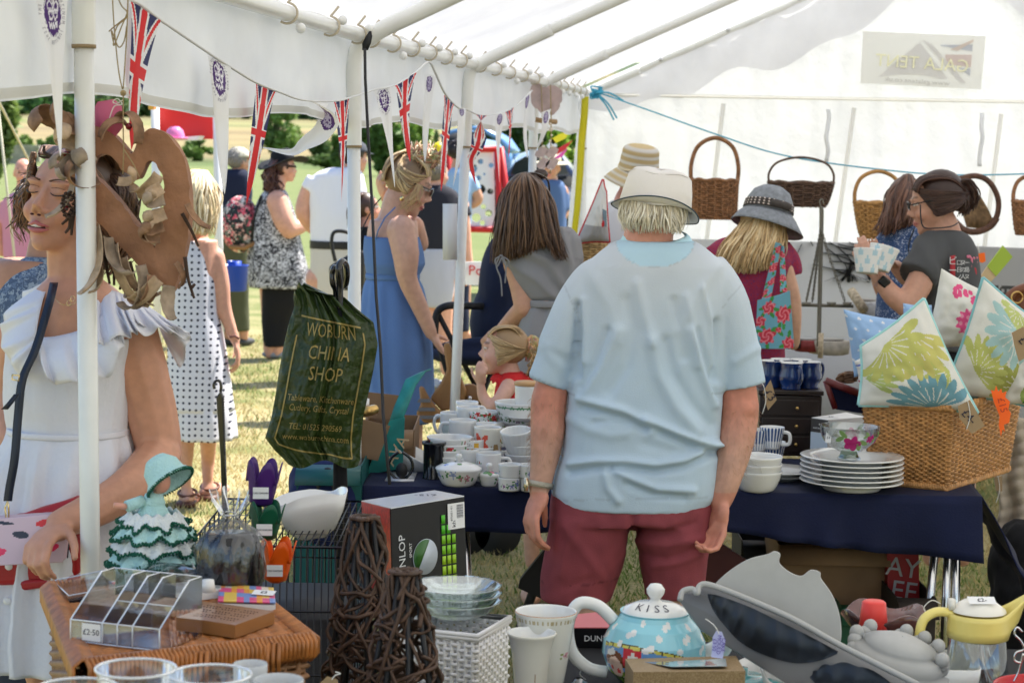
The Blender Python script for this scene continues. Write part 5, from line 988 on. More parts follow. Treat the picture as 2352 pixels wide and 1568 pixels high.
garment(t,'t_shirt',d,[(2146,2200,528,.08),(2112,2226,542,.11),(2096,2242,575,.135),(2098,2250,640,.15),(2100,2250,720,.155),(2082,2246,800,.16)],fabric('charcoal_cotton',(.075,.077,.08)),[[(2152,566,92,-.04),(2130,600,92,-.11),(2105,638,90,-.16)]],.0075,both(TC,wrinkle(.004,8,4)))
garment(t,'trousers',d,[(2090,2244,790,.15),(2095,2240,950,.14),(2105,2235,1260,.12)],fabric('black_jersey'),vox=.014)
def f(g):
 B=M.to_3x3(); q=lambda*p:c+B@V(p); cols=[(.06,.03,.022),(.085,.04,.028),(.045,.022,.018)]
 g.cc=(.04,.02,.016); g.ell(q(0,-.026,.034),(.081,.096,.09),18,12,rot=B)
 for sg in(1,-1):locks(g,[[q(sg*.055,.068-.014*k,.075-.028*k),q(sg*.086,.0,.05-.025*k),q(sg*.075,-.08,.03-.015*k),q(sg*.02,-.125,.01)]for k in range(5)],240,.0044,3+sg,.003,cols,.002,8)
 locks(g,[[q(x,.075-3*x*x,.068-3*x*x),q(x*1.08,.03,.110-4*x*x),q(x*.95,-.07,.097-4*x*x),q(x*.3,-.125,.01)]for x in np.linspace(-.07,.07,8)],240,.0046,9,.003,cols,.002,8)
 g.cc=(.035,.02,.016); g.ell(P(2205,452,d),(.045,.045,.058))
 locks(g,[[P(2192,425,d-.03),P(2222,410,d-.03),P(2240,440,d-.02),P(2236,480,d)],[P(2192,430,d),P(2218,425,d),P(2232,455,d),P(2222,495,d)],[P(2190,440,d-.05),P(2205,445,d-.06),P(2212,470,d-.05),P(2200,500,d-.04)]],150,.0055,8,.006,cols,.006)
hairpart(t,f)
B=M.to_3x3(); g=MB()
for sg in(1,-1):g.tube([c+B@V((sg*.034+.022*math.cos(a),.100,.010+.016*math.sin(a)))for a in np.linspace(0,6.283,16)],.0022,5); g.tube([c+B@V(p)for p in((sg*.056,.098,.014),(sg*.082,.03,.016),(sg*.084,-.01,.01))],.0028,6)
g.tube([c+B@V(p)for p in((-.012,.101,.012),(.012,.101,.012))],.002,6); part('spectacles',g,mat('black_plastic',(.01,.01,.01),rough=.2),t,world=True)
g=MB(); g.tube(spl([P(x,y,d-.11+o)for x,y,o in((2114,470,.0),(2115,500,0),(2122,522,0),(2150,524,-.02),(2185,520,.0),(2200,512,.05))],6),.0028,5); part('glasses_cord',g,mat('bead_cord',(.02,.02,.025),rough=.5),t,world=True)
wr=L[2][-1]; dr=(L[2][-2]-wr).normalized(); a_,b_,_=basis(dr); g=MB(); g.grid([[wr+dr*(.03+z)+(a_*math.cos(q)+b_*math.sin(q))*.031 for q in np.linspace(0,6.283,25)[:-1]]for z in(-.012,.012)],True); part('watch_strap',g,mat('watch_strap',(.36,.2,.16),rough=.6),t,world=True,solid=.003)
g=MB(); g.box(wr+dr*.03+V((.0,-.034,.004)),(.036,.012,.042),rot=(0,R(-50),0)); part('smartwatch',g,mat('watch_glass',(.008,.008,.01),rough=.08),t,world=True,bevel=.006)
bp_=lambda x,y,o=0:P(x,y,d-.150-o+.0022*max(0,x-2215))
g=MB(); g.slab([bp_(x,y)for x,y in((2182,588),(2194,586),(2194,660),(2182,662))],(0,-.002,0)); tp_=part('back_print',g,mat('print_red',(.42,.03,.04),rough=.7),t,world=True)
iv=wmat(t).inverted(); rr=V((1,.0,0))
for i,ch in enumerate(('ビ','ー','ナ')):text(ch,.035,mat('print_white',(.7,.7,.7),rough=.7),tp_,iv@face(bp_(2188,600+i*22,.004),rr,(0,0,1)),world=False,ext=.0004)
for i in range(3):
 for j in range(3):text('ヌー日の島ノ人口'[i*3+j-1 if i*3+j<8 else 0],.022,mat('print_white'),tp_,iv@face(bp_(2203+j*9,604+i*16,.004),rr,(0,0,1)),ext=.0004)
g=MB(); g.slab([bp_(x,y)for x,y in((2194,640),(2240,622),(2246,648),(2246,664),(2194,664))],(0,-.002,0)); part('printed_sea',g,mat('print_blue',(.12,.25,.55),rough=.7),t,world=True)
g=MB(); q=bp_(2234,626,.004); g.ell(q,(.016,.003,.024)); part('printed_sun',g,mat('print_red'),t,world=True)
rg=random.Random(2); g=MB()
for i in range(26):g.ell(bp_(2222+rg.random()*22,588+rg.random()*26,.002),(.005,.002,.005),6,4)
part('printed_blossom',g,mat('print_pink',(.7,.2,.3),rough=.7),t,world=True)
# BUNTING AND THINGS HUNG ON THE FRAME
_TC={}
def glyphs(s,size,M,g,fn=None):
 """add flat lettering to builder g"""
 k=(s,size)
 if k not in _TC:
  c=bpy.data.curves.new('t','FONT'); c.body=s; c.size=size; c.resolution_u=2; c.align_x='CENTER'; c.align_y='CENTER'
  o=link(bpy.data.objects.new('t',c)); dg=bpy.context.evaluated_depsgraph_get(); dg.update(); n=bpy.data.meshes.new_from_object(o.evaluated_get(dg))
  _TC[k]=([v.co.copy()for v in n.vertices],[tuple(p.vertices)for p in n.polygons]); bpy.data.objects.remove(o)
 vs,fs=_TC[k]; g.add([M@v if M is not None else fn(v)for v in vs],fs)
def uj(x,y,L):
 y0=.42*L; t=(y-y0)/y0; R_=(.72,.035,.04); W=(.84,.84,.86); N_=(.035,.04,.13)
 if abs(x)<.10 or abs(y-y0)<.14:return R_
 if abs(x)<.165 or abs(y-y0)<.23:return W
 dx=abs(x)-.5*abs(t)*(1 if t<0 else .9)
 if abs(dx+.02)<.038:return R_
 return W if abs(dx)<.095 else N_
CROWN=[[(-.6,.15),(-.62,.45),(-.35,.62),(-.1,.42),(.05,.2),(.2,.42),(.45,.62),(.68,.4),(.62,.1),(.55,-.2)],[(-.5,-.05),(-.42,.2),(-.32,-.02),(-.2,.2),(-.1,-.05),(.02,.2),(.12,-.05),(.25,.2),(.35,-.02),(.48,.2),(.55,-.05)],[(-.1,.6),(-.2,.85),(0,.8),(.05,.55),(-.05,.42),(.15,.5),(.2,.75),(.05,.62)],[(-.45,-.1),(-.4,-.3),(-.1,-.3),(.1,-.1),(.3,-.35),(.5,-.2)],[(-.5,-.45),(-.4,-.68),(-.2,-.5),(-.1,-.7),(.05,-.48),(.2,-.7),(.35,-.45),(.5,-.62),(.5,-.4)]]
def segd(x,y,pl):
 b=9
 for(ax,ay),(bx,by)in zip(pl,pl[1:]):
  dx,dy=bx-ax,by-ay; t=max(0,min(1,((x-ax)*dx+(y-ay)*dy)/(dx*dx+dy*dy))); b=min(b,math.hypot(x-ax-dx*t,y-ay-dy*t))
 return b
def emb(x,y,fine,rx=.27,ry=.62,yc=.78):
 X,Y=x/rx,(yc-y)/ry; r=X*X+Y*Y
 if r>1:return(.07,.03,.16)if r<1.10 and r>1.06 and fine else(.84,.84,.86)
 if r>.93:return(.84,.84,.86)if r<.97 else(.07,.02,.16)
 if fine and min(segd(X,Y,pl)for pl in CROWN)<.055:return(.8,.78,.84)
 if not fine and min(segd(X,Y,pl)for pl in CROWN)<.08:return(.42,.38,.55)
 return(.075,.025,.17)
flagm=mat('flag_cloth',vcol=True,rough=.6,transl=.22)
bunt=thing('bunting','jubilee bunting string of union flag and white emblem pennants along the open side','bunting',P(588,190,5))
CP=[(40,-40,3.7),(160,-18,3.85),(298,0,4.28),(370,48,4.4),(473,118,4.65),(530,155,4.8),(588,190,5.0),(640,211,5.2),(697,230,5.5),(770,232,5.8),(812,222,6.0),(858,207,6.2),(905,196,6.4),(955,166,6.6),(984,143,6.8),(1000,168,6.95),(1022,215,7.1),(1050,246,7.5),(1070,251,7.9),(1100,264,8.2),(1137,262,8.5),(1180,247,8.9),(1222,208,9.4)]
g=MB(); g.tube(spl([P(*p)for p in CP],12),.0045,6,flat=.6,tw=.5); part('cord',g,mat('bunting_tape',(.78,.78,.78),rough=.7),bunt,world=True)
FL=[(75,-25,160,-15,[(139,362)],'e',3.78,2),(298,0,370,48,[(312,190),(302,345)],'u',4.33,1),(473,118,530,155,[(516,447)],'e',4.72,2),(588,190,632,209,[(590,330),(566,470)],'u',5.1,1),(697,231,756,238,[(752,272),(738,305),(700,330),(668,350),(600,338)],'e',5.6,1),(768,232,802,224,[(788,340),(784,467)],'u',5.9,1),(858,207,899,199,[(895,320),(907,432)],'e',6.3,2),(906,195,957,167,[(930,270),(942,372)],'u',6.5,1),(974,168,1002,176,[(978,290),(976,372)],'e',6.95,1),(1020,218,1042,240,[(1022,330),(1013,440)],'u',7.2,1),(1052,246,1070,250,[(1056,340),(1040,432)],'e',7.7,1),(1094,264,1118,266,[(1098,330),(1082,370),(1093,424)],'u',8.1,1),(1137,262,1160,257,[(1144,340),(1147,420)],'e',8.5,1),(1160,256,1180,247,[(1172,300),(1168,362)],'u',8.8,1),(1203,222,1222,206,[(1206,300),(1212,364)],'e',9.3,1),(1244,258,1266,250,[(1250,300),(1232,346)],'e',9.8,1)]
for k,(xa,ya,xb,yb,tip,ty,dd,q)in enumerate(FL):
 A,B=P(xa,ya,dd-.01),P(xb,yb,dd+.06); ctr=spl([(A+B)/2]+[P(x,y,dd+.02*i)for i,(x,y)in enumerate(tip)],12); W=math.hypot(xb-xa,yb-ya); L=sum(math.hypot(a[0]-b[0],a[1]-b[1])for a,b in zip([((xa+xb)/2,(ya+yb)/2)]+tip,tip))/W
 nu,nv=(44,120)if k<4 else(24,76); rows=[]; N_=len(ctr)-1; hv=(B-A)/2
 def fp(u,v,off=0,ctr=ctr,hv=hv,N_=N_,k=k,dd=dd):
  q_=v*N_; i=int(min(q_,N_-1)); c=ctr[i].lerp(ctr[i+1],q_-i); s=(1-v)*(1 if v>.02 else 1); tw=.5*math.sin(v*3+k)*v
  a=hv.copy()
  if len(FL[k][4])>2:d_=(ctr[i+1]-ctr[i]).normalized(); a=(V((-d_.z,0,d_.x))*-hv.length).lerp(hv,max(0,1-v*4))
  a=Matrix.Rotation(tw,3,'Z')@a; return c+a*(2*u-1)*s+V((0,.012*math.sin(u*5+k+v*3)*(1-v)-off,0))
 for j in range(nv+1):rows.append([fp(i/nu,j/nv*.995)for i in range(nu+1)])
 g=MB(); g.grid(rows); cols=[]
 for j in range(nv):
  v=(j+.5)/nv
  for i in range(nu):x=((i+.5)/nu-.5)*(1-v); cols.append(uj(x,v*L,L)if ty=='u' else emb(x,v*L,k<4 or k==6))
 pn=part('pennant',g,flagm,bunt,world=True,facecol=cols,label='white pennant with purple crown emblem' if ty=='e' else 'union flag pennant')
 if k in(0,2,6):
  g=MB(); iv=wmat(bunt).inverted(); s_="· THE QUEEN'S · PLATINUM JUBILEE 2022"
  order=s_; n=len(order)
  for i,ch in enumerate(order):
   if ch==' ':continue
   an=R(205-i*360/n); rx,ry=.355,.76
   x=rx*math.cos(an); y=.78-ry*math.sin(an); v=y/L; u=.5+x/max(.05,(1-v))
   if 'PLAT' and not(-.1<u<1.1):continue
   down=math.sin(an)<-.1; tx,ty_=-rx*math.sin(an),ry*math.cos(an); tl=math.hypot(tx,ty_); tx,ty_=tx/tl*-1,ty_/tl*-1
   def fm(p,x=x,y=y,tx=tx,ty_=ty_):X=x+(p.x*tx-p.y*ty_*-1*-1); Y=y-(p.x*ty_+p.y*tx); v_=Y/L; return iv@fp(.5+X/(2*max(.05,1-v_))*2,v_,.004)
   glyphs(ch,.115,None,g,fm)
  part('lettering',g,mat('emblem_ink',(.16,.14,.22),rough=.7),pn,smooth=False)
  # twine, pink tag and the bark heart
tw=mat('jute_twine',(.42,.32,.17),rough=.95,bump=(300,.8))
heart=thing('bark_heart','hanging heart wreath of brown bark with curled shavings and twigs','heart wreath',P(300,690,4.08))
O=[(150,345),(178,300),(222,292),(262,312),(292,345),(303,350),(318,312),(350,296),(392,318),(424,375),(436,455),(433,530),(420,600),(398,668),(382,662),(340,628),(290,580),(235,520),(180,460),(150,400)]
I0=[(195,370),(208,345),(228,338),(252,350),(275,378),(300,398),(322,404),(345,362),(368,366),(385,395),(390,430),(388,480),(378,530),(366,582),(360,578),(338,548),(305,510),(262,455),(222,415),(200,395)]
I_=[(300+(x-300)*.86,455+(y-455)*.88)for x,y in I0]; dh=4.06; so_=spl([P(x,y,dh)for x,y in O+O[:1]],6)[:-1]; si_=spl([P(x,y,dh)for x,y in I_+I_[:1]],6)[:-1]
def hz_(p,q):return p+V((.0035*nz(p,60),-.002*math.sin(q*3.14)-.003*nz(p,30),.0035*nz(p,55,4)))
g=MB(); rows=[[hz_(a.lerp(b,q),q)for a,b in zip(so_,si_)]for q in np.linspace(0,1,9)]+[[b+V((0,q,0))for b in si_]for q in(.02,.045)]+[[a+V((0,q,0))for a in so_]for q in(.045,.02)]
g.grid(rows,True,cv=True); bark1=mat('heart_bark',(.36,.175,.095),rough=.75,bump=(50,.9,.005),var=(14,.28)); part('heart_frame',g,bark1,heart,world=True,sharp=35)
barks=[mat('shaving_pale',(.50,.36,.24),rough=.75,bump=(70,.6,.003),var=(40,.4)),mat('shaving_brown',(.30,.17,.10),rough=.75,bump=(70,.6,.003),var=(40,.5)),mat('shaving_grey',(.36,.28,.21),rough=.8,bump=(70,.6,.003),var=(30,.5))]
def curl_(p,dr,up,L,w_,turns,m,taper=.5):
 dr=V(dr).normalized(); up=V(up); up=(up-dr*up.dot(dr)).normalized(); sd=dr.cross(up); pts=[]; a=0; q=V(p); n=16
 for i in range(n+1):pts.append((q.copy(),math.cos(a)*up-math.sin(a)*dr)); q+=(dr*math.cos(a)+up*math.sin(a))*L/n; a+=turns*6.283/n*(.4+1.2*i/n)
 g=MB(); rg_=random.Random(int(p.x*9999)); g.grid([[c+sd*(k*w_*(1-taper*abs(i/n-.35))*(1+.12*rg_.random()))+nn*(.006*(k*k)*4)for k in(-.5,-.25,0,.25,.5)]for i,(c,nn)in enumerate(pts)]); return part('bark_shaving',g,m,heart,world=True,solid=.0014)
SH=[((172,372),(-.6,-.3,.6),80,46,.5,2),((205,300),(-.9,-.2,.2),120,50,.35,1),((215,350),(-.8,-.3,-.4),100,46,.6,2),((170,300),(-.6,0,.5),150,56,.55,1),((185,330),(-1,0,.2),110,50,.7,0),((200,350),(-.8,-.2,-.6),120,44,.4,2),((230,420),(-1,-.3,-.4),110,46,.5,1),((175,420),(-.3,0,-1),90,30,.2,0),((312,330),(.2,-.2,1),95,34,-.55,1),((235,320),(.2,-.3,.8),70,34,-.5,1),((224,520),(.25,-.2,-1),150,42,.22,0),((245,545),(.15,-.3,-1),120,34,.3,2),((268,560),(.1,-.2,-1),140,40,-.25,0),((290,590),(.2,-.2,-1),110,34,-.35,0),((318,610),(.4,-.3,-1),120,38,-.5,2),((345,632),(.1,-.2,-1),100,36,-.6,1),((362,640),(-.6,-.3,-.8),110,36,-.5,0),((385,655),(-.2,0,-1),70,44,.2,2),((235,610),(.1,0,-1),70,30,.3,0),((362,400),(-.4,-.2,-.7),90,34,-.5,0),((372,430),(-.8,-.2,-.5),80,32,.6,0),((378,460),(-.9,-.2,-.2),85,34,.55,2),((380,490),(-.9,-.2,-.35),90,34,.55,0),((376,520),(-1,-.2,-.3),85,32,.55,1),((368,548),(-1,-.2,0),90,34,.6,1),((358,560),(-.8,-.2,.5),70,26,.5,0),((270,420),(.9,-.1,-.1),80,30,.5,0),((425,470),(.5,0,-1),70,22,.2,1),((400,605),(.5,0,-.6),50,20,-.3,1)]
kS=0
for(x,y),dr,L,w_,tr,m in SH:p=P(x,y,dh-.02); kS+=1; curl_(p,dr,(.9*(1 if x>330 or kS%3==0 else-1),-.7,.45),S(L*1.25,dh),S(w_*.95,dh),tr,barks[m])
twm=mat('dark_twig',(.055,.03,.02),rough=.8,bump=(100,.5,.003))
for q in([(200,352),(150,352),(110,362),(88,358)],[(120,360),(102,350),(102,335)],[(165,480),(158,500),(142,515)],[(162,490),(160,520),(150,535)],[(170,480),(166,515),(164,540)],[(262,585),(262,620),(262,655)],[(285,605),(282,640),(275,665)],[(300,610),(302,650),(296,670)],[(240,585),(246,620),(252,652)],[(298,600),(312,650),(325,690)],[(425,590),(432,640),(446,685)],[(440,660),(448,652)],[(418,490),(440,530),(456,566)],[(225,560),(238,562)],[(215,600),(232,612)]):
 g=MB(); pa=spl([P(x,y,dh-.015+.002*(i%3))for i,(x,y)in enumerate(q)],4); g.tube(pa,[.0042-.002*i/len(pa)for i in range(len(pa))],6); part('twig',g,twm,heart,world=True)
g=MB(); rg=random.Random(1)
for i in range(46):a=i*2.4; r_=.013*math.sqrt(1-(i/46-.5)**2*3.6)if abs(i/46-.5)<.52 else .003; c=P(158,470,dh-.03)+V((r_*math.cos(a),r_*math.sin(a),(i/46-.5)*.05)); g.ell(c,(.004,.004,.003),6,4)
part('pine_cone',g,twm,heart,world=True)
for x,y in((150,478),(296,290),(152,355)):g=MB(); g.ell(P(x,y,dh-.03),.0065,10,8); part('berry',g,mat('red_berry',(.16,.004,.012),rough=.2),heart,world=True)
g=MB()
for q in([(258,-10),(262,60),(272,160),(281,205)],[(294,-10),(292,60),(288,130),(283,205)],[(283,210),(283,300),(284,345),(282,400)],[(283,342),(305,375),(318,402),(322,410)],[(271,-5),(280,15),(292,28),(290,42),(270,60),(262,85),(262,105),(280,60),(292,30),(294,0)],[(290,40),(262,62),(250,73)],[(262,105),(256,70),(272,108),(285,95),(291,60)]):g.tube(spl([P(x,y,dh-.03)for x,y in q],6),.0013,5)
g.ell(P(283,214,dh-.03),.006,8,6); part('twine',g,tw,heart,world=True)
t=thing('gift_tag','large pink cardboard tag tied to the heart with white string','tag',P(248,320,dh+.02))
g=MB(); g.slab([P(x,y,dh+.01)for x,y in((218,245),(224,234),(262,228),(280,244),(283,292),(262,318),(258,322),(240,312),(218,308))],(0,.001,0)); part('card',g,mat('pink_card',(.75,.20,.34),rough=.7,transl=.3),t,world=True)
g=MB(); g.tube(spl([P(x,y,dh-.01)for x,y in((282,230),(268,238),(259,234),(270,227),(280,240),(262,245),(250,275),(238,295))],6),.001,5); part('string',g,mat('string',(.75,.74,.7),rough=.8),t,world=True)
# wind chimes on the fourth pole
t=thing('wind_chime','dangling wind chime of pink shell discs, driftwood bar and beads on the fourth pole','wind chime',P(1252,440,10.0))
for kd,(cx,cy,rx,ry)in enumerate(((1232,217,14,30),(1247,228,20,30),(1268,228,20,34),(1280,222,12,20))):
 g=MB(); c=P(cx,cy,9.96+.02*kd); g.slab([c+V((S(rx,10)*math.cos(a)*(1+.1*math.sin(5*a+cx)),0,S(ry,10)*math.sin(a)*(1+.08*math.sin(3*a))))for a in np.linspace(0,6.283,25)[:-1]],(0,.004,0)); part('shell_disc',g,mat('shell',(.66,.52,.50),rough=.5,transl=.2,var=(20,.2)),t,world=True,smooth=False)
g=MB(); g.tube([P(1230,275,9.95),P(1252,279,9.95),P(1278,280,9.98)],.012,8); part('driftwood_bar',g,mat('driftwood',(.38,.25,.13),rough=.9,bump=(30,.6)),t,world=True)
for x0,x1 in((1243,1246),(1264,1266)):
 g=MB(); g.tube([P(x0,195,9.95),P(x1,280,9.94),P(x1-2,400,9.94)],.003,5); part('string',g,tw,t,world=True)
 rg=random.Random(x0)
 for i in range(9):
  g=MB(); y=285+i*13; c=P(x1+rg.uniform(-3,3),y,9.93)
  if i in(5,7):g.slab([c+V((S(13,10)*math.cos(a)*(1+.4*math.sin(2*a)),0,S(14,10)*math.sin(a)))for a in np.linspace(0,6.283,13)[:-1]],(0,.004,0)); part('shell_butterfly',g,mat('shell'),t,world=True,smooth=False)
  else:g.ell(c,rg.uniform(.005,.010),8,6); part('bead',g,mat('glass_bead',(.75,.66,.55),rough=.1),t,world=True)
  # baskets on the blue cord
wk=lambda c,n:mat(n,c,rough=.65,var=(45,.45),bump=(120,.5,.003))
def weave(g,fn,nu,nv,r=.004,amp=.004,m=0,close=True,stakes=None):
 """woven wall: fn(u, v) -> (point, normal); nv rows of cane passing in and out of nu stakes"""
 for j in range(nv):
  v=(j+.5)/nv; pts=[]; K=nu*3
  for i in range(K+(0 if close else 1)):
   u=i/K; p,n=fn(u,v); pts.append(p+n*amp*math.cos(math.pi*u*nu+(math.pi if j%2 else 0)))
  if close:pts.append(pts[0])
  g.tube(pts,r,5,m=m,cap=0)
 for i in range(nu):
  p0=[]
  for v in np.linspace(0,1,6):p,n=fn((i+.5)/nu,v); p0.append(p)
  g.tube(p0,r*1.15,5,m=m)
def hangbasket(label,px,ytop,ybot,wtop,wbot,d,hx,hy,col,kind='trug',hw=.011,deep=.5):
 b=P(px,ybot,d); H=S(ybot-ytop,d); rt=S(wtop,d)/2; rb=S(wbot,d)/2; t=thing('wicker_basket',label,'basket',b,0,'wicker baskets hung on the blue cord'); m=wk(col,'cane_%d'%int(col[0]*1000))
 def fn(u,v):
  a=u*6.283; r=lerp(rb,rt,v**.6 if kind=='bowl' else v); e=.75
  x=math.copysign(abs(math.cos(a))**e,math.cos(a))*r; y=math.copysign(abs(math.sin(a))**e,math.sin(a))*r*deep; return V((x,y,H*v)),V((math.cos(a),math.sin(a),0))
 g=MB(); weave(g,fn,26,max(8,int(H/.011)),.0058,.0035); part('woven_body',g,m,t)
 g=MB(); g.grid([[fn(u,v)[0]*.965 for u in np.linspace(0,1,33)[:-1]]for v in(0.01,.5,1)],True,cap=1); part('lining',g,mat('basket_shadow',[q*.5 for q in col],rough=.9),t)  # inner sheet in darkened cane colour, painted shade inside the basket
 g=MB(); g.tube([fn(u,1)[0]+V((0,0,.004*math.sin(u*60)))for u in np.linspace(0,1,60)],.009,6); part('rim',g,m,t)
 g=MB(); hh=S(ytop-hy,d); g.tube(spl([(-rt*.97,0,-.02),(-rt*1.0,0,hh*.35),(-rt*.72,0,hh*.8),(0,0,hh),(rt*.72,0,hh*.8),(rt*1.0,0,hh*.35),(rt*.97,0,-.02)],6),hw,8)
 for i in range(len(g.v)):g.v[i]=(g.v[i][0],g.v[i][1],g.v[i][2]+H)
 part('handle',g,m,t); return t
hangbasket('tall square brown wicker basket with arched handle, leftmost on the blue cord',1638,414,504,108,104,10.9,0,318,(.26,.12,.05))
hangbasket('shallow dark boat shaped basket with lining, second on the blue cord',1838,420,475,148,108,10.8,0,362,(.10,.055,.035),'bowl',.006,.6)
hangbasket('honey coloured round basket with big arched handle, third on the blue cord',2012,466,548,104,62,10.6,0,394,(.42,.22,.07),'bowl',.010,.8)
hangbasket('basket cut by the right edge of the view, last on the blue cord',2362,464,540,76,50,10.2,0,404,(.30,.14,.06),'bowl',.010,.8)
t=thing('wicker_basket','rustic dark twig basket with crooked round handle hung behind the dark ponytail','basket',P(2232,530,10.3),0,'wicker baskets hung on the blue cord'); m=wk((.11,.05,.03),'dark_cane')
g=MB(); g.tube(spl([P(x,y,10.3)for x,y in((2200,412),(2240,404),(2272,418),(2292,455),(2290,495),(2268,524))],6),.014,8); part('handle',g,m,t,world=True)
g=MB(); g.grid([[P(x,y,10.3+.05*math.sin(q*3.1))for x,y in spl2]for q,spl2 in((0,[(2195,440),(2205,470),(2215,500),(2222,522)]),(.5,[(2225,440),(2240,470),(2250,500),(2250,525)]),(1,[(2250,450),(2268,480),(2280,505),(2270,526)]))]); part('bark_bowl',g,wk((.26,.16,.08),'bark_bowl'),t,world=True,solid=.01)
g=MB(); g.tube(spl([P(x,y,10.25)for x,y in((2190,505),(2215,528),(2245,532),(2275,520),(2290,500))],5),.016,8); part('rim',g,m,t,world=True)
# green carrier bag on the umbrella handles
cb=thing('carrier_bag','dark green plastic carrier bag with gold print hung on black umbrella handles','carrier bag',P(740,1065,5.62))
BR_=[(664,676,712),(680,674,790),(705,676,815),(740,664,858),(790,652,868),(850,641,858),(905,633,846),(955,624,835),(1005,609,830),(1035,632,827),(1052,650,828),(1066,662,822)]
def bagf(u,v,side=1):
 ys=[r[0]for r in BR_]; y=lerp(664,1066,v); xl=interp(y,ys,[r[1]for r in BR_]); xr=interp(y,ys,[r[2]for r in BR_]); x=lerp(xl,xr,u); top=1-min(1,v*2.2)
 y+=10*math.sin(u*9)*max(0,v-.85)*6+(20*(abs(u-.45)*2)**1.5-14+6*math.sin(u*17))*max(0,1-v*14)
 f_=.010*math.sin(u*26+3*nz((u*2,v*2,5)))*(.45+.55*top)+.012*nz((u*7,v*2.2,1))+.008*abs(nz((u*15,v*7,2)))-.008*abs(nz((u*9,v*11,4)))+.012*math.exp(-((u-.47-.02*v)/.03)**2)-.016*math.exp(-((u-.53-.01*v)/.028)**2)
 bulge=.055*math.sin(max(0,min(1,u))*3.14)**.7*(.25+.75*math.sin(min(1,v*1.1)*3.0)); return P(x,y,5.62-side*(bulge)-f_)
gbm=mat('green_film',(.042,.070,.018),rough=.25,spec=.6,transl=.28,bump=(38,.8,.010))
for s_ in(1,-1):g=MB(); g.grid([[bagf(u,v,s_)for u in np.linspace(0,1,110)]for v in np.linspace(0,1,120)]); part('front_sheet' if s_>0 else 'back_sheet',g,gbm,cb,world=True)
iv=wmat(cb).inverted(); goldp=mat('gold_print',(.36,.27,.08),rough=.4,metal=.2)
def onbag(s,size,u0,v0,sx=1,sk_=.12):
 g=MB(); glyphs(s,size,None,g,lambda p:iv@(bagf(u0+p.x*sx/.26,v0-p.y/.46+p.x*sk_)+V((0,-.0035,0)))); part('gold_lettering',g,goldp,cb,smooth=False)
onbag('WOBURN',.052,.50,.245,.62); onbag('CHINA',.052,.50,.37,.72); onbag('SHOP',.052,.50,.49,.72); onbag('Tableware, Kitchenware',.024,.50,.63,.80); onbag('Cutlery, Gifts, Crystal',.024,.50,.685,.80); onbag('TEL: 01525 290569',.022,.50,.79,.86); onbag('www.woburnchina.com',.022,.52,.85,.86)
g=MB()
for pl in([(.12,.26),(.10,.88)],[(.10,.88),(.5,.955),(.9,.95)],[(.9,.95),(.86,.25)],[(.14,.15),(.84,.22)]):
 n=40; pp_=[(lerp(a[0],b[0],i/n),lerp(a[1],b[1],i/n))for a,b in zip(pl,pl[1:])for i in range(n+1)]; hz2=abs(pl[0][1]-pl[1][1])<.2
 g.grid([[bagf(u+(0 if hz2 else k),v+(k*.6 if hz2 else 0))+V((0,-.003,0))for k in(-.008,.008)]for u,v in pp_])
part('gold_border',g,goldp,cb,world=True)
bp2=mat('black_gloss',(.008,.008,.009),rough=.12,coat=.5)
for lab,pts,r_ in(('curved black umbrella handle nearest the white pole',[(781,710,5.6),(781,660,5.6),(778,632,5.58),(778,612,5.58),(786,600,5.6),(795,610,5.64),(797,632,5.68),(794,652,5.7),(788,658,5.72)],.0085),('curved black umbrella handle on the left of the pair',[(772,710,5.62),(771,668,5.62),(764,650,5.6),(763,628,5.6),(768,615,5.6),(775,618,5.64),(775,640,5.7),(772,652,5.72)],.008)):
 t=thing('umbrella',lab,'umbrella',P(pts[0][0],1180,5.66),0,'umbrellas carrying the green bag'); g=MB(); g.tube(spl([P(*q)for q in pts],6),r_,10); part('handle',g,bp2,t,world=True)
 g=MB(); q0=P(*pts[0]); g.tube([q0,P(pts[0][0]+6,1180,5.66),P(pts[0][0]+8,1420,5.66)],[.006,.016,.009],10); part('furled_canopy',g,mat('black_jersey'),t,world=True)
 # THINGS OUTSIDE AND AT THE BACK OF THE TENT
white=mat('white_paint',(.8,.8,.8),rough=.4); redp=mat('red_paint',(.55,.012,.012),rough=.45); chrome=mat('chrome',(.7,.7,.7),metal=1,rough=.2); brass=mat('brass',(.62,.40,.14),metal=1,rough=.3)
def poly(pts,d):return[P(x,y,d)for x,y in pts]
def slab(t,name,pts,d,th,m,bevel=0,**k):g=MB(); g.slab(poly(pts,d),(0,th,0)); return part(name,g,m,t,world=True,smooth=False,bevel=bevel,**k)
def rod(t,name,pts,r,m,d=None,n=8,sm=True,**k):g=MB(); q=[P(*p)if len(p)>2 else P(p[0],p[1],d)for p in pts]; g.tube(spl(q,6)if sm and len(q)>2 else q,r,n); return part(name,g,m,t,world=True,**k)
t=thing('display_stand','bright red display board on white posts with white shelf on the far green','stand',P(425,760,15))
slab(t,'board',((360,222),(500,226),(500,320),(362,318)),15.1,.04,redp); rod(t,'post',((356,215,15),(362,800,15)),.03,white,sm=False); rod(t,'post',((498,220,15),(506,800,15)),.03,white,sm=False)
slab(t,'shelf',((392,317),(458,312),(452,322),(396,323)),14.8,.25,white)
rod(t,'lamp_arm',((352,240),(356,236),(400,240),(412,242)),.022,brass,14.85); g=MB(); g.ell(P(424,242,14.8),.024,12,10); part('bulb',g,mat('bulb',(.75,.8,.85),rough=.1),t,world=True); rod(t,'lamp_bracket',((350,226),(351,252)),.03,brass,14.85)
t=thing('bowler_hat','shiny pink plastic bowler hat on the shelf of the red board','hat',P(402,318,14.75)); pkp=mat('pink_plastic',(.80,.22,.45),rough=.25)
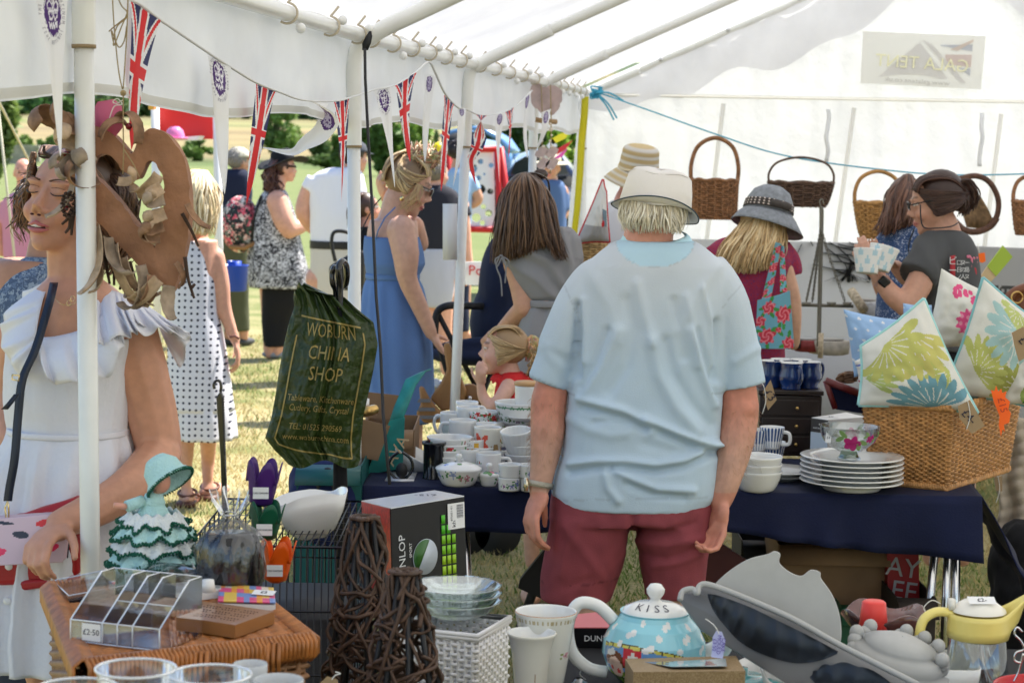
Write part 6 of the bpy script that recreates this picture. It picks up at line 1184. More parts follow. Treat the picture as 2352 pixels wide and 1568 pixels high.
g=MB(); g.lathe([(.001,.085),(.03,.082),(.055,.06),(.068,.025),(.07,0)],n=20); part('crown',g,pkp,t); g=MB(); g.lathe([(.07,.002),(.085,-.002),(.092,.006)],n=20); part('brim',g,pkp,t,solid=.004)
t=thing('ball_board','white game board full of round holes in a red easel frame','game board',P(1090,700,20))
import itertools
def holes(t,corners,d,H):
 A,B,C_,D_=corners; g=MB(); n,m=60,150; rows=[[P(lerp(lerp(A[0],B[0],u),lerp(D_[0],C_[0],u),v),lerp(lerp(A[1],B[1],u),lerp(D_[1],C_[1],u),v),d)for u in np.linspace(0,1,n)]for v in np.linspace(0,1,m)]
 g.grid(rows); keep=[]
 for f_ in g.f:
  c=sum((V(g.v[i])for i in f_),V())/4; x,y=proj(c); keep.append(all((x-a)**2+(y-b)**2>r*r for a,b,r in H))
 g.f=[f_ for f_,k in zip(g.f,keep)if k]; g.m=[0]*len(g.f); part('holed_panel',g,white,t,world=True,solid=.02)
holes(t,[(1034,520),(1138,525),(1134,348),(1036,352)],20,[(1104,371,6),(1086,387,10),(1099,409,6),(1080,425,7),(1104,435,11),(1082,457,7),(1110,475,6),(1108,512,6),(1094,500,10),(1050,400,9),(1046,440,8),(1112,400,3),(1060,470,8),(1126,440,7),(1128,380,6),(1122,490,8)])
for q in(((1032,345),(1145,342)),((1032,345),(1030,535)),((1030,525),(1150,528)),((1142,340),(1152,600)),((1150,338),(1182,600))):rod(t,'frame_rail',q,.03,redp,19.95,sm=False)
def car(label,d,col,body,glass,x0,x1,hatch=None,wheels=()):
 t=thing('parked_car',label,'car',P((x0+x1)/2,500,d)); m=mat(label[:18],col,rough=.25,coat=.8,metal=.1)
 g=MB(); rows=[]
 for k,yy in enumerate(np.linspace(0,1.65,9)):
  s_=1-.06*abs(k-4)/4; rows.append([P(x,y,d)+V((0,yy,0))+V((0,0,-.02*abs(k-4)))for x,y in body])
 g.grid(rows,True,cap=3); part('body',g,m,t,world=True,bevel=.05)
 for q in glass:slab(t,'window',q,d-.03,.02,mat('car_glass',(.012,.02,.022),rough=.06))
 for x,y in wheels:
  c=P(x,y,d-.02); g=MB(); g.tube([c,c+V((0,.2,0))],.31,24); part('wheel',g,mat('tyre',(.02,.02,.02),rough=.8),t,world=True); g=MB(); g.tube([c-V((0,.02,0)),c+V((0,.02,0))],.19,16); part('rim',g,mat('alloy',(.4,.4,.42),metal=.8,rough=.3),t,world=True)
 return t,m
t,m=car('dark navy car with rounded roof behind the red easel',24,(.012,.025,.07),[(1150,470),(1152,430),(1162,385),(1185,356),(1230,342),(1290,345),(1320,380),(1330,400),(1332,470)],[((1172,400),(1182,374),(1205,360),(1240,354),(1240,400)),((1250,400),(1250,353),(1290,356),(1305,400))],1150,1332,wheels=((1185,466),(1295,466)))
t,m=car('pale blue hatchback with its tailgate raised beyond the ball board',27,(.16,.34,.62),[(1010,440),(1015,385),(1035,345),(1062,322),(1110,318),(1170,330),(1190,380),(1195,440)],[((1030,380),(1045,348),(1068,332),(1100,330),(1100,382))],1010,1195,wheels=((1050,438),(1160,438)))
g=MB(); g.grid([[P(x+dx,y,26.3+dx*.01)for x,y in((1012,314),(1040,302),(1085,294),(1110,300),(1148,322),(1168,350))]for dx in(0,10,24)]); part('tailgate',g,m,t,world=True,solid=.05)
g=MB(); g.ell(P(1058,330,26.2),(.22,.2,.14)); g.grid([[P(x,y,26.2+k)for x,y in((1090,330),(1120,335),(1150,362),(1150,400),(1085,400))]for k in(0,.1)]); part('boot_opening',g,mat('car_interior',(.01,.01,.012),rough=.7),t,world=True)
g=MB(); g.grid([[P(x,y,25.4)for x,y in q]for q in(((1178,352),(1192,352),(1203,358)),((1174,372),(1195,372),(1212,376)),((1178,398),(1200,400),(1216,402)))]); part('bonnet',g,m,t,world=True,solid=.05)
t=thing('sign_board','small white sign with red lettering low on the grass by the grey shorts man','sign',P(1100,655,14)); slab(t,'board',((1068,602),(1135,600),(1135,656),(1068,654)),14,.03,white)
for s_,x,y,z in(('Pot',1098,622,.095),('Luck',1120,644,.06)):text(s_,z,redp,t,face(P(x,y,13.98),(1,0,0),(0,0,1)),world=True,ext=.002)
t=thing('bucket','blue plastic tub with a smaller blue tub inside on the grass','tub',P(538,668,16)); bl=mat('blue_plastic',(.01,.06,.42),rough=.35)
g=MB(); g.lathe([(.08,0),(.095,.01),(.105,.19),(.112,.20),(.1,.2),(.09,.02)],n=24); part('outer_tub',g,bl,t); g=MB(); g.lathe([(.05,.12),(.055,.23),(.048,.23),(.04,.13)],n=20); part('inner_tub',g,bl,t)
t=thing('balloon','yellow balloon behind the topknot of the woman in the sundress','balloon',P(1007,362,16)); g=MB(); g.ell((0,0,.05),(.055,.055,.068),18,14); g.tube([(0,0,-.018),(0,0,-.03)],[.006,.012],8); part('balloon_skin',g,mat('yellow_rubber',(.8,.66,.02),rough=.25,transl=.2),t); rod(t,'ribbon',((1007,368),(1003,420),(1008,470)),.003,white,16)
t=thing('windmill_toy','yellow, red and pink streamer toys at the denim shirted person','toy',P(1290,345,15.5))
for q,c_ in((((1262,322),(1285,308),(1308,300),(1300,318),(1270,332)),(.8,.68,.02)),(((1275,345),(1300,330),(1316,322),(1300,342),(1280,356)),(.6,.02,.03)),(((1262,372),(1290,350),(1305,340),(1292,360)),(.75,.08,.40)),(((1270,318),(1255,335),(1268,352),(1280,335)),(.75,.76,.8))):slab(t,'streamer',q,15.5,.01,mat('streamer%d'%int(c_[0]*100+c_[1]*10),c_,rough=.5))
t=thing('pushchair','dark navy pushchair with curved black handle and padded seat','pushchair',P(1110,1000,9)); nv=fabric('pushchair_navy',(.012,.018,.045)); bkm=mat('black_foam',(.012,.012,.013),rough=.6)
rod(t,'handle',((998,800,8.9),(999,750,8.9),(1006,715,8.9),(1030,702,8.9),(1070,702,9),(1130,704,9.1)),.016,bkm)
def hoodf(g):g.ell(P(1150,660,9.2),(.10,.2,.24)); g.ell(P(1150,740,9.2),(.14,.2,.2))
g=MB(); hoodf(g); blob('hood',g,nv,t,.02,3); g=MB(); g.tube(spl([P(x,y,9.0)for x,y in((1012,800),(1060,792),(1120,786),(1180,800))],6),.05,12,flat=.5); g.ell(P(1090,812,9.1),(.22,.2,.05)); blob('seat',g,nv,t,.015,3)
for a in(((1010,800,8.9),(1060,960,9.1)),((1150,800,9.1),(1075,990,8.9)),((1006,720,8.9),(1100,900,9))):rod(t,'frame_tube',a,.012,bkm,sm=False)
for x,y,r_ in((1078,945,.10),(1150,955,.10)):
 c=P(x,940,8.9); c.z=r_; g=MB(); g.tube([c,c+V((0,.04,0))],r_,24); part('wheel',g,mat('tyre'),t,world=True)
t=thing('push_along_toy','brown wooden push along toy with grey stripes held by the woman in the sundress','toy',P(1000,960,8.2)); wd=mat('toy_wood',(.34,.17,.06),rough=.5,var=(14,.3),stretch=(1,1,.2)); gs=mat('toy_grey',(.16,.16,.17),rough=.6)
slab(t,'wooden_neck',((1018,792),(1030,785),(1042,815),(1036,850),(1060,870),(1072,900),(1060,935),(1015,945),(988,915),(1012,880),(1026,850)),8.2,.05,wd,.008)
slab(t,'striped_rocker',((962,888),(972,890),(985,915),(1010,945),(1040,952),(1036,970),(975,972),(955,950),(966,930)),8.15,.05,wd,.008)
for y in(916,936,954):slab(t,'grey_stripe',((962,y),(988+(y-916)*.5,y),(990+(y-916)*.5,y+8),(958,y+8)),8.14,.005,gs)
c=P(1078,915,8.25); g=MB(); g.tube([c,c+V((0,.05,0))],.055,20); part('wheel',g,wd,t,world=True); g=MB(); g.tube([c-V((0,.01,0)),c+V((0,.0,0))],.012,10); part('wheel_hub',g,chrome,t,world=True)
# sail cushion and wicker by the straw hat woman
def pillow(name,label,pts,d,th,fn,n=60,piping=None,grp=None,bulge=.5,yoff=0,tilt=0):
 """cushion: quad corners (bottom-left, bottom-right, top-right, top-left) in view, thickness th, printed by fn(u, v)"""
 A,B,C_,D_=[P(p[0],p[1],d+(p[2]if len(p)>2 else 0))for p in pts]; c=(A+B+C_+D_)/4; t=thing(name,label,'cushion',V((c.x,c.y,min(A.z,B.z))),0,grp)
 def s(u,v,side):
  e=(math.sin(math.pi*u)*math.sin(math.pi*v)); h=max(0,e)**(bulge*.75)*th*.62; pin=.10*(4*(u-.5)**2)*(1-4*(v-.5)**2)*-1
  p=A.lerp(B,u).lerp(D_.lerp(C_,u),v); q=(c-p)*(.13*(math.sin(math.pi*u)*(1-math.sin(math.pi*v))+math.sin(math.pi*v)*(1-math.sin(math.pi*u)))*.42)
  return p+q+V((0,-side*h*(1+.12*nz((u*3,v*3,side),1,d*7))+.006*nz((u*8,v*8,side)),0))
 g=MB(); cols=[]
 for side in(1,-1):
  g.grid([[s(i/n,j/n,side)for i in range(n+1)]for j in range(n+1)]); cols+=[fn((i+.5)/n,(j+.5)/n)for j in range(n)for i in range(n)]
 part('printed_cover',g,prtf,t,world=True,facecol=cols)
 if piping:g=MB(); b=[s(k,0,1)for k in np.linspace(0,1,20)]+[s(1,k,1)for k in np.linspace(0,1,20)]+[s(1-k,1,1)for k in np.linspace(0,1,20)]+[s(0,1-k,1)for k in np.linspace(0,1,20)]; g.tube(b,piping[0],6); part('piping',g,piping[1],t,world=True)
 return t
def sail(u,v):
 if(u-.75)**2+(v-.35)**2<.004:return(.6,.02,.03)
 if v<.3:return(.42,.42,.44)
 if(u-.62)+(v-.62)*.4>0 and v<.62 and u<.95:return(.16,.24,.30)if(u+v*.6)>.98 else(.5,.06,.08)
 return(.72,.72,.70)
pillow('cushion','pale cushion with red piping and a sailing boat behind the brunette',((1322,560),(1400,556),(1392,440),(1385,412)),9.0,.12,sail,50,(.006,mat('red_piping',(.55,.05,.06),rough=.8)))
t=thing('wicker_basket','pale wicker basket end showing between the brunette and the straw hat woman','basket',P(1345,620,9.1)); g=MB(); m=wk((.48,.32,.14),'pale_cane')
weave(g,lambda u,v:(P(1345,618,9.2)+V((.09*math.cos(u*6.28),.09*math.sin(u*6.28),v*.13)),V((math.cos(u*6.28),math.sin(u*6.28),0))),20,12,.0055,.003); part('woven_body',g,m,t,world=True)
# printed backdrop boards standing along the back wall
bd=mat('backdrop_grey',(.62,.63,.64),rough=.8,var=(1.5,.06)); t=thing('backdrop_screen','pale grey printed screen with black bare branches below the white wall','screen',P(1900,1000,11.7))
slab(t,'printed_board',((1580,549),(2205,563),(2205,1040),(1580,1040)),11.6,.03,bd); ink=mat('branch_ink',(.012,.012,.012),rough=.7)
rg=random.Random(8)
def branch(x,y,a,L,w_,n):
 if n==0 or L<6:return
 pts=[(x,y)]
 for i in range(4):a+=rg.uniform(-.28,.28); x+=math.cos(a)*L/4; y+=math.sin(a)*L/4*.8; pts.append((x,y))
 if all(552<q[1]<650 and 1790<q[0]<2060 for q in pts):BT.append((pts,w_))
 for k in range(3):branch(*pts[rg.choice([2,3,4])],a+rg.uniform(-.7,.7),L*.62,w_*.7,n-1)
BT=[]
for q in((1890,558,.35,90),(1905,556,.5,100),(1925,560,.25,90),(1868,606,.15,80),(1950,556,.6,70),(1885,580,.4,110),(1985,560,.7,60),(1900,570,.6,60),(1905,600,.1,110),(1915,585,.3,110)):branch(*q,.012,4)
g=MB()
for pts,w_ in BT:g.tube([P(x,y,11.585)for x,y in pts],max(.004,w_),4,flat=.2)
for q in([(1790,605),(1815,598),(1830,585),(1842,560)],[(1815,598),(1835,598)],[(1862,555),(1868,565)]):g.tube([P(x,y,11.585)for x,y in q],.012,4,flat=.2)
tag(part('printed_branches',g,ink,t,world=True),kind=None)
t=thing('backdrop_screen','dark grey townscape print board at the right behind the leather bags','screen',P(2290,1000,11.5))
def city(u,v):
 n_=nz((u*16,v*22,1)); n2=nz((int(u*60),int(v*50),5),1.3)
 if v>.8:return(.34,.34,.34)
 return(.05,.05,.05)if n2+n_*.6<.12 else(.36,.36,.36)
panel('printed_board',P(2205,1000,11.5),P(2560,1010,11.5),P(2560,578,11.5),P(2205,564,11.5),110,110,city,mat('print_matt',vcol=True,rough=.8),t,.03)
# back table with balance scales, bottles and trays
t=thing('trestle_table','back table with pale cloth crowded with bric a brac','table',P(1950,1100,10))
g=MB(); A=P(1650,800,10.3); B=P(2420,815,10.0); g.grid([[A.lerp(B,u)+V((0,yy,zz))for u in np.linspace(0,1,30)]for yy,zz in((-.02,-.5),(-.015,-.2),(0,0),(.7,0),(.71,-.3))]); part('tablecloth',g,fabric('pale_cloth',(.42,.43,.45)),t,world=True,solid=.004)
for x in(1700,2380):g=MB(); p=P(x,850,10.4); g.tube([V((p.x,p.y,0)),V((p.x,p.y,A.z-.02))],.015,8); part('leg',g,chrome,t,world=True)
ir=mat('aged_steel',(.20,.19,.16),metal=.6,rough=.5); d=9.4; t=thing('balance_scales','tall old metal balance scales with chained pans on the back table','scales',P(1885,795,d))
rod(t,'pillar',((1886,475,d),(1887,500,d),(1884,640,d),(1880,795,d)),.010,ir); rod(t,'cross_bar',((1838,700,d),(1960,703,d)),.008,ir,sm=False)
for x0,x1 in((1884,1852),(1884,1866),(1888,1940)):
 g=MB()
 for i in range(34):f=i/33; c=P(lerp(x0,x1,f**1.1),lerp(532,690,f),d-.03); r_=.008; g.tube([c+V((r_*math.cos(a)*(.5 if i%2 else 1)*.6,r_*math.cos(a)*(1 if i%2 else .2)*.5,r_*math.sin(a)*1.3))for a in np.linspace(0,6.283,7)],.0018,4)
 part('chain',g,ir,t,world=True)
for x in(1852,1910,1946):g=MB(); g.lathe([(.001,-.01),(.018,-.01),(.022,.006),(.001,.006)],P(x,697,d-.03),16); part('weight_pan',g,ir,t,world=True)
rod(t,'hook',((1886,478),(1883,462),(1889,458),(1892,470)),.003,ir,d)
for lab,cat,q in(('speckled paper roll leaning on the back table by the scales','roll',((1955,668,9.6),(1985,712,9.5))),('pale wooden handle standing among the clutter','brush',((1886,765,9.2),(1884,822,9.2)))):
 t=thing('paper_roll' if cat=='roll' else 'brush',lab,cat,P(*q[1])); rod(t,'roll' if cat=='roll' else 'handle',q,.022 if cat=='roll' else .012,mat('kraft_spot',(.50,.42,.30),rough=.8,var=(60,.5)),sm=False)
bric=[(1655,800,.05,.10,(.55,.36,.14),'small brown jar at the left end of the back table'),(1812,798,.07,.04,(.03,.03,.03),'black tin on the back table beside the tote bag'),(1855,806,.06,.05,(.25,.03,.03),'dark red tin near the scales'),(1905,812,.09,.06,(.46,.42,.36),'clear bag of bulbs left of the blue cushion'),(1760,806,.06,.04,(.03,.3,.12),'green tin glimpsed above the blue mugs'),(1985,738,.07,.09,(.6,.6,.6),'pale grey box beside the paper roll')]
for i,(x,y,r_,h,c_,lab)in enumerate(bric):
 p=P(x,y,9.6); t=thing('jar' if i==0 else 'tin',lab,'tin' if i else 'jar',p); g=MB(); g.lathe([(.001,0),(r_,0),(r_*1.02,h),(r_*.9,h*1.04),(.001,h*1.04)],n=20,wob=(lambda a,z,r:(1+.1*math.sin(3*a+z*40),0))if 'bag' in lab else None); part('body',g,mat('bric%d'%i,c_,rough=.5,var=(30,.3)),t)
 g=MB(); g.lathe([(r_*.7,h*1.04),(r_*.72,h*1.15),(.001,h*1.15)],n=20); part('lid',g,mat('bric_lid',(.3,.28,.25),rough=.4),t)
d=7.72; t=thing('plant_pots','two nested white pots with pale blue triangle pattern in the stallholder\'s hands','pot',P(2000,640,d)); m=mat('tri_print',vcol=True,rough=.4)
for k,(x,rz,ry)in enumerate(((1990,.1,.1),(2014,.25,.45))):
 M_=Matrix.Translation(P(x,640-k*8,d+.02*k))@Euler((R(-8),ry*.6,0)).to_matrix().to_4x4(); g=MB(M_); n=48; prof=[(.040+.016*j/20,.09*j/20+.02)for j in range(21)]; g.lathe([(.001,.02)]+prof+[(.052,.11),(.038,.03)],n=n)
 cs=[(.75,.75,.73)]*n+[((.42,.60,.68)if(abs(((i*12/n)%1)-.5)*2<1-((j%7)/7))and(i*12//n+j//7)%2 else(.75,.75,.73))for j in range(20)for i in range(n)]+[(.78,.78,.76)]*(n*2); part('pot',g,m,t,world=True,facecol=cs)
t=thing('sample_board','lime green and plain wood painted strip tilted in the hand behind the cushions','board',P(2265,660,8.6))
slab(t,'bare_wood',((2245,645),(2262,660),(2288,635),(2268,612)),8.6,.012,mat('pale_wood',(.60,.45,.26),rough=.6)); slab(t,'green_paint',((2268,612),(2288,635),(2326,590),(2304,564)),8.597,.015,mat('lime_paint',(.36,.50,.05),rough=.5))
t=thing('price_tag','bright orange round cornered tag hanging behind the stallholder','tag',P(2255,605,9)); slab(t,'card',((2247,582),(2262,580),(2264,600),(2256,604),(2247,600)),9,.003,mat('orange_card',(.95,.16,.01),rough=.6)); rod(t,'string',((2246,560),(2250,583)),.0015,mat('string'),9,sm=False)
t=thing('leather_bag','brown leather bag with brass ring at the right edge behind the cushions','handbag',P(2340,760,7.4)); lb=mat('brown_leather2',(.16,.05,.018),rough=.4,bump=(60,.3,.003))
g=MB(); g.tube(spl([P(x,y,7.4)for x,y in((2296,725),(2312,690),(2335,668),(2375,655))],6),[.030]*19,10,flat=.6); g.ell(P(2352,705,7.45),(.08,.05,.07)); blob('bag_body',g,lb,t,.01,3); g=MB(); c=P(2336,683,7.36); g.tube([c+V((.02*math.cos(a),0,.02*math.sin(a)))for a in np.linspace(0,6.283,20)],.003,6); part('brass_ring',g,brass,t,world=True)
# CHINA TABLE
ZT=.76
def at(px,py,z=ZT):return PZ(px,py,z)
cer=mat('white_china',(.76,.76,.74),rough=.12,coat=.4); cerv=mat('printed_china',vcol=True,rough=.12,coat=.4)
dk_=mat('black_plastic'); pl=mat('clear_plastic',(.9,.92,.94),rough=.05,clear=.90,spec=.8)
def wall(r0,r1,h,th=.0035,foot=.85,curve=1.0,n=10,flare=0):
 """double-walled cup profile"""
 o=[(lerp(r0,r1,(i/n)**curve)+flare*(i/n)**6,h*i/n)for i in range(n+1)]
 return[(.001,.002),(r0*foot,0),(r0*foot,.003)]+o+[(o[-1][0]-th*.5,h+.0012)]+[(max(.002,r-th),z)for r,z in o[::-1]if z>h*.06]+[(r0*.6,h*.06),(.001,h*.055)]
def pot(name,label,cat,loc,prof,m=None,paint=None,handle=None,n=40,rz=0,group=None,hr=.0042,sx=1,tilt=None,parts=None):
 t=thing(name,label,cat,loc,rz,group,rot=tilt); g=MB()
 if paint:
  q=[]
  for a,b in zip(prof,prof[1:]):k=max(1,int(math.hypot(a[0]-b[0],a[1]-b[1])/.0035)); q+=[(lerp(a[0],b[0],i/k),lerp(a[1],b[1],i/k))for i in range(k)]
  q.append(prof[-1]); n=110; out=[i for i in range(len(q)-1)]; g.lathe(q,n=n,sx=sx); top=max(range(len(q)),key=lambda i:q[i][1])
  cols=[paint((i+.5)/n,(q[j][1]+q[j+1][1])/2,q[j][0])if j<top else(.76,.76,.74)for j in range(len(q)-1)for i in range(n)]; part('body',g,cerv,t,facecol=cols)
 else:g.lathe(prof,n=n,sx=sx); part('body',g,m or cer,t)
 if handle:g=MB(); g.tube(spl([(x,0,z)for x,z in handle],6),hr,8,flat=1.4); part('handle',g,m or cer,t)
 return t
tb=thing('trestle_table','long trestle table under a navy cloth behind the man in the polo shirt','table',at(1500,1140))
navyc=fabric('navy_cloth',(.006,.010,.040),rough=.75,var=(6,.25),bump=(160,.3,.003))
fl,fr,br,bl2=at(829,1117),at(2256,1142),at(2262,1090),at(905,1062); br.y=fr.y+.72; bl2=fl+V((.03,.72,0)); br=V((fr.x+.06,fr.y+.7,ZT))
g=MB(); rows=[]
def drape(p,o,k,u,L=.115):return p+o*(.03*k+.014*k*math.sin(u*60+2*math.sin(u*17))*k+.016*k*math.sin(u*19+1))+V((0,0,-(L+.012*math.sin(u*9)+.045*min(1,max(0,u-.55)*3)+.05*max(0,u-.9)*4)*k))
F_=lambda u:fl.lerp(fr,u)
for k in np.linspace(1,0,8):rows.append([drape(F_(u),V((0,-1,0)),k,u)for u in np.linspace(0,1,140)])
for k in np.linspace(.02,1,8):rows.append([F_(u).lerp(bl2.lerp(br,u),k)+V((0,0,.002*nz((u*30,k*6,0))))for u in np.linspace(0,1,140)])
for k in(.5,1):rows.append([bl2.lerp(br,u)+V((0,.02,-.12*k))for u in np.linspace(0,1,140)])
g.grid(rows); g.grid([[fr.lerp(br,u)+V((.06*k+.16*k*(1-u)+.012*math.sin(u*20)*k+.02*math.sin(k*9+u*5)*k,-.05*k*(1-u),-(.14+.24*(1-u)**1.2)*k))for u in np.linspace(-.0,1,20)]for k in np.linspace(0,1,12)])
g.grid([[fl.lerp(bl2,u)+V((-.02*k,0,-.15*k))for u in np.linspace(0,1,10)]for k in np.linspace(0,1,6)])
part('navy_tablecloth',g,navyc,tb,world=True,solid=.004)
g=MB(); g.slab([q-V((0,0,.008))for q in(fl+V((.03,.03,0)),fr+V((-.03,.03,0)),br+V((-.03,-.03,0)),bl2+V((.03,-.03,0)))],(0,0,-.025)); part('table_top',g,mat('board',(.3,.25,.2)),tb,world=True)
for x,y,s_ in((2152,1300,-.04),(2176,1300,.0),(2192,1300,.02),(1010,1260,0),(1036,1260,.03),(1062,1260,.05)):
 p=P(x,y,6.15); g=MB(); g.tube([V((p.x+s_,p.y,0)),V((p.x,p.y,ZT-.03))],.013,10); part('leg',g,mat('chrome'),tb,world=True)
 # china on the left half
def flw(cols,n,seed,h,z0=.1,z1=.9,sz=.012,rr=.045,base=(.76,.76,.74),leaf=(.08,.25,.08)):
 rg=random.Random(seed); F__=[(rg.random(),h*rg.uniform(z0,z1),rg.choice(cols),sz*rg.uniform(.7,1.3),rg.random()*6)for _ in range(n)]
 def f(u,z,r):
  for a,b,c,s,ph in F__:
   du=(u-a+.5)%1-.5; x=du*6.283*rr; y=z-b; q=math.hypot(x,y)
   if q<s*(.7+.3*math.sin(5*math.atan2(y,x)+ph)):return c if q>s*.25 else tuple(k*.6 for k in c)
   if abs(y+.3*x)<s*.16 and s<abs(x)<s*1.9 or(abs(x)-s*1.5)**2+(y+s*.3)**2<(s*.32)**2:return leaf
  return base
 return f
RED=(.55,.02,.02); PK=(.62,.22,.28); BU=(.12,.18,.45); YE=(.75,.45,.04)
MUG=lambda r=.043,h=.085:wall(r,r,h,.003,.92)
MH=lambda r,h:[(r*.97,h*.82),(r+.022,h*.80),(r+.030,h*.5),(r+.018,h*.22),(r*.97,h*.2)]
def rim_at(px,py,d,h):p=P(px,py,d); return V((p.x,p.y,max(ZT,p.z-h)))
def mug(lab,px,py,w_,d,h=.085,paint=None,rz=0,grp='mugs and cups on the china table'):r=S(w_,d)/2; return pot('mug',lab,'mug',rim_at(px,py,d,h),MUG(r,h),None,paint,MH(r,h),rz=rz,group=grp)
t=thing('display_step','navy covered step raising the back rows of china','step',at(1110,1040)); g=MB(); g.slab([V((x,y,ZT+.001))for x,y in((-.17,6.38),(.12,6.38),(.12,6.68),(-.17,6.68))],(0,0,.04)); part('step_block',g,navyc,t,world=True,smooth=False,bevel=.004)
mug('plain white mug highest at the back of the china',1073,922,53,6.66,rz=-.4); mug('plain white mug just in front of the highest one',1075,934,55,6.58,rz=-.2); mug('white mug with pale mint band at the back left',1039,947,56,6.6,.085,lambda u,z,r:(.60,.70,.66)if z<.06 else(.76,.76,.74),2.6)
mug('wide white cup behind the stack of red flower bowls',1063,964,64,6.45,.075,rz=2.9); mug('mug with red strawberry band beside the toddler',1112,944,70,6.55,.075,flw([RED],40,3,.075,.55,.95,.008),rz=.0); mug('mug with pink printed band behind the poppy mug',1134,966,56,6.5,.08,flw([PK],20,4,.08),rz=.1); mug('plain white mug between the strawberry and poppy mugs',1118,971,50,6.42,.085,rz=2.9)
mug('ivory mug with large red poppy',1121,981,64,6.3,.095,flw([(.72,.10,.06)],5,11,.095,.35,.6,.030,.048,(.74,.71,.62),(.4,.25,.1)),rz=.15); mug('white mug behind the lidded pot',1076,1032,52,6.22,.09,rz=2.8); mug('white mug with faint flowers behind the robin mug',1106,1026,56,6.26,.09,flw([PK,BU],6,9,.09,.2,.8,.005),rz=.1)
mug('white mug with small robins in the front rows',1123,1040,58,6.16,.085,flw([(.35,.10,.04),(.2,.4,.6)],14,5,.085,.1,.9,.005),rz=-.05)
m_=mug('yellow and white striped mug with a price label',1084,1008,58,6.27,.075,lambda u,z,r:((.75,.42,.03)if(int(u*10)%2)else(.76,.76,.74))if .008<z<.066 else(.76,.76,.74),rz=.3)
inkm=mat('pen_ink',(.015,.015,.04),rough=.6); lab_m=mat('label_paper',(.80,.80,.80),rough=.6)
def label(parent,s,c,w_,h,right=(1,0,0),up=(0,0,1),size=None,m=None,ink=inkm,name='price_label',world=True):
 r=V(right).normalized(); u=V(up); u=(u-r*u.dot(r)).normalized(); n=r.cross(u); c=V(c); g=MB(); g.slab([c-r*w_/2-u*h/2,c+r*w_/2-u*h/2,c+r*w_/2+u*h/2,c-r*w_/2+u*h/2],n*.0004); p=part(name,g,m or lab_m,parent,world=world,smooth=False)
 if s:text(s,size or h*.62,ink,p,wmat(parent).inverted()@face(c+n*.0009,r,u),ext=.0002,world=False)
 return p
label(m_,'£1-',P(1078,1022,6.22),.028,.022)
for i in range(4):pot('bowl','white bowl with red poppies, %s'%('at the bottom of the stack by the black canister','second from the bottom of the red flower stack','third from the bottom of the red flower stack','topmost of the red flower stack')[i],'bowl',V((P(1028,1000,6.25).x+.002*i,6.25+.003*i,ZT+.012+.0175*i)),wall(.045,.069,.055,.003,.8,.45),paint=flw([RED],9,30+i,.055,.72,.86,.010,.066),group='red flower bowls')
pot('mixing_bowl','big white botanic bowl with green leaf rim beside the man\'s elbow','bowl',rim_at(1196,912,6.5,.085),wall(.05,.082,.07,.004,.7,.5),paint=lambda u,z,r:(.05,.24,.10)if abs(abs(((u*46)%1)-.5)*.014+.054-z)<.0022 or abs(z-.0575)<.0010 else flw([(.08,.14,.05),(.18,.08,.16)],14,41,.07,.25,.6,.010,.08)(u,z,r))
t=pot('storage_jar','white jar with round wooden lid standing in the botanic bowl','jar',rim_at(1212,884,6.5,.085),wall(.038,.040,.085,.004)); g=MB(); g.lathe([(.001,.084),(.041,.084),(.042,.088),(.042,.094),(.039,.097),(.001,.097)],n=32); part('lid',g,mat('lid_wood',(.52,.30,.13),rough=.5),t)
flu=lambda a,z,r:(1+.012*math.sin(18*a),0)
for lb,px,py,w_,h,tl in(('large fluted white cup tilted in its dish at the man\'s left arm',1190,986,74,.062,(R(10),R(-6),0)),('white fluted dish directly under the tilted cup',1193,1022,68,.030,None),('lower white fluted dish above the ramekins',1196,1042,74,.034,None),('white plate between the botanic bowl and the tilted cup',1206,955,90,.015,None)):
 r=S(w_,6.25)/2; t=thing('fluted_dish',lb,'dish',rim_at(px,py,6.25 if py>960 else 6.45,h),-.3,rot=tl); g=MB(); g.lathe(wall(r*.6,r,h,.004,.85,.6),n=72,wob=flu); part('body',g,cer,t)
 if tl:g=MB(); g.tube(spl([(r*.93,0,h*.8),(r+.02,0,h*.8),(r+.02,0,h*.3),(r*.75,0,h*.25)],6),.004,8); part('handle',g,cer,t)
for i,(x,y,r)in enumerate(((1170,1093,.033),(1172,1063,.034),(1220,1099,.032),(1217,1070,.033))):pot('ramekin',('floral ramekin at the bottom of the left pair in front','floral ramekin on top of the left pair in front','floral ramekin at the bottom of the pair by the wristwatch','floral ramekin on top of the pair by the wristwatch')[i],'ramekin',V((P(x,y,6.02).x,6.02,ZT+(.0385 if i%2 else 0))),wall(r*.92,r,.038,.003,.95),paint=flw([(.22,.25,.50),(.25,.12,.3)],5,60+i,.038,.35,.65,.009,.034),group='small floral ramekins')
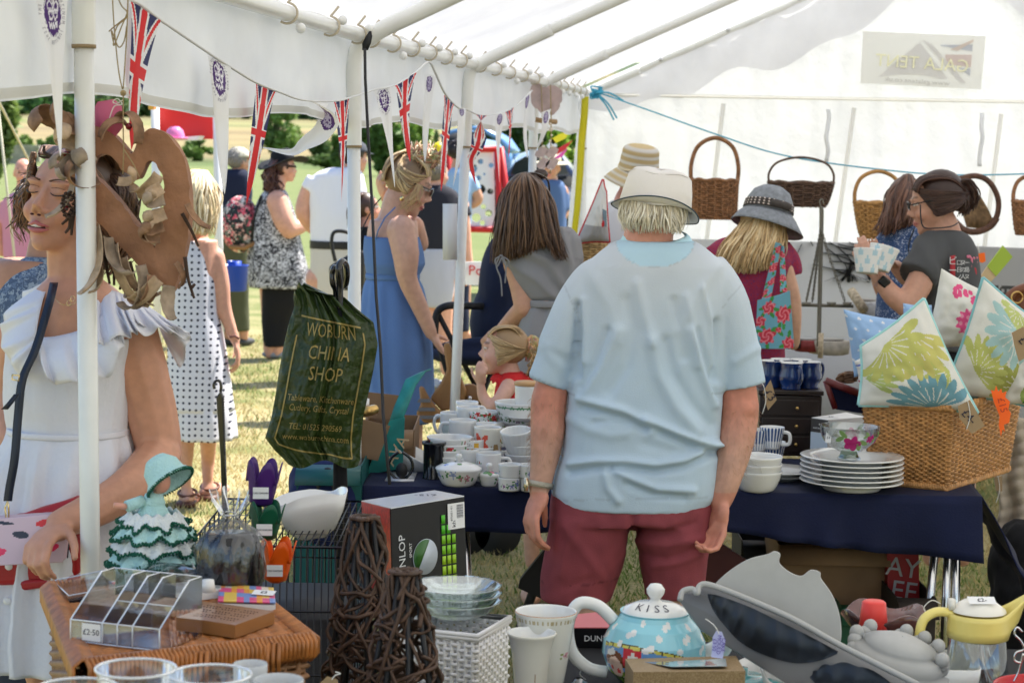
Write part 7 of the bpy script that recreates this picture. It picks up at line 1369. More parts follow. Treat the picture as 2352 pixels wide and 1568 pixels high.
def tureen(label_,loc,r,h,seed,lh=.02):
 f=flw([(.50,.10,.16),(.28,.35,.6),(.55,.25,.3)],7,seed,h,.5,.8,.012,r); t=pot('lidded_dish',label_,'dish',loc,wall(r*.55,r,h,.004,.8,.5),paint=f,group='rose patterned lidded china')
 g=MB(); pr=[(r*1.02,h),(r*.98,h+.004),(r*.7,h+lh*.7),(r*.3,h+lh),(.012,h+lh)]; q=[(lerp(a[0],b[0],k/8),lerp(a[1],b[1],k/8))for a,b in zip(pr,pr[1:])for k in range(8)]+[pr[-1]]; n=90; g.lathe(q,n=n); rg=random.Random(seed+1); S_=[(rg.random()*6.28,rg.uniform(.4,.8)*r,rg.choice([(.55,.12,.2),(.25,.32,.6),(.10,.25,.08),(.10,.25,.08)]),rg.uniform(.006,.011))for _ in range(16)]
 def lp_(i,j):
  rr=(q[j][0]+q[j+1][0])/2; a=(i+.5)/n*6.283; x,y=rr*math.cos(a),rr*math.sin(a)
  for aa,r2,c,s in S_:
   if(x-r2*math.cos(aa))**2+(y-r2*math.sin(aa))**2<s*s:return c
  return(.76,.76,.74)
 ld=part('lid',g,cerv,t,facecol=[lp_(i,j)for j in range(len(q)-1)for i in range(n)]); g=MB(); g.lathe([(.008,h+lh-.002),(.006,h+lh+.006),(.011,h+lh+.014),(.008,h+lh+.022),(.001,h+lh+.024)],n=16); part('knob',g,cer,ld)
tureen('wide rose patterned covered dish with knob at the table front',V((P(1053,1100,6.08).x,6.08,ZT)),.068,.052,3); tureen('rose patterned straight covered pot behind the wide covered dish',V((P(1048,1050,6.22).x,6.22,ZT)),.040,.060,5,.012); tureen('small rose patterned covered pot between covered dish and ramekins',V((P(1123,1090,6.08).x,6.08,ZT)),.031,.034,8,.012)
g=MB(); t=thing('canister','glossy black plastic canister with flared rim','canister',V((P(996,1094,6.2).x,6.2,ZT))); g.lathe([(.001,0),(.035,0),(.035,.005),(.032,.008),(.032,.10),(.037,.106),(.037,.113),(.033,.113),(.030,.10),(.028,.01)],n=32); part('body',g,mat('black_gloss'),t)
t=thing('serving_dish','tilted square white serving dish behind the headphones','dish',at(945,1076)); g=MB(); g.grid([[V((x*.07*(1+.5*z/.05),y*.055*(1+.5*z/.05),z))for x,y in((-1,-1),(0,-1.05),(1,-1),(1.05,0),(1,1),(0,1.05),(-1,1),(-1.05,0))]for z in(.0,.02,.05)],True,cap=1); part('body',g,cer,t,solid=.005); t.rotation_euler=(R(12),R(28),R(20))
t=thing('headphones','black headset on a silver stand at the front left corner of the table','headphones',at(922,1103)); b=at(922,1103)
for x0,k in((905,-1),(940,1)):rod(t,'headband',[(920+k*q,y,b.y-.0)for q,y in((4,1038),(22,1052),(28,1075),(14,1096),(2,1102))],.0045,mat('black_gloss'))
g=MB(); g.ell(b+V((-.0,0,.03)),(.018,.018,.024)); part('ear_pad',g,bkm,t,world=True); g=MB(); g.slab([at(884,1106),at(950,1108),at(958,1088),at(898,1086)],(0,0,.006)); part('card_base',g,mat('silver_card',(.55,.56,.58),metal=.4,rough=.3),t,world=True)
# right half
for i in range(6):pot('plate','wide rimmed white plate, %s of the stack of six'%('lowest','second from the bottom','third from the bottom','third from the top','second from the top','topmost')[i],'plate',at(1957,1128)+V((0,.02,.004+.0145*i)),[(.001,.0),(.085,0),(.09,.006),(.10,.018),(.152,.026),(.154,.028),(.150,.030),(.10,.022),(.088,.009),(.001,.006)],n=64,group='stack of six white plates')
for i in range(3):pot('bowl','deep white bowl, %s, tied with string beside the man\'s right arm'%('lowest of three','middle of three','uppermost of three')[i],'bowl',at(1738,1128)+V((0,0,.022*i)),wall(.04,.074,.062,.003,.8,.5),group='three white bowls tied with string')
for i in range(2):pot('plate',('lower plain white plate behind the bowls','upper plain white plate behind the bowls')[i],'plate',at(1792,1100)+V((0,0,.012*i)),[(.001,.0),(.06,0),(.07,.01),(.11,.018),(.112,.020),(.07,.014),(.001,.005)],n=48,group='pair of white plates')
g=MB(); c=at(1738,1128)+V((0,0,0)); g.tube([c+V((-.05,-.055,.105)),c+V((.0,-.075,.085)),c+V((.01,-.07,.05)),c+V((.008,-.045,.01))],.001,5); g.tube([c+V((-.07,-.02,.107)),c+V((.03,-.03,.110)),c+V((.07,.0,.107))],.001,5); tag(part('string',g,mat('string')),'white string tied round the three bowls','string')
stripe=lambda u,z,r:(.03,.08,.22)if abs(((u*22)%1)-.5)<.16+.10*z/.06 and z>.006 else(.74,.75,.76)
for i,(x,y,z,rz)in enumerate(((1776,1062,ZT,0),(1772,1030,.83,.2),(1730,1060,ZT,0),(1738,1036,.82,3))):pot('striped_cup',('blue striped beaker standing under the striped cup','blue striped cup with white handle lying on top','blue striped beaker nearest the man\'s arm','blue striped cup tipped against his forearm')[i],'cup',at(x,y,z),wall(.026,.040,.068,.003,.9),paint=stripe,handle=[(.034,.055),(.056,.05),(.056,.02),(.031,.015)]if i%2 else None,rz=rz-.6,group='blue striped cups')
dkw=mat('dark_cabinet',(.022,.012,.009),rough=.35,var=(8,.3)); t=thing('mini_cabinet','small dark brown chest of drawers carrying the blue mugs','cabinet',at(1815,1050,ZT)); b=at(1815,1050,ZT)+V((0,.12,0))
g=MB(); g.box(b+V((0,0,.10)),(.205,.18,.20)); part('carcass',g,dkw,t,world=True,bevel=.003); g=MB(); g.box(b+V((0,0,.210)),(.215,.19,.016)); part('top',g,dkw,t,world=True,bevel=.003)
for k in range(3):g=MB(); g.box(b+V((0,-.0925,.04+.06*k)),(.185,.006,.052)); dr_=part('drawer',g,dkw,t,world=True,bevel=.002); g=MB(); g.ell(wmat(t).inverted()@(b+V((.02,-.1,.04+.06*k))),.006,10,8); part('knob',g,brass,dr_)
blg=mat('blue_glaze',(.008,.03,.13),rough=.12,coat=.6,var=(20,.4))
for i,(x,dy,rz)in enumerate(((1773,0,2.6),(1858,-.01,.6),(1813,-.055,-.2),(1800,.06,0),(1845,.06,0))):
 p=V((P(x,850,b.y).x,b.y+dy,b.z+.218)); t=thing('blue_mug',('blue glazed mug on the left of the cabinet, white inside','blue glazed mug on the right of the cabinet','front blue glazed mug with handle towards the viewer','rear blue mug on the left, mostly hidden','rear blue mug on the right, mostly hidden')[i],'mug',p,rz if i!=2 else-1.2,'blue mugs on the dark cabinet')
 pr=[(.001,.002),(.032,0),(.034,.004),(.031,.010),(.042,.030),(.043,.045),(.036,.068),(.0385,.088)]; g=MB(); g.lathe(pr,n=32); part('body',g,blg,t); g=MB(); g.lathe([(.0386,.0875),(.037,.0888),(.0345,.070),(.040,.045),(.03,.012),(.001,.01)],n=32); part('white_lining',g,cer,t); g=MB(); g.tube(spl([(.037,0,.074),(.056,0,.078),(.062,0,.055),(.052,0,.028),(.042,0,.028)],5),.005,8); part('handle',g,blg,t)
t=thing('card_box','white gift box with dark label band lettered DARTINGTON','box',at(1916,1058)); b0,b1,b2,b3=at(1861,1052),at(1900,1058),at(1985,1050),at(1940,1038); up=V((0,0,.135))
g=MB(); g.slab([b0,b1,b2,b3],up); part('carton',g,mat('white_card',(.78,.78,.77),rough=.5),t,world=True,smooth=False,bevel=.001)
e=(b1-b0); n_=V((e.y,-e.x,0)).normalized()*.0015; g=MB(); g.slab([b0+n_+up*.66,b1+n_+up*.66,b1+n_+up*.985,b0+n_+up*.985],n_*.5); pb=part('label_band',g,mat('charcoal_print',(.05,.045,.045),rough=.5),t,world=True,smooth=False)
text('DARTINGTON',.0075,mat('print_white'),pb,wmat(t).inverted()@face((b0+b1)/2+n_*2+up*.76,e,(0,0,1)),ext=.0002); text('B',.008,mat('print_white'),pb,wmat(t).inverted()@face((b0+b1)/2+n_*2+up*.86,e,(0,0,1)),ext=.0002)
g=MB(); g.slab([b0+n_+up*.02,b1+n_+up*.02,b1+n_+up*.65,b0+n_+up*.65],n_*.5); pb=part('pale_panel',g,mat('pale_print',(.55,.65,.76),rough=.5),t,world=True,smooth=False)
label(t,'£2',b0.lerp(b2,.35)+up+V((0,0,.001)),.05,.03,(1,.1,0),(0,1,0))
t=thing('glass_bowl','footed clear glass bowl painted with magenta flowers standing on the plates','bowl',at(1957,1128)+V((-.01,.02,.093))); glz=mat('thin_glass',(.93,.96,.95),rough=.02,clear=.86,spec=.9)
g=MB(); g.lathe([(.001,.0),(.034,0),(.036,.004),(.028,.012),(.026,.022),(.05,.034),(.074,.054),(.086,.078),(.088,.098),(.0895,.1005),(.0865,.1),(.084,.078),(.072,.057),(.05,.038),(.001,.028)],n=56); part('glass',g,glz,t); g=MB(); g.lathe([(.001,.005),(.03,.006),(.026,.014),(.024,.024),(.001,.024)],n=24); part('green_foot',g,mat('green_glass',(.10,.25,.10),rough=.05,trans=.6),t)
g=MB(); gp=lambda a,z:V(((lerp(.0745,.0875,(z-.054)/.03)if z>.054 else lerp(.052,.0745,(z-.036)/.018))*1.012*math.cos(a),0,0))
def petal(g,a,z,da,dz,an,m=0):
 def s(u,v):x=da*u*math.cos(an)-dz*v*math.sin(an); y=da*u*math.sin(an)+dz*v*math.cos(an); zz=z+y; r=(interp(zz,[.03,.036,.054,.078,.098],[.046,.053,.0745,.0865,.0885]))*1.006; aa=a+x/r; return V((r*math.cos(aa),r*math.sin(aa),zz))
 c=s(0,0); rim_=[s(math.cos(q),math.sin(q))for q in np.linspace(0,6.283,15)[:-1]]; mid=[s(.5*math.cos(q),.5*math.sin(q))for q in np.linspace(0,6.283,15)[:-1]]; g.grid([mid,rim_],True,m,cap=1)
gn=MB()
for a0,z0,sc_ in((-1.62,.056,1.1),(-.2,.062,.8),(1.3,.065,.9),(2.7,.062,.9),(-.9,.07,.6)):
 mg=MB()
 for k in range(5):petal(mg,a0+.17*math.cos(k*1.26)*sc_,z0+.010*math.sin(k*1.26)*sc_,.013*sc_,.009*sc_,k*1.26)
 part('painted_flower',mg,mat('magenta_enamel',(.50,.015,.18),rough=.2,transl=.4),t)
 for dx,dz_,an in((-.42,.012,.5),(.42,.002,-.4),(-.3,.026,2.4),(.3,-.01,-.9)):petal(gn,a0+dx*sc_,z0+dz_*sc_,.014*sc_,.006*sc_,an)
part('painted_leaves',gn,mat('green_enamel',(.22,.36,.12),rough=.2,transl=.4),t)
b=at(1957,1128)+V((-.01,.02,.093)); label(t,'£4',b+V((-.070,-.05,.07)),.018,.030,(.8,-.6,0),(.25,0,1),.011)
# wicker basket of cushions
wb=thing('wicker_basket','large rectangular honey wicker basket full of patterned cushions','basket',at(2174,1128)); cane=mat('honey_cane',(.52,.26,.09),rough=.5,var=(50,.45),bump=(120,.4,.002))
c0=at(2174,1128); cL=at(2000,1112); cR=at(2316,1083); cB=cL+(cR-c0); Hh=.235; flare=V((0,0,Hh))
base=[cL,c0,cR,cB]; ctr_=(cL+c0+cR+cB)/4
def wf(u,v):
 k=(u*4)%4; i=int(k)%4; f=k-int(k); a,b=base[i],base[(i+1)%4]; p=a.lerp(b,f); p=ctr_+(p-ctr_)*(1+.16*v); n=V(((b-a).y,-(b-a).x,0)).normalized(); return p+V((0,0,Hh*v+.02)),n
g=MB(); weave(g,wf,72,34,.0044,.0042); part('woven_sides',g,cane,wb,world=True)
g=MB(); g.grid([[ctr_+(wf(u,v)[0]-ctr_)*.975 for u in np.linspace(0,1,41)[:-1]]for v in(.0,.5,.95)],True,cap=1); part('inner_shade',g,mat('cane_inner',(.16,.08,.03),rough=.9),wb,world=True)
for v_,nm in((1.0,'rim'),(-.04,'foot_plait')):
 g=MB()
 for s_ in range(3):g.tube([wf(u,v_)[0]+V((.008*math.cos(u*260+s_*2.1),.006*math.cos(u*260+s_*2.1),.008*math.sin(u*260+s_*2.1)))for u in np.linspace(0,1,300)],.0058,6,cap=0)
 part(nm,g,cane,wb,world=True)
def leafm(u,v,L):
 """big leaf rosettes: (cu, cv, radius, start, sweep, count, colour, vein colour)"""
 for cu,cv,r,a0,sw,n,c,vc in L:
  x,y=u-cu,v-cv; q=math.hypot(x,y); a=(math.atan2(y,x)-a0)%6.283
  if a<sw and q<r*1.02:
   k=(a/sw*n)%1; e=r*(.62+.38*math.sin(math.pi*k)**.7)
   if q<e:return vc if q>r*.18 and abs(k-.5)<.12*(1-q/e)+.02 and q<r*.6 else c
 return None
WH=(.76,.75,.69)
def cushA(u,v):return leafm(u,v,[(.28,.88,.52,3.9,2.6,9,(.56,.56,.16),WH),(.62,.85,.5,3.3,2.6,9,(.60,.56,.17),WH),(.62,.02,.42,.3,2.8,9,(.17,.36,.44),WH),(.02,.45,.34,-.9,2.2,7,(.46,.54,.17),WH),(.9,.4,.3,2.0,2.4,7,(.52,.55,.16),WH)])or WH
def cushB(u,v):return leafm(u,v,[(.5,.75,.38,2.6,4.2,12,(.40,.60,.60),WH),(.2,.25,.34,-.6,3.0,9,(.52,.55,.16),WH),(.75,.2,.34,.6,3.2,9,(.38,.40,.10),WH),(.45,.95,.22,3,3,7,(.52,.58,.2),WH)])or WH
def cushC(u,v):
 for a,b,r in((.55,.42,.24),):
  q=math.hypot(u-a,(v-b)*1.1)
  if q<r*(.9+.1*math.sin(13*math.atan2(v-b,u-a))):return(.80,.10,.28)if(math.sin(u*60)+math.sin(v*60))>-.7 else(.88,.32,.46)
 rg=random.Random(1)
 for i in range(16):
  a,b=.22+rg.random()*.42,.74+rg.random()*.16
  if math.hypot(u-a,v-b)<.038:return(.80,.10,.26)
 if(u-.82)**2/.02+(v-.6)**2/.012<1:return(.36,.52,.14)
 if(u-.75)**2/.01+(v-.85)**2/.01<1 and math.sin(u*50)*math.sin(v*50)>-.2:return(.42,.40,.38)
 return WH
dotb=lambda u,v:(.76,.78,.82)if math.hypot(((u*5+.5*(int(v*6)%2))%1-.5)/1.0,((v*6)%1)-.5)<.13 else(.34,.52,.78)
def cushD(u,v):return(.05,.30,.06)if abs(u-.4)<.05 and v<.6 else((.75,.03,.14)if math.hypot(u-.5,v-.62)<.2 and math.sin(u*40)+math.sin(v*44)>-1 else((.36,.5,.14)if math.hypot(u-.45,v-.2)<.2 else WH))
G_='cushions piled in the honey wicker basket'; mint=mat('mint_piping',(.35,.66,.66),rough=.8)
pillow('cushion','pale blue cushion with white dots at the left of the pile',((1962,866,.1),(2100,850,.1),(2075,735,.1),(1937,710,.1)),6.5,.14,dotb,70,None,G_)
pillow('cushion','small second blue dotted cushion peeking out behind the lime one',((2075,800),(2150,800),(2140,700),(2074,696)),6.62,.08,dotb,40,None,G_)
pillow('cushion','white cushion with blue and red lettering edge under the lime one',((1972,880),(2080,900),(2085,760),(1962,830)),6.42,.10,lambda u,v:(.08,.12,.45)if abs(v-.82)<.03 else((.5,.05,.1)if abs(v-.1)<.04 and u<.3 else(.74,.72,.68)),50,None,G_)
pillow('cushion','white cushion with pink hydrangea print standing at the back',((2125,800,.05),(2275,800,.05),(2290,680,.05),(2162,616,.05)),6.5,.12,cushC,90,None,G_)
pillow('cushion','cushion with teal and olive leaf rosettes at the right of the pile',((2165,905),(2375,935),(2430,770),(2258,638)),6.34,.14,cushB,100,(.006,mat('teal_piping',(.22,.48,.52),rough=.8)),G_)
pillow('cushion','lime, yellow and blue leaf print cushion with turquoise edge in front',((1972,930,.0),(2246,948,-.08),(2122,686,0),(1978,795,.04)),6.22,.16,cushA,110,(.006,mint),G_)
pillow('cushion','white cushion with crimson bloom at the right edge of the view',((2300,930),(2420,930),(2440,760),(2330,790)),6.3,.10,cushD,60,None,G_)
def luggage(label_,pts,txt,d,hole,ink='£4-'):
 t=thing('luggage_tag',label_,'tag',P(pts[0][0],pts[0][1]+60,d)); g=MB(); g.slab(poly(pts,d),(0,.0008,0)); part('card',g,mat('manila',(.36,.25,.14),rough=.8),t,world=True,smooth=False)
 rod(t,'string',[(hole[0]-6,hole[1]-12),hole,(hole[0]+4,hole[1]+30),(hole[0]-4,hole[1]+60)],.0012,mat('string'),d-.004)
 cx=sum(p[0]for p in pts)/len(pts); cy=sum(p[1]for p in pts)/len(pts); text(txt,.035,inkm,t,face(P(cx,cy,d-.003),(.72,0,-.7),(.7,0,.72)),world=True,ext=.0002)
luggage('brown luggage tag marked £4- tied to the basket rim',((2200,932),(2228,918),(2262,978),(2232,996),(2204,960)),'£4-',6.08,(2224,926)); luggage('second brown tag at the upper right edge',((2322,765),(2350,750),(2400,800),(2340,830)),'£4',6.1,(2324,770)); luggage('brown tag hanging from the dark cabinet knob',((1752,900),(1770,872),(1784,918),(1764,942)),'£3',5.98,(1755,890))
t=thing('price_star','fluorescent orange jagged price ticket on the basket side','ticket',P(2300,1000,6.1)); slab(t,'card',[(2276,895),(2284,898),(2288,885),(2293,899),(2300,892),(2302,902),(2312,898),(2309,912),(2320,922),(2316,940),(2322,948),(2318,970),(2306,975),(2308,992),(2303,985),(2299,1002),(2294,975),(2296,955),(2290,940),(2282,920)],6.12,.001,mat('fluoro_card',(1,.14,.01),rough=.5)); text('£15',.03,mat('red_ink',(.5,.05,.02),rough=.6),t,face(P(2302,930,6.11),(.3,0,-1),(1,0,.3)),world=True,ext=.0002)
t=thing('picture_frame','dark red edged frame propped beside the cushion basket','frame',P(1935,950,6.5)); slab(t,'backing',((1898,880),(1978,910),(1985,950),(1920,940)),6.5,.01,fabric('navy_cloth')); rod(t,'edge_rail',((1896,874),(1980,906)),.012,mat('maroon_wood',(.12,.015,.015),rough=.3),6.48,sm=False); rod(t,'edge_rail',((1896,874),(1918,938)),.009,mat('maroon_wood'),6.48,sm=False)
t=thing('twig_ring','ring of dark twigs behind the red edged frame','wreath',P(1950,880,6.7));
for k in range(5):g=MB(); g.tube([P(1950,866,6.7)+V((S(24+k,6.7)*math.cos(a+k*.3),.01*math.sin(a*3+k),S(10+k,6.7)*math.sin(a+k)*.8))for a in np.linspace(0,5.5,26)],.005,6); part('twig',g,wk((.16,.08,.04),'twig_brown'),t,world=True)
t=thing('tote_bag','white paper bag with blue scribble seen past the man\'s right elbow','bag',at(1672,1050,.78)); panel('bag_body',P(1655,1040,6.5),P(1700,1040,6.5),P(1690,905,6.5),P(1655,900,6.5),30,60,lambda u,v:(.16,.24,.62)if nz((u*5,v*9,1))>.22 else(.72,.73,.77),prt,t,.03)
# things under the tables
kr=mat('cardboard',(.24,.145,.075),rough=.8,var=(10,.12)); gr=V((0,0,0))
def carton(label_,px0,px1,ytop,d,dep,m,z0=0,rz=0,extra=None,name='cardboard_box'):
 a=P(px0,ytop,d); b=P(px1,ytop,d); t=thing(name,label_,'box',((a.x+b.x)/2,d,z0),rz); w_=b.x-a.x; h=a.z-z0; g=MB()
 for c,s in(((0,0,h/2),(w_,.004,h)),((0,dep,h/2),(w_,.004,h)),((-w_/2,dep/2,h/2),(.004,dep-.008,h)),((w_/2,dep/2,h/2),(.004,dep-.008,h)),((0,dep/2,.003),(w_-.01,dep-.01,.004))):g.box(c,s)
 part('box_sides',g,m,t,smooth=False); g=MB(); g.grid([[V((-w_/2+w_*u,-.002-.06*k,h-.05*k*k))for u in(0,.5,1)]for k in(0,.5,1)]); part('flap',g,m,t,solid=.003); return t
carton('brown cardboard box with a hand hole under the navy table',1790,2040,1250,6.35,.35,kr); carton('black crate pushed under the navy table',1705,1800,1240,6.7,.3,mat('black_crate',(.008,.008,.009),rough=.6)); carton('green crate in front of the boxes under the table',1930,2060,1388,6.25,.3,mat('green_crate',(.015,.10,.05),rough=.5)); carton('dark folded box lying behind the yellow jug',2060,2150,1372,6.1,.3,mat('dark_card',(.03,.022,.018),rough=.8))
t=thing('shopping_bag','red and white carrier bag with big letters under the table','bag',P(2075,1420,6.3)); slab(t,'bag_body',((2038,1262),(2110,1262),(2114,1500),(2040,1500)),6.3,.12,mat('bag_red',(.32,.012,.015),rough=.5))
for s_,x,y in(('AY',2074,1305),('EE',2076,1358)):text(s_,.082,mat('bag_grey',(.40,.40,.42),rough=.5),t,face(P(x,y,6.297),(1,0,-.12),(.12,0,1)),world=True,ext=.001)
carton('cardboard box with teal print and torn flap beside the mug table',828,950,985,6.35,.36,kr,.45); t=thing('box_flap','torn teal printed box flap standing up by the blue sundress','box',P(930,1080,6.3)); teal=mat('teal_print',(.015,.22,.20),rough=.45,var=(20,.3))
g=MB(); g.grid([[P(x,y,6.3+.03*k)for x,y in q]for k,q in enumerate((((895,966),(912,966),(926,960)),((905,935),(922,932),(940,925)),((920,900),(938,895),(955,885)),((932,872),(955,862),(978,852)),((940,868),(965,856),(990,848))))]); part('upper_flap',g,teal,t,world=True,solid=.004)
slab(t,'side_panel',((895,966),(930,958),(925,1075),(840,1090),(870,1020)),6.28,.004,teal); text('AVA',.05,mat('pale_wood'),t,face(P(912,1035,6.27),(.5,0,.9),(-.9,0,.5)),world=True,ext=.0005)
slab(t,'card_flap',((830,962),(896,978),(868,1058),(828,1050)),6.2,.004,kr); slab(t,'back_flap',((826,898),(918,908),(898,962),(830,958)),6.55,.004,mat('card_inner',(.24,.14,.075),rough=.85))
t=thing('tap_fitting','brass tap fitting poking out of the cardboard box','tap',P(845,950,6.4)); rod(t,'spout',((826,948,6.3),(845,944,6.28),(862,940,6.3)),.016,brass); g=MB(); g.lathe([(.001,0),(.016,0),(.016,.03),(.001,.03)],P(836,938,6.3),14); part('cap',g,white,t,world=True)
carton('teal plastic crate standing on the grass below the green carrier bag',682,830,1066,6.0,.4,mat('teal_crate',(.008,.09,.09),rough=.4)); t=thing('rucksack','dark blue rucksack inside the teal crate','rucksack',P(745,1120,6.02)); g=MB(); g.ell(P(745,1110,6.1),(.11,.08,.10)); g.ell(P(750,1160,6.05),(.12,.09,.14)); blob('bag_body',g,fabric('rucksack_navy',(.012,.02,.08)),t,.012,3); rod(t,'strap',((728,1150),(738,1090),(760,1082),(768,1130)),.008,blk,5.98)
t=thing('quilted_cover','beige quilted cover hanging at the right edge beyond the table','cover',P(2330,1300,6.9)); g=MB(); g.grid([[P(x+6*math.sin(y*.05),y,6.9+.02*math.sin(x*.12)-.012*abs(math.sin((y+.25*x)*.035*3.14)))for x in np.linspace(2292,2480,30)]for y in np.linspace(960,1290,60)]); part('quilt',g,fabric('beige_quilt',(.42,.36,.29)),t,world=True,solid=.01)
luggage('small blue ticket hanging on the beige quilted cover',((2284,1096),(2302,1092),(2302,1128),(2288,1126)),'',6.85,(2292,1094))
t=thing('folding_chair','black folded chair fallen under the table by the man\'s legs','chair',P(1700,1400,6.2)); slab(t,'seat',((1600,1260),(1660,1250),(1780,1330),(1790,1440),(1640,1440)),6.2,.03,mat('chair_maroon',(.06,.006,.008),rough=.5)); slab(t,'backrest',((1195,1330),(1260,1250),(1270,1330),(1300,1400),(1190,1350)),6.2,.03,bkm)
for q in(((1180,1480),(1260,1260)),((1620,1260),(1800,1500)),((1270,1440),(1640,1440))):rod(t,'leg',q,.014,bkm,6.22,sm=False)
t=thing('coat','black coat slumped under the table end at the right edge','coat',P(2340,1480,6.7)); g=MB(); g.ell(P(2345,1300,6.75),(.10,.12,.16)); g.ell(P(2360,1420,6.7),(.13,.14,.2)); g.ell(P(2335,1520,6.7),(.12,.14,.12)); blob('coat_folds',g,fabric('black_cotton',(.012,.012,.014)),t,.014,3,push=wrinkle(.02,14,8))
# FOREGROUND STALL
blkc=fabric('black_cloth',(.01,.01,.012))
def ptable(label_,pts,z,m):
 t=thing('stall_table',label_,'table',(sum(p[0]for p in pts)/4,sum(p[1]for p in pts)/4,0)); g=MB(); g.slab([V((x,y,z))for x,y in pts],(0,0,-.03)); part('table_top',g,m,t,world=True)
 for x,y in pts:g=MB(); q=V((x,y,0)).lerp(V((sum(p[0]for p in pts)/4,sum(p[1]for p in pts)/4,0)),.08); g.tube([q,q+V((0,0,z-.03))],.016,8); part('leg',g,chrome,t,world=True)
ptable('front stall table carrying the teapot, cake moulds and yellow jug',((.0,2.5),(1.25,2.5),(1.3,4.08),(.02,4.1)),.78,blkc); ptable('low front table under the wicker hamper and twig cones',((-.8,2.4),(-.03,2.4),(-.03,4.5),(-.8,4.2)),.5,blkc)
hm=thing('wicker_hamper','orange brown wicker hamper with overlapping lid at the lower left corner','hamper',(-.6,3.5,.5)); hc_=mat('hamper_cane',(.42,.15,.035),rough=.38,var=(40,.4),coat=.2,bump=(150,.3,.002)); hb=mat('hamper_side_cane',(.30,.15,.07),rough=.5,var=(40,.4))
A,B,C_,D_=at(112,1350,.935),at(188,1532,.935),at(716,1470,.935),at(560,1345,.935)
g=MB()
for k in range(74):
 f=(k+.5)/74; a,b=A.lerp(B,f),D_.lerp(C_,f); g.tube([a.lerp(b,q)+V((0,0,.0028*math.cos(q*46+(3.14 if k%2 else 0))+.004*math.sin(f*3)))for q in np.linspace(0.02,.98,60)],.0044,5)
part('lid_weave',g,hc_,hm,world=True); g=MB()
for a,b in((A,B),(B,C_),(C_,D_),(D_,A)):
 n_=int((b-a).length/.0075)
 for i in range(n_):
  p=a.lerp(b,(i+.5)/n_); dr=(b-a).normalized(); o=V((dr.y,-dr.x,0)); g.tube([p-o*.020+V((0,0,.007)),p+V((0,0,.012))+dr*.003,p+o*.013+V((0,0,.002))+dr*.005,p+o*.013-V((0,0,.022))+dr*.004,p-V((0,0,.032))],.0040,5)
part('wrapped_edge',g,hc_,hm,world=True); cc_=(A+B+C_+D_)/4
def hf(u,v):k=(u*4)%4; i=int(k)%4; f=k-int(k); a,b=[A,B,C_,D_][i],[A,B,C_,D_][(i+1)%4]; p=a.lerp(b,f); p=cc_+(p-cc_)*.955; return V((p.x,p.y,.5+.405*v)),V(((b-a).y,-(b-a).x,0)).normalized()
g=MB(); weave(g,hf,60,44,.0050,.0045); part('woven_sides',g,hb,hm,world=True); g=MB(); g.grid([[V((hf(u,v)[0].x*1,hf(u,v)[0].y,hf(u,v)[0].z))*1+(cc_-hf(u,v)[0])*.03*1 for u in np.linspace(0,1,41)[:-1]]for v in(0,1)],True,cap=1); part('lining',g,mat('cane_inner'),hm,world=True)  # dark sheet inside the hamper, shade behind the weave put into its colour
for f in(.3,.62):g=MB(); p=B.lerp(C_,f+.2); [g.tube([p+V((x,-.016,.008)),p+V((x,-.024,-.02)),p+V((x,-.016,-.05))],.004,5)for x in(-.014,-.005,.004,.013)]; part('lid_loop',g,hc_,hm,world=True)
ZH=.945
def clearbox(t,pts,th,m=None,name='clear_wall'):g=MB(); g.slab(pts,th); return part(name,g,m or pl,t,world=True,smooth=False)
edge=mat('acrylic_edge',(.86,.88,.93),rough=.08,trans=.3)
t=thing('makeup_organiser','clear acrylic make up organiser with sloping compartments and a £2.50 label','organiser',at(300,1470,ZH)); a,b,c_,d_=at(162,1470,ZH),at(366,1494,ZH),at(438,1462,ZH),at(262,1436,ZH); up=V((0,0,1)); c_=b+(d_-a)
clearbox(t,[a,b,c_,d_],up*.004,name='base'); hA=.035; hB=.098
def edges(t,q):g=MB(); g.tube(q,.0011,5); part('bright_edge',g,edge,t,world=True)
for f in(0,.36,.53,.70,1):
 p,q=a.lerp(b,f),d_.lerp(c_,f); w=[p,p+up*hA,q.lerp(p,.3)+up*hB,q+up*hB,q]; clearbox(t,w,(b-a).normalized()*.002,name='divider'); edges(t,w[1:4]); edges(t,[p,p+up*hA])
for f,h0 in((0,hA),(.45,.06),(1,hB)):p,q=a.lerp(d_,f),b.lerp(c_,f); p=p if f==0 or f==1 else p.lerp(q,.36); clearbox(t,[p,q,q+up*h0,p+up*h0],(d_-a).normalized()*.002,name='cross_wall'); edges(t,[p+up*h0,q+up*h0])
edges(t,[a,b,c_,d_,a]); label(t,'£2·50',a.lerp(b,.24)+V((0,-.003,.018)),.034,.028,b-a,size=.0135)
t=thing('boxed_game','long black boxed game in clear plastic leaning on the back of the hamper','game',at(280,1350,ZH)); q=[P(122,1345,3.78),P(158,1380,3.60),P(452,1326,3.72),P(430,1282,3.93)]; clearbox(t,q,V((0,.004,-.022)),mat('game_black',(.02,.018,.022),rough=.25,coat=.5),'box'); clearbox(t,[x+(y-x)*0+V((0,0,.004))for x,y in zip(q,q)],V((0,0,.006)),pl,'clear_cover')
m0=lambda u,v:q[1].lerp(q[2],u).lerp(q[0].lerp(q[3],u),v)+V((0,-.001,.003)); g=MB(); g.slab([m0(.78,.15),m0(.97,.15),m0(.97,.85),m0(.80,.85)],(0,0,.0005)); part('printed_panel',g,mat('game_print',(.3,.12,.06),rough=.3,flor=(60,.2,[(0,(.3,.08,.04)),(.4,(.5,.3,.12)),(.7,(.1,.05,.06))])),t,world=True)
for x,y in((q[1],q[2]),(q[0],q[3]),(q[1],q[0]),(q[2],q[3])):edges(t,[x+V((0,0,.01)),y+V((0,0,.01))])
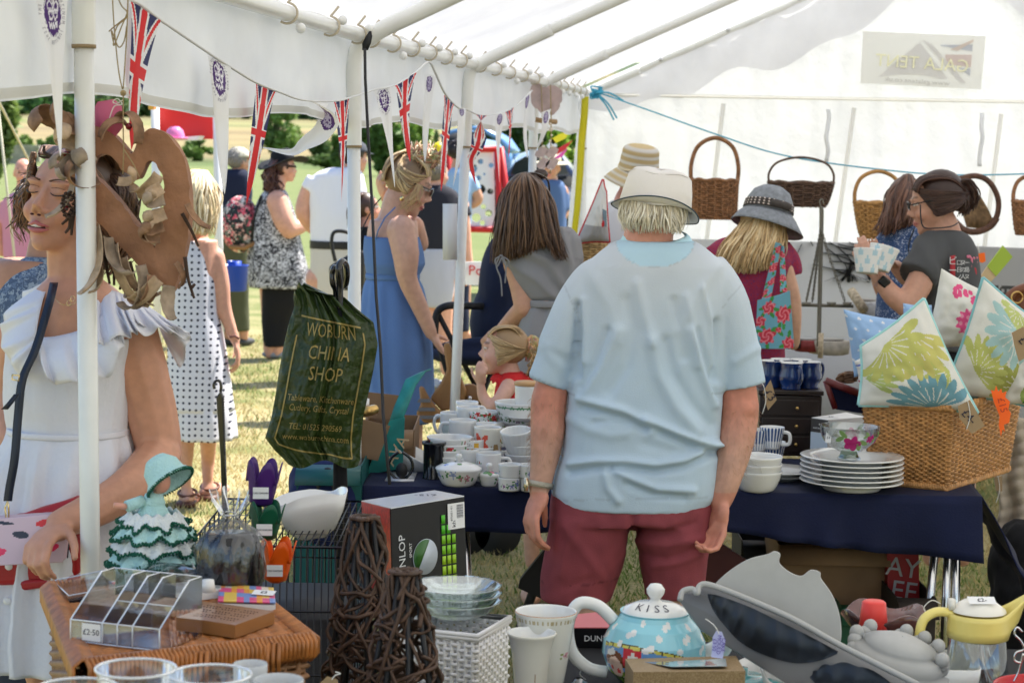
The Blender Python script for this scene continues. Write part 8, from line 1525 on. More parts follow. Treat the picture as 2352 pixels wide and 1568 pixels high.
t=thing('slicer','white plastic kitchen slicer with clear domed cover and knob','slicer',at(390,1385,ZH)); q=[at(290,1362,ZH),at(400,1385,ZH),at(508,1372,ZH),at(505,1350,ZH),at(285,1330,ZH)]; clearbox(t,q,up*.016,mat('white_plastic',(.78,.77,.75),rough=.3),'tray'); g=MB(); g.grid([[x.lerp((q[0]+q[2]+q[3]+q[4])/4,k)+up*(.018+.03*math.sin(k*1.57))for x in q]for k in np.linspace(0,1,6)],True); part('clear_cover',g,pl,t,world=True); p=at(478,1358,ZH+.03); g=MB(); g.lathe([(.001,.022),(.010,.021),(.013,0),(.001,0)],p,20); part('knob',g,mat('white_plastic'),t,world=True)
g=MB(); g.tube([at(432,1376,ZH+.02),at(455,1386,ZH+.018),at(485,1388,ZH+.012)],[.006,.003,.003],8); part('lever',g,mat('white_plastic'),t,world=True)
t=thing('cribbage_board','varnished wooden cribbage board drilled with rows of peg holes','board',at(430,1430,ZH)); q=[at(205,1412,ZH),at(540,1465,ZH),at(630,1432,ZH),at(300,1385,ZH)]; clearbox(t,q,up*.022,mat('crib_wood',(.30,.13,.04),rough=.35,var=(10,.3),stretch=(1,.1,1),coat=.3),'board'); g=MB()
for i in range(30):
 for j in(.2,.3,.45,.55,.7,.8):
  if(i%6)==5:continue
  p=q[0].lerp(q[1],.35+i*.021).lerp(q[3].lerp(q[2],.35+i*.021),j)+up*.0222; g.tube([p,p+up*.0004],.0016,6)
part('peg_holes',g,mat('hole_dark',(.03,.012,.006)),t,world=True); g=MB(); p=at(395,1412,ZH+.024); g.box(p,(.035,.025,.0005),rot=(0,0,.3)); pr_=part('price_label',g,lab_m,t,world=True)
t=thing('domino_pack','bright multicoloured card pack with price ticket beside the cellophane bag','pack',at(575,1390,ZH)); q=[at(500,1398,ZH),at(633,1402,ZH),at(628,1368,ZH),at(505,1358,ZH)]; panel('printed_card',*[x+up*.014 for x in q],40,20,lambda u,v:[(.75,.10,.25),(.85,.35,.05),(.2,.3,.6),(.8,.55,.1),(.75,.65,.55)][int(abs(nz((int(u*9),int(v*4),1),1.7))*19)%5],prt,t,.003); clearbox(t,q,up*.010,mat('white_plastic'),'tray'); label(t,'£2',at(606,1386,ZH)+up*.02,.04,.02,(1,-.2,0),(0,1,.2))
t=thing('crochet_doll','crinoline lady doll in pale aqua crochet dress with dark green frill edges','doll',at(352,1318,ZH)); aq=mat('aqua_wool',(.48,.74,.72),rough=.95,bump=(260,1,.004)); whw=mat('white_wool',(.74,.78,.78),rough=.95,bump=(220,1,.005)); gw_=mat('green_wool',(.01,.10,.06),rough=.95)
g=MB(); g.lathe([(.001,0),(.075,0),(.068,.04),(.055,.09),(.03,.115),(.018,.135),(.001,.14)],n=30); part('underskirt',g,aq,t)
for i,(r,z)in enumerate(((.080,.022),(.077,.048),(.072,.073),(.062,.096))):
 rr=lambda a,k:(r+.006*k*math.sin(14*a+i)-.018*(1-k)); g=MB(); g.grid([[V((rr(a,k)*math.cos(a),rr(a,k)*math.sin(a),z+.022*(1-k)+.006*math.sin(7*a+i*2)*k+.003*math.sin(14*a)))for a in np.linspace(0,6.283,120)]for k in np.linspace(0,1,6)]); part('frill',g,whw if i%2 else aq,t,solid=.004)
 g=MB(); g.tube([V(((rr(a,1)+.002+.003*math.sin(90*a))*math.cos(a),(rr(a,1)+.002)*math.sin(a),z+.006*math.sin(7*a+i*2)+.003*math.sin(14*a)+.0035*math.cos(90*a)))for a in np.linspace(0,6.283,420)],.0022,4); part('green_edging',g,gw_,t)
g=MB(); g.lathe([(.016,.118),(.022,.135),(.016,.152),(.001,.156)],n=20); g.tube([(-.018,-.01,.14),(-.045,-.03,.132)],.011,10); part('bodice',g,aq,t); g=MB(); g.tube([(-.045,-.03,.132),(-.066,-.04,.136)],[.006,.005],8); part('doll_hand',g,mat('doll_skin',(.72,.34,.24),rough=.4),t); g=MB(); g.ell((.014,-.002,.175),(.018,.02,.022)); g.tube([(.004,0,.15),(.010,0,.165)],.007,8); blob('doll_head',g,mat('doll_skin',(.72,.34,.24),rough=.4),t,.002,2,world=False)
mm=Matrix.Translation((.022,.004,.185))@Euler((R(-20),R(-38),0)).to_matrix().to_4x4(); g=MB(mm); g.lathe([(.001,.04),(.02,.037),(.033,.02),(.036,0),(.045,-.012),(.047,-.016)],n=40,wob=lambda a,z,r:(1+.02*math.sin(16*a),0)); part('bonnet',g,aq,t,solid=.003); g=MB(mm); g.tube([((.047+.002*math.sin(60*a))*math.cos(a),.047*math.sin(a),-.016+.003*math.cos(60*a))for a in np.linspace(0,6.283,300)],.0018,4); part('green_edging',g,gw_,t)
t=thing('cellophane_bag','black pot wrapped in crinkled clear cellophane tied at the neck','gift bag',at(528,1350,ZH)); g=MB(); g.lathe([(.001,0),(.052,0),(.054,.004),(.052,.088),(.046,.10),(.001,.102)],n=36); part('black_pot',g,mat('pot_black',(.010,.010,.012),rough=.25),t)
film=mat('cellophane',(.97,.97,.97),rough=.1,clear=.94,spec=1,bump=(45,.5,.006)); cr=lambda a,z,r:(1+.10*math.sin(5*a+z*60)+.09*math.sin(11*a-z*40),.004*math.sin(7*a)); g=MB(); g.lathe([(.05,-.002),(.060,.03),(.060,.08),(.045,.105),(.018,.122),(.010,.130),(.018,.142),(.032,.165),(.034,.178)],n=90,wob=cr); part('film_wrap',g,film,t); g=MB(); g.tube([(.011*math.cos(a),.011*math.sin(a),.130+.001*a)for a in np.linspace(0,9,24)],.0012,5); part('wire_tie',g,chrome,t)
t=thing('scraper','tall black plastic handle with hooked tip standing behind the cellophane bag','scraper',at(520,1330,ZH)); rod(t,'hook',((493,893,3.85),(491,882,3.85),(497,874,3.85),(505,876,3.85),(508,888,3.85),(506,900,3.85)),.0028,mat('black_gloss')); slab(t,'grip',((496,912),(506,898),(512,912),(517,1040),(522,1200),(510,1200),(506,1050)),3.845,.014,mat('black_gloss'),.002)
for k in range(22):g=MB(); g.tube([P(511+.17*k,915+6*k,3.842),P(514+.17*k,917+6*k,3.846)],.0016,5); part('grip_rib',g,mat('black_gloss'),t,world=True)
for lab,x,y0,y1,c_,dd in(('purple plastic crown shaped scoop, uppermost of the three',598,1160,1052,(.07,.018,.17),3.98),('dark green plastic crown shaped scoop in the middle',606,1238,1148,(.005,.10,.05),3.95),('orange plastic crown shaped scoop, lowest of the three',630,1335,1232,(.85,.12,.005),3.92)):
 t=thing('plastic_scoop',lab,'scoop',P(x,y0,dd),0,'crown topped plastic scoops',rot=(0,R(6),0)); m=mat('scoop%d'%y0,c_,rough=.35,transl=.15); h=S(y0-y1,dd); g=MB(); n=60
 rows=[[V((r*math.cos(a),r*math.sin(a),z))for a in np.linspace(0,6.283,n+1)[:-1]]for r,z in((.010,0),(.022,h*.08),(.025,h*.3),(.027,h*.5))]; rows+=[[V(((.027+.006*k)*math.cos(a+.10*k*math.sin(5*a)),(.027+.006*k)*math.sin(a+.10*k*math.sin(5*a)),h*(.5+.5*k*(.5+.5*math.cos(5*a))**.6)))for a in np.linspace(0,6.283,n+1)[:-1]]for k in(.33,.66,1)]
 g.grid(rows,True,cap=1); part('scoop_body',g,m,t,solid=.002); b=P(x,y0,dd); label(t,'CAN GARDEN',b+V((.004,-.0285,h*.32)),.030,.022,(1,.1,0),size=.0045)
t=thing('wire_crate','black wire pet crate behind the hamper','crate',P(620,1450,4.8)); g=MB(); x0,x1,y0,y1,z1=P(452,1200,4.6).x,P(812,1200,4.6).x,4.5,5.1,.875
for q in np.linspace(0,1,24):x=lerp(x0,x1,q); [g.tube(s_,.0018,4)for s_ in([(x,y0,0.02),(x,y0,z1),(x,y1,z1),(x,y1,.02)],)]
for q in np.linspace(0,1,9):y=lerp(y0,y1,q); g.tube([(x0,y,.02),(x0,y,z1),(x1,y,z1),(x1,y,.02)],.0024,4)
for z in np.linspace(.02,z1,7):g.tube([(x0,y0,z),(x1,y0,z),(x1,y1,z),(x0,y1,z),(x0,y0,z)],.003,4)
part('wire_mesh',g,mat('black_wire',(.008,.010,.02),rough=.3),t,world=True); g=MB(); g.box(((x0+x1)/2,4.85,.35),(x1-x0-.06,.4,.66)); part('grey_liner',g,mat('liner',(.022,.023,.028),rough=.6),t,world=True)
t=thing('salad_bowl','large square cornered white bowl on top of the wire crate','bowl',P(718,1236,4.75),.3,rot=(R(-6),R(-8),.3)); g=MB(); sq=lambda r,z:[V((math.copysign(abs(math.cos(a))**.62,math.cos(a))*r,math.copysign(abs(math.sin(a))**.62,math.sin(a))*r,z+.006*(r/.09)**2*math.cos(4*a)))for a in np.linspace(0,6.283,49)[:-1]]; g.grid([sq(r,z)for r,z in((.01,.0),(.03,.001),(.055,.02),(.078,.06),(.092,.10),(.088,.10),(.073,.06),(.05,.024),(.01,.008))],True,cap=3); part('bowl_body',g,cer,t)
twc=mat('rattan_twig',(.085,.045,.027),rough=.6,var=(30,.5))
def cone(label_,px,ytop,d,r0,h,seed,n=46):
 b=P(px,ytop,d); b.z-=h; t=thing('twig_cone',label_,'ornament',b,0,'woven twig cones'); rg=random.Random(seed)
 for k in range(n):
  a=rg.random()*6.28; z=h*rg.uniform(-.02,.9); pts=[]; L=rg.randint(9,16); da=rg.choice((-1,1))*rg.uniform(.2,.5); dz=rg.uniform(-.02,.035)
  for i in range(L):pts.append(V((math.cos(a),math.sin(a),0))*(.018+(r0-.018)*(1-max(0,min(1,z/h)))**.8+rg.uniform(-.008,.010))+V((0,0,max(0,min(h,z))))); a+=da+rg.uniform(-.15,.15); z+=dz+rg.uniform(-.01,.01); dz+=rg.uniform(-.012,.012)
  g=MB(); g.tube(spl(pts,3),rg.uniform(.0024,.0042),5); part('twig',g,twc,t)
 for k in range(9):a=k*.7; g=MB(); g.tube([V((r0*math.cos(a),r0*math.sin(a),0)),V((.02*math.cos(a),.02*math.sin(a),h))],.0048,6); part('upright',g,mat('cone_frame',(.012,.012,.014),rough=.5),t)
cone('taller dark woven twig cone in front of the golf ball box',838,1188,3.75,.082,.40,2,62); cone('shorter dark woven twig cone nearest the viewer',932,1312,3.45,.085,.33,3,66)
def golfbox(label_,TL,TR,BR2,BL,L0,top,big):
 t=thing('golf_ball_box',label_,'box',V(BL)); gb=mat('glossy_black_card',(.006,.006,.007),rough=.3,spec=.35); rd=mat('glossy_red_card',(.55,.012,.01),rough=.3,var=(90,.4)); n=(BR2-BL).cross(TL-BL).normalized()
 clearbox(t,[BL,BR2,TR,TL],-n*.004,gb,'black_face'); clearbox(t,[L0[1],BL,TL,L0[0]],V((.001,.004,0)),rd,'red_face'); clearbox(t,[TL,TR,L0[2],L0[0]],V((0,0,.002)),top,'top_face'); iv=wmat(t).inverted(); r,u=(BR2-BL),(TL-BL); F2=lambda a,b,o=.0012:BL+r*a+u*b+n*o
 wt=mat('print_white'); W_=r.length; H_=u.length
 text('DUNLOP',H_*.115 if big else H_*.16,wt,t,face(F2(.13 if big else .6,.52 if big else .8),u if big else r,-r if big else u),world=True,ext=.0002)
 if big:
  text('SPORT',H_*.045,wt,t,face(F2(.24,.60),u,-r),world=True,ext=.0002); c=F2(.43,.52); g=MB(); g.tube([c,c+n*.0006],W_*.165,40); bp_=part('printed_ball',g,mat('ball_print',(.50,.55,.62),rough=.3),t,world=True); g=MB(); g.slab([c+n*.001+(r.normalized()*math.cos(a)+u.normalized()*math.sin(a))*W_*.16 for a in np.linspace(1.2,4.0,20)],n*.0003); part('green_half',g,mat('ball_green',(.03,.12,.02),rough=.3),t,world=True)
  for j,k0 in enumerate((0,1,3)):
   for k in range(7 if j==1 else(8 if j==0 else 6)):f=k/7; g=MB(); a=.66+.07*j; b=.13+.095*k; g.slab([F2(a,b),F2(a+.05,b),F2(a+.05,b+.08),F2(a,b+.08)],n*.0004); part('rating_bar',g,mat('bar%d'%(k//2),(lerp(.45,.02,f),lerp(.60,.45,f),.02),rough=.4),t,world=True)
  g=MB(); g.slab([F2(.75,.73),F2(.98,.73),F2(.98,.97),F2(.75,.97)],n*.0004); st=part('barcode_sticker',g,lab_m,t,world=True,smooth=False); text('kh',.016,inkm,t,face(F2(.83,.78,.0022),u,-r),world=True,ext=.0001); text('875051-01',.008,inkm,t,face(F2(.80,.88,.0022),u,-r),world=True,ext=.0001); g=MB()
  for k in range(16):g.slab([F2(.87,.83+.008*k,.0022),F2(.96,.83+.008*k,.0022),F2(.96,.83+.008*k+.004*(.5+(k*7%3)/3),.0022),F2(.87,.83+.008*k+.004*(.5+(k*7%3)/3),.0022)],n*.0001)
  part('barcode',g,inkm,t,world=True)
  for s_,a in(('DISTANCE',.67),('FEEL',.74),('SPIN',.81)):text(s_,.007,wt,t,face(F2(a+.02,.07),u,-r),world=True,ext=.0001)
  ru=u.normalized(); text('DUNLOP',.034,wt,t,face(L0[0].lerp(BL,.62)+V((-.003,-.005,0)),ru,V((-.5,.8,0))),world=True,ext=.0002)
 return t
wtop=mat('silver_white_card',(.70,.71,.74),rough=.25,coat=.4)
t=golfbox('black and red golf ball box with white top marked £15',P(898,1168,4.42),P(1066,1140,4.60),P(1074,1388,4.60),P(905,1422,4.42),[P(830,1151,4.62),P(842,1398,4.62),P(998,1127,4.80)],wtop,True); text('£15-',.028,inkm,t,face(P(978,1140,4.6)+V((0,0,.004)),(-1,-.15,0),(.1,-1,0)),world=True,ext=.0002)
golfbox('second golf ball box with pinkish red lid behind the teapot handle',P(1290,1442,4.02),P(1440,1442,4.02),P(1440,1560,4.02),P(1290,1560,4.02),[P(1262,1418,4.14),P(1262,1530,4.14),P(1400,1404,4.25)],mat('pink_red_lid',(.60,.14,.15),rough=.4),False)
wv_=mat('white_wicker',(.78,.78,.80),rough=.5,coat=.2); b=P(1045,1425,4.25); t=thing('white_basket','white painted woven basket under the glass dishes','basket',V((b.x,4.25,.5)),-.35); hw_=.083
g=MB(); weave(g,lambda u,v:(V(((-1,1,1,-1)[int(u*4)%4]+((1,1,-1,-1)[(int(u*4)+1)%4]-0)*0,0,0)),V((0,0,1)))if False else(lambda k:((lambda i,f:(V(((lerp(-1,1,f),1,lerp(1,-1,f),-1)[i]*hw_,(-1,lerp(-1,1,f),1,lerp(1,-1,f))[i]*hw_*1.1,.265*v)),V(((0,1,0,-1)[i],(-1,0,1,0)[i],0))))(int(k)%4,k-int(k))))(u*4*.9999),44,26,.0046,.003); part('woven_sides',g,wv_,t)
for z in(.265,.272):g=MB(); g.tube([(x*hw_*1.04,y*hw_*1.14,z)for x,y in((-1,-1),(1,-1),(1,1),(-1,1),(-1,-1))],.006,6); part('rim',g,wv_,t)
for i in range(3):pot('glass_dish',('lowest clear fluted glass dish under the golf ball box','middle clear fluted glass dish under the golf ball box','top clear fluted glass dish under the golf ball box')[i],'dish',V((b.x,4.3,.776+.016*i)),[(.001,0),(.05,0),(.075,.012),(.092,.030),(.096,.034),(.090,.033),(.072,.016),(.001,.005)],m=mat('thick_glass',(.90,.95,.92),rough=.03,clear=.72,spec=1),group='stack of clear glass dishes')
blossom=flw([(.60,.25,.15),(.65,.30,.35)],6,8,.14,.25,.6,.010,.04,(.74,.73,.66),(.28,.35,.10)); pot('vase','tall flared cream china vase with blossom trail and gold rim','vase',at(1250,1585,.78),wall(.030,.052,.145,.003,.9,.7,flare=.004),paint=lambda u,z,r:(.42,.20,.08)if z>.1445 else((.45,.38,.22)if .131<z<.136 and(u*70)%1<.5 else blossom(u,z,r)))
t=pot('vase','small cream vase with wavy rim and wheat print in the front','vase',at(1218,1612,.78),wall(.026,.036,.125,.003,.9,.8,flare=.008),paint=lambda u,z,r:(.35,.22,.12)if abs(((u+.28)%1)-.06-.15*z)<.004 and z<.06 or abs(((u+.28)%1)-.02+.1*z)<.003 and z<.05 else(.70,.67,.58))
tpz=at(1500,1572,.78); TB=thing('teapot','pale blue spotted teapot with white lid lettered KISS and painted Swiss flag scene','teapot',tpz,0); prof=[(.05,0),(.058,.004),(.084,.03),(.095,.06),(.093,.085),(.080,.112),(.066,.126),(.062,.134),(.064,.138),(.058,.136)]
pr=[(lerp(a[0],b_[0],k/12),lerp(a[1],b_[1],k/12))for a,b_ in zip(prof,prof[1:])for k in range(12)]; n=180; g=MB(); g.lathe(pr,n=n,cap=1)
def tp(i,j):
 a=(i+.5)/n*6.283; z=pr[j][1]; x=(a-4.712)*.09; sky_=(.28,.62,.72)
 for k in range(40):
  dx=(k*.0383)%.56-.28; dz=.068+.06*((k*.618)%1)
  if math.hypot(x-dx,z-dz)<.0062 and z>.070-.5*x*x:return(.76,.76,.74)
 top=.088-1.6*(x+.02)**2-.12*(x+.02);
 if-.115<x<.10 and z<top:
  if z>top-.007:return(.10,.09,.04)if abs(math.sin(x*420))<.25 or z>top-.0015 else(.62,.56,.10)
  if-.062<x<-.028 and .060<z-.15*x<.088+.01:return(.76,.74,.72)if(abs(x+.045)<.003 and abs(z-.069)<.009)or(abs(z-.069)<.003 and abs(x+.045)<.009)else(.60,.04,.06)
  q=math.hypot(x+.083,(z-.045)*.9)
  if q<.0175:return(.70,.08,.08)if math.hypot(x+.077,z-.038)<.005 or math.hypot(x+.094,z-.042)<.004 else(.78,.56,.46)
  if q<.028 and z>.045:return(.16,.05,.02)
  if math.hypot(x+.043,z-.047)<.007:return(.75,.38,.02)
  if math.hypot(x-.0,(z-.050)*1.6)<.024:return(.80,.55,.06)
  if z<.036+.004*math.sin(x*90):
   for fx in(-.06,-.035,.0,.03):
    q=math.hypot(x-fx,z-.020);
    if q<.004:return(.75,.45,.03)
    if q<.011 and math.sin(9*math.atan2(z-.02,x-fx))>-.3:return(.78,.78,.76)
   return(.20,.33,.04)if math.sin(x*200+z*300)>-.6 else(.05,.16,.03)
  return(.14,.32,.62)
 return sky_
part('body',g,cerv,TB,facecol=[tp(i,j)for j in range(len(pr)-1)for i in range(n)]); g=MB(); g.lathe([(.060,.136),(.056,.144),(.035,.152),(.012,.155),(.009,.160),(.016,.170),(.017,.178),(.010,.187),(.001,.189)],n=40); ld=part('lid',g,cer,TB); g=MB()
for i,ch in enumerate('KISS'):a=R(228+i*21); glyphs(ch,.024,Matrix.Translation((.046*math.cos(a),.046*math.sin(a),.1505))@Matrix.Rotation(a+math.pi/2,4,'Z')@Matrix.Rotation(R(38),4,'X'),g)
part('lid_lettering',g,inkm,ld); g=MB(); g.tube(spl([(-.075,0,.118),(-.105,-.002,.145),(-.140,-.004,.148),(-.158,-.005,.110),(-.150,-.004,.060),(-.120,-.002,.030),(-.085,0,.022)],7),.0105,12,flat=1.1); part('handle',g,cer,TB); g=MB(); g.tube(spl([(.085,0,.045),(.115,0,.065),(.135,0,.090),(.152,0,.112)],6),[.026-.0008*i for i in range(19)],14); part('spout',g,cer,TB)
t=thing('price_tag','lilac tag reading CAKE MOULD £3.50 tied to the grey cake tin','tag',P(1650,1500,3.5)); slab(t,'card',((1637,1462),(1645,1448),(1658,1450),(1666,1470),(1660,1512),(1634,1508)),3.5,.001,mat('lilac_card',(.45,.47,.72),rough=.7)); [text(s_,.0095,mat('violet_ink',(.10,.05,.35)),t,face(P(x,1480,3.498),(-.05,0,-1),(1,0,-.05)),world=True,ext=.0001)for s_,x in(('CAKE',1661),('MOULD',1651),('£3·50',1641))]; rod(t,'string',((1620,1420),(1640,1435),(1652,1455)),.0008,mat('string'),3.498)
t=thing('card_box','brown patterned gift box with clear window in front of the teapot','box',at(1570,1600,.8)); q=[P(1455,1542,3.40),P(1712,1540,3.40),P(1690,1505,3.62),P(1436,1512,3.62)]; pb_=mat('brocade_card',(.30,.20,.09),rough=.6,flor=(40,.4,[(0,(.26,.17,.075)),(.5,(.36,.25,.13)),(.8,(.22,.14,.06))])); clearbox(t,q,V((0,0,-.11)),pb_,'carton'); q2=[q[3].lerp(q[2],.1)+V((0,-.02,.0005)),q[0].lerp(q[1],.35)+V((0,.03,.0005)),q[0].lerp(q[1],.85)+V((0,.03,.0005)),q[2]+V((-.02,-.02,.0005))]; clearbox(t,q2,V((0,0,.0005)),mat('window_film',(.55,.60,.62),rough=.05,metal=.3),'window')
t=thing('casserole_lid','turquoise enamel casserole lid beside the spout','lid',at(1702,1575,.80)); g=MB(); g.lathe([(.001,.035),(.012,.034),(.012,.022),(.04,.02),(.075,.008),(.08,0),(.001,0)],n=40); part('lid_disc',g,mat('turquoise_enamel',(.03,.36,.38),rough=.15,coat=.6),t)
t=thing('glass_bottle','clear glass stopper bottle lying by the teapot handle','bottle',at(1330,1570,.79),rot=(R(90),R(70),0)); g=MB(); g.lathe([(.001,0),(.014,.001),(.016,.03),(.007,.042),(.006,.055),(.012,.060),(.001,.072)],n=24,wob=lambda a,z,r:(1+.05*math.sin(8*a),0)); part('glass',g,mat('thick_glass'),t); rod(t,'string',((1350,1520),(1332,1545),(1345,1560)),.001,mat('string'),3.75)
gm=mat('grey_coating',(.40,.40,.39),rough=.5,var=(30,.06)); dkm=mat('nonstick',(.03,.037,.05),rough=.38,metal=.6); d=3.62
t=thing('cake_mould','grey cake mould half standing on edge with notched rim and dark ribbed cavity','cake mould',P(1800,1560,d)); up_=spl([P(x,y,d+.10-(y-1265)*.0002)for x,y in((1632,1352),(1665,1318),(1715,1285),(1762,1272),(1778,1265),(1792,1272),(1790,1292),(1812,1312),(1840,1322),(1862,1308),(1884,1314),(1886,1328),(1912,1366),(1928,1410),(1933,1455),(1928,1485))],5)
g=MB(); g.slab(up_+[P(1780,1420,d+.08)],(.002,.012,-.002)); part('upper_flange',g,gm,t,world=True,bevel=.002)
g=MB(); g.slab(spl([P(x,y,z)for x,y,z in((1562,1378,d+.05),(1568,1358,d+.06),(1590,1352,d+.06),(1602,1362,d+.05),(1606,1346,d+.06),(1628,1342,d+.06),(1700,1368,d+.04),(1820,1420,d),(1932,1482,d-.03),(2110,1572,d-.10))],4)+[P(2060,1620,d-.12),P(1860,1600,d-.06),P(1700,1500,d),P(1610,1445,d+.04)],(0,.012,-.004)); part('lower_flange',g,mat('grey_rim',(.20,.20,.205),rough=.45),t,world=True); g=MB(); g.tube(spl([P(x,y,z-.02)for x,y,z in((1562,1378,d+.05),(1568,1358,d+.06),(1590,1352,d+.06),(1602,1362,d+.05),(1606,1346,d+.06),(1628,1342,d+.06),(1700,1368,d+.04),(1820,1420,d),(1932,1482,d-.03),(2110,1572,d-.10))],5),.0055,8); part('rolled_edge',g,gm,t,world=True)
def cav(name,pts,nr,sc_):
 g=MB(); dd=lambda x:d-.045+interp(x,[1562,1700,1820,1932,2110],[.05,.04,0,-.03,-.10]); L_=spl([P(x,y,dd(x))for x,y in pts[0]],8); U_=spl([P(x,y,dd(x))for x,y in pts[1]],8); K=len(L_); g.grid([[L_[i].lerp(U_[i],k)+V((0,-.003-.012*math.sin(k*3.14)*math.sin(3.14*i/(K-1))+.006*abs(math.cos(i*nr))*math.sin(k*3.14)**.5,sc_*abs(math.cos(i*nr))*k))for i in range(K)]for k in np.linspace(0,1,14)]); part(name,g,dkm,t,world=True)
cav('ribbed_cavity',(((1626,1372),(1640,1404),(1668,1440),(1704,1476),(1764,1506),(1826,1521),(1880,1516),(1922,1500)),((1626,1362),(1650,1366),(1690,1380),(1730,1396),(1775,1418),(1825,1442),(1880,1470),(1924,1494))),.42,0); cav('second_cavity',(((1860,1555),(1900,1590),(1960,1600),(2060,1600)),((1868,1545),(1900,1528),(1970,1530),(2062,1575))),.5,.005)
t=thing('cake_mould','domed grey cake mould with stepped rings and raised knobs lying face down','cake mould',at(2040,1590,.79),rot=(R(8),R(10),0)); g=MB(); g.lathe([(.105,0),(.104,.03),(.094,.036),(.096,.040),(.092,.056),(.080,.058),(.083,.063),(.077,.085),(.060,.088),(.062,.094),(.03,.108),(.001,.110)],n=60,sx=1.05); part('dome',g,gm,t)
for a in(.5,.95,1.4,2.3,3.0,5.9):
 g=MB(); [g.ell((.080*math.cos(a+k*.12),.080*math.sin(a+k*.12),.082-.012*k),(.013,.013,.014))for k in(-1,0,1)]; part('raised_knob',g,gm,t)
pot('plastic_cup','coral red plastic beaker upside down behind the domed mould','beaker',P(2005,1452,3.93),[(.001,.062),(.019,.062),(.0225,.059),(.029,0),(.027,0)],m=mat('coral_plastic',(.80,.06,.05),rough=.4))
t=pot('ceramic_dish','wavy brown and plum glazed dish behind the red beaker','dish',P(2028,1464,3.99),[(.001,.0),(.045,0),(.07,.03),(.083,.05),(.080,.052),(.066,.034),(.04,.006),(.001,.006)],m=mat('plum_glaze',(.13,.05,.045),rough=.15,coat=.5,var=(14,.8),stretch=(1,1,.3)));
for o_ in t.children:
 for v in o_.data.vertices:a=math.atan2(v.co.y,v.co.x); v.co.z+=.010*math.sin(4*a)*(math.hypot(v.co.x,v.co.y)/.08)**3
ye=mat('yellow_plastic',(.82,.68,.20),rough=.3,coat=.2); t=thing('syrup_jug','glass jug with yellow collar, spout and handle and a white lid marked £2','jug',at(2240,1585,.78)); g=MB(); g.lathe([(.001,.003),(.058,0),(.060,.01),(.050,.105),(.047,.108),(.056,.010),(.001,.008)],n=40); part('glass_body',g,mat('thin_glass'),t)
def col_(a,z):s=math.exp(-((a+0)/.45)**2)+math.exp(-((a-6.283)/.45)**2); r=.054+.042*s*max(0,(z-.105)/.05)**1.2; zz=z+(.030*s if z>.13 else 0)+(-.010 if z>.13 else 0)*(1-s); return V((r*math.cos(a),(r-.036*s*max(0,(z-.105)/.05))*math.sin(a),zz))
g=MB(); g.grid([[col_(a,z)for a in np.linspace(0,6.283,61)[:-1]]for z in(.10,.115,.13,.145,.155)],True); part('yellow_collar',g,ye,t,solid=.003); g=MB(); g.tube(spl([(-.045,0,.142),(-.075,0,.145),(-.100,-.002,.130),(-.108,-.003,.095),(-.112,-.003,.055)],6),.0115,12,flat=.75); part('handle',g,ye,t)
g=MB(); g.lathe([(.050,.148),(.048,.153),(.03,.166),(.001,.170)],n=36); g.box((-.05,0,.160),(.012,.022,.018)); part('lid',g,mat('cream_plastic',(.80,.77,.70),rough=.3),t); b=at(2240,1585,.78); label(t,'£2-',b+V((.0,-.022,.1725)),.05,.022,(1,.05,0),(.0,1,.45)); rod(t,'string',((2160,1385),(2140,1378),(2122,1395),(2132,1412)),.0009,mat('string'),3.78)
def dish(label_,px0,px1,py,z,dep,h,rz=0):
 a,b_=at(px0,py,z),at(px1,py,z); t=thing('white_dish',label_,'dish',(a+b_)/2+V((0,dep/2,-h)),rz); w_=(b_-a).length/2; rr=lambda k,z:[V((math.copysign(abs(math.cos(q))**.4,math.cos(q))*w_*k,math.copysign(abs(math.sin(q))**.4,math.sin(q))*dep/2*k,z))for q in np.linspace(0,6.283,61)[:-1]]; g=MB(); g.grid([rr(.8,0),rr(.93,h*.3),rr(1,h),rr(.97,h+.001),rr(.9,h*.3),rr(.75,.005)],True,cap=3); part('dish_body',g,cer,t)
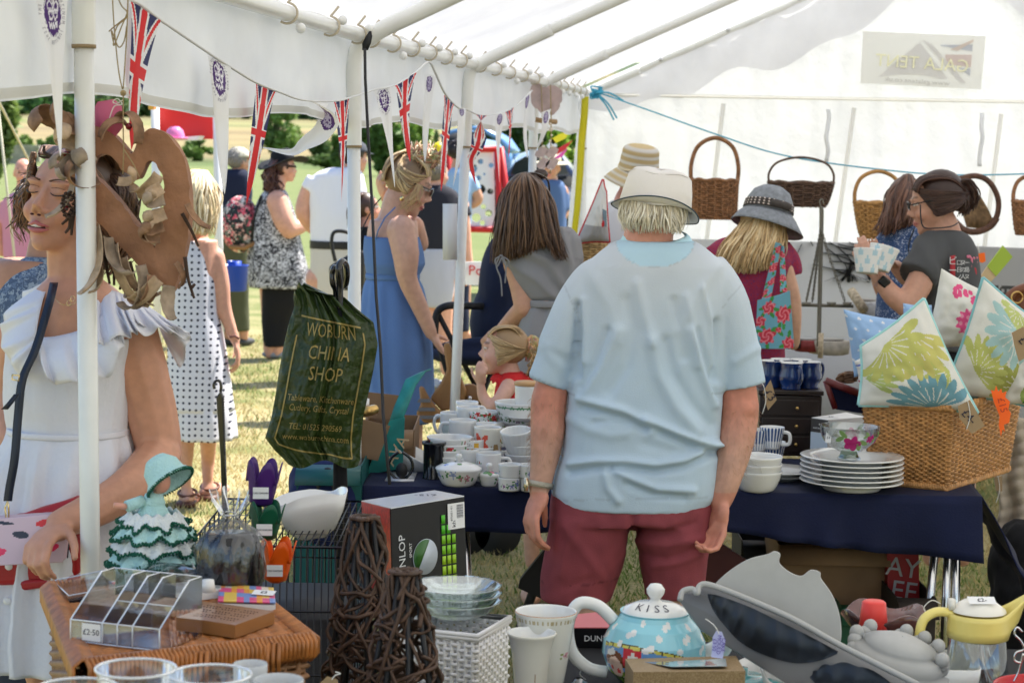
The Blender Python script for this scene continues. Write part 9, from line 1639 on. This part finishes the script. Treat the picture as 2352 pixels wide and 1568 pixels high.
dish('white rectangular dish at the bottom edge under the cake mould',1770,2085,1582,.845,.20,.06); dish('white rectangular dish between the domed mould and the yellow jug',2128,2262,1540,.84,.16,.05); dish('white dish corner at the lower right under the grey mould',1690,1800,1560,.82,.18,.04,-.5)
pot('bowl','red bowl rim at the lower right corner','bowl',at(2392,1640,.79),wall(.05,.085,.05,.004,.8,.6),m=mat('red_enamel',(.5,.01,.015),rough=.2)); t=thing('wire_clip','twisted wire jar clip at the right edge above the red bowl','clip',at(2345,1560,.85)); rod(t,'wire',((2348,1450),(2336,1440),(2330,1455),(2344,1470),(2352,1490),(2334,1498),(2330,1515),(2346,1520),(2350,1500),(2340,1540),(2328,1565)),.0018,chrome,3.6)
carton('brown cardboard box under the clear plastic cups',60,640,1710,2.62,.22,kr,.5); cl=[(312,1532,1.065,.052),(484,1546,1.055,.053),(178,1578,1.045,.053)]
for(x,y,z,r),lb in zip(cl,('clear plastic tumbler, rearmost of the three at the lower left','clear plastic tumbler on the right of the three','clear plastic tumbler cut off by the lower left edge')):
 p=at(x,y,z); t=thing('plastic_tumbler',lb,'tumbler',p-V((0,0,.12)),0,'clear plastic tumblers'); g=MB(); g.lathe([(.001,0),(r*.72,0),(r*.98,.118)],n=48); part('wall',g,pl,t); g=MB(); g.tube([(r*math.cos(a),r*math.sin(a),.119)for a in np.linspace(0,6.283,60)],.0019,6); part('rolled_rim',g,edge,t)
fc=mat('frosted_plastic',(.78,.79,.80),rough=.5,transl=.5)
for x,y,r,lb in((575,1524,.024,'small frosted plastic pot, left of the two beside the tumblers'),(640,1560,.034,'larger frosted plastic pot, right of the two beside the tumblers')):p=at(x,y,1.03); pot('frosted_pot',lb,'pot',p-V((0,0,.09)),wall(r*.8,r,.09,.0015),m=fc,group='frosted plastic pots')
t=thing('price_tag','brown tag with white string at the foot of the twig cones','tag',P(765,1568,3.4)); slab(t,'card',((735,1568),(752,1552),(775,1560),(782,1600),(735,1600)),3.3,.001,mat('manila')); rod(t,'string',((762,1560),(770,1550),(782,1546),(770,1542)),.001,mat('string'),3.3)
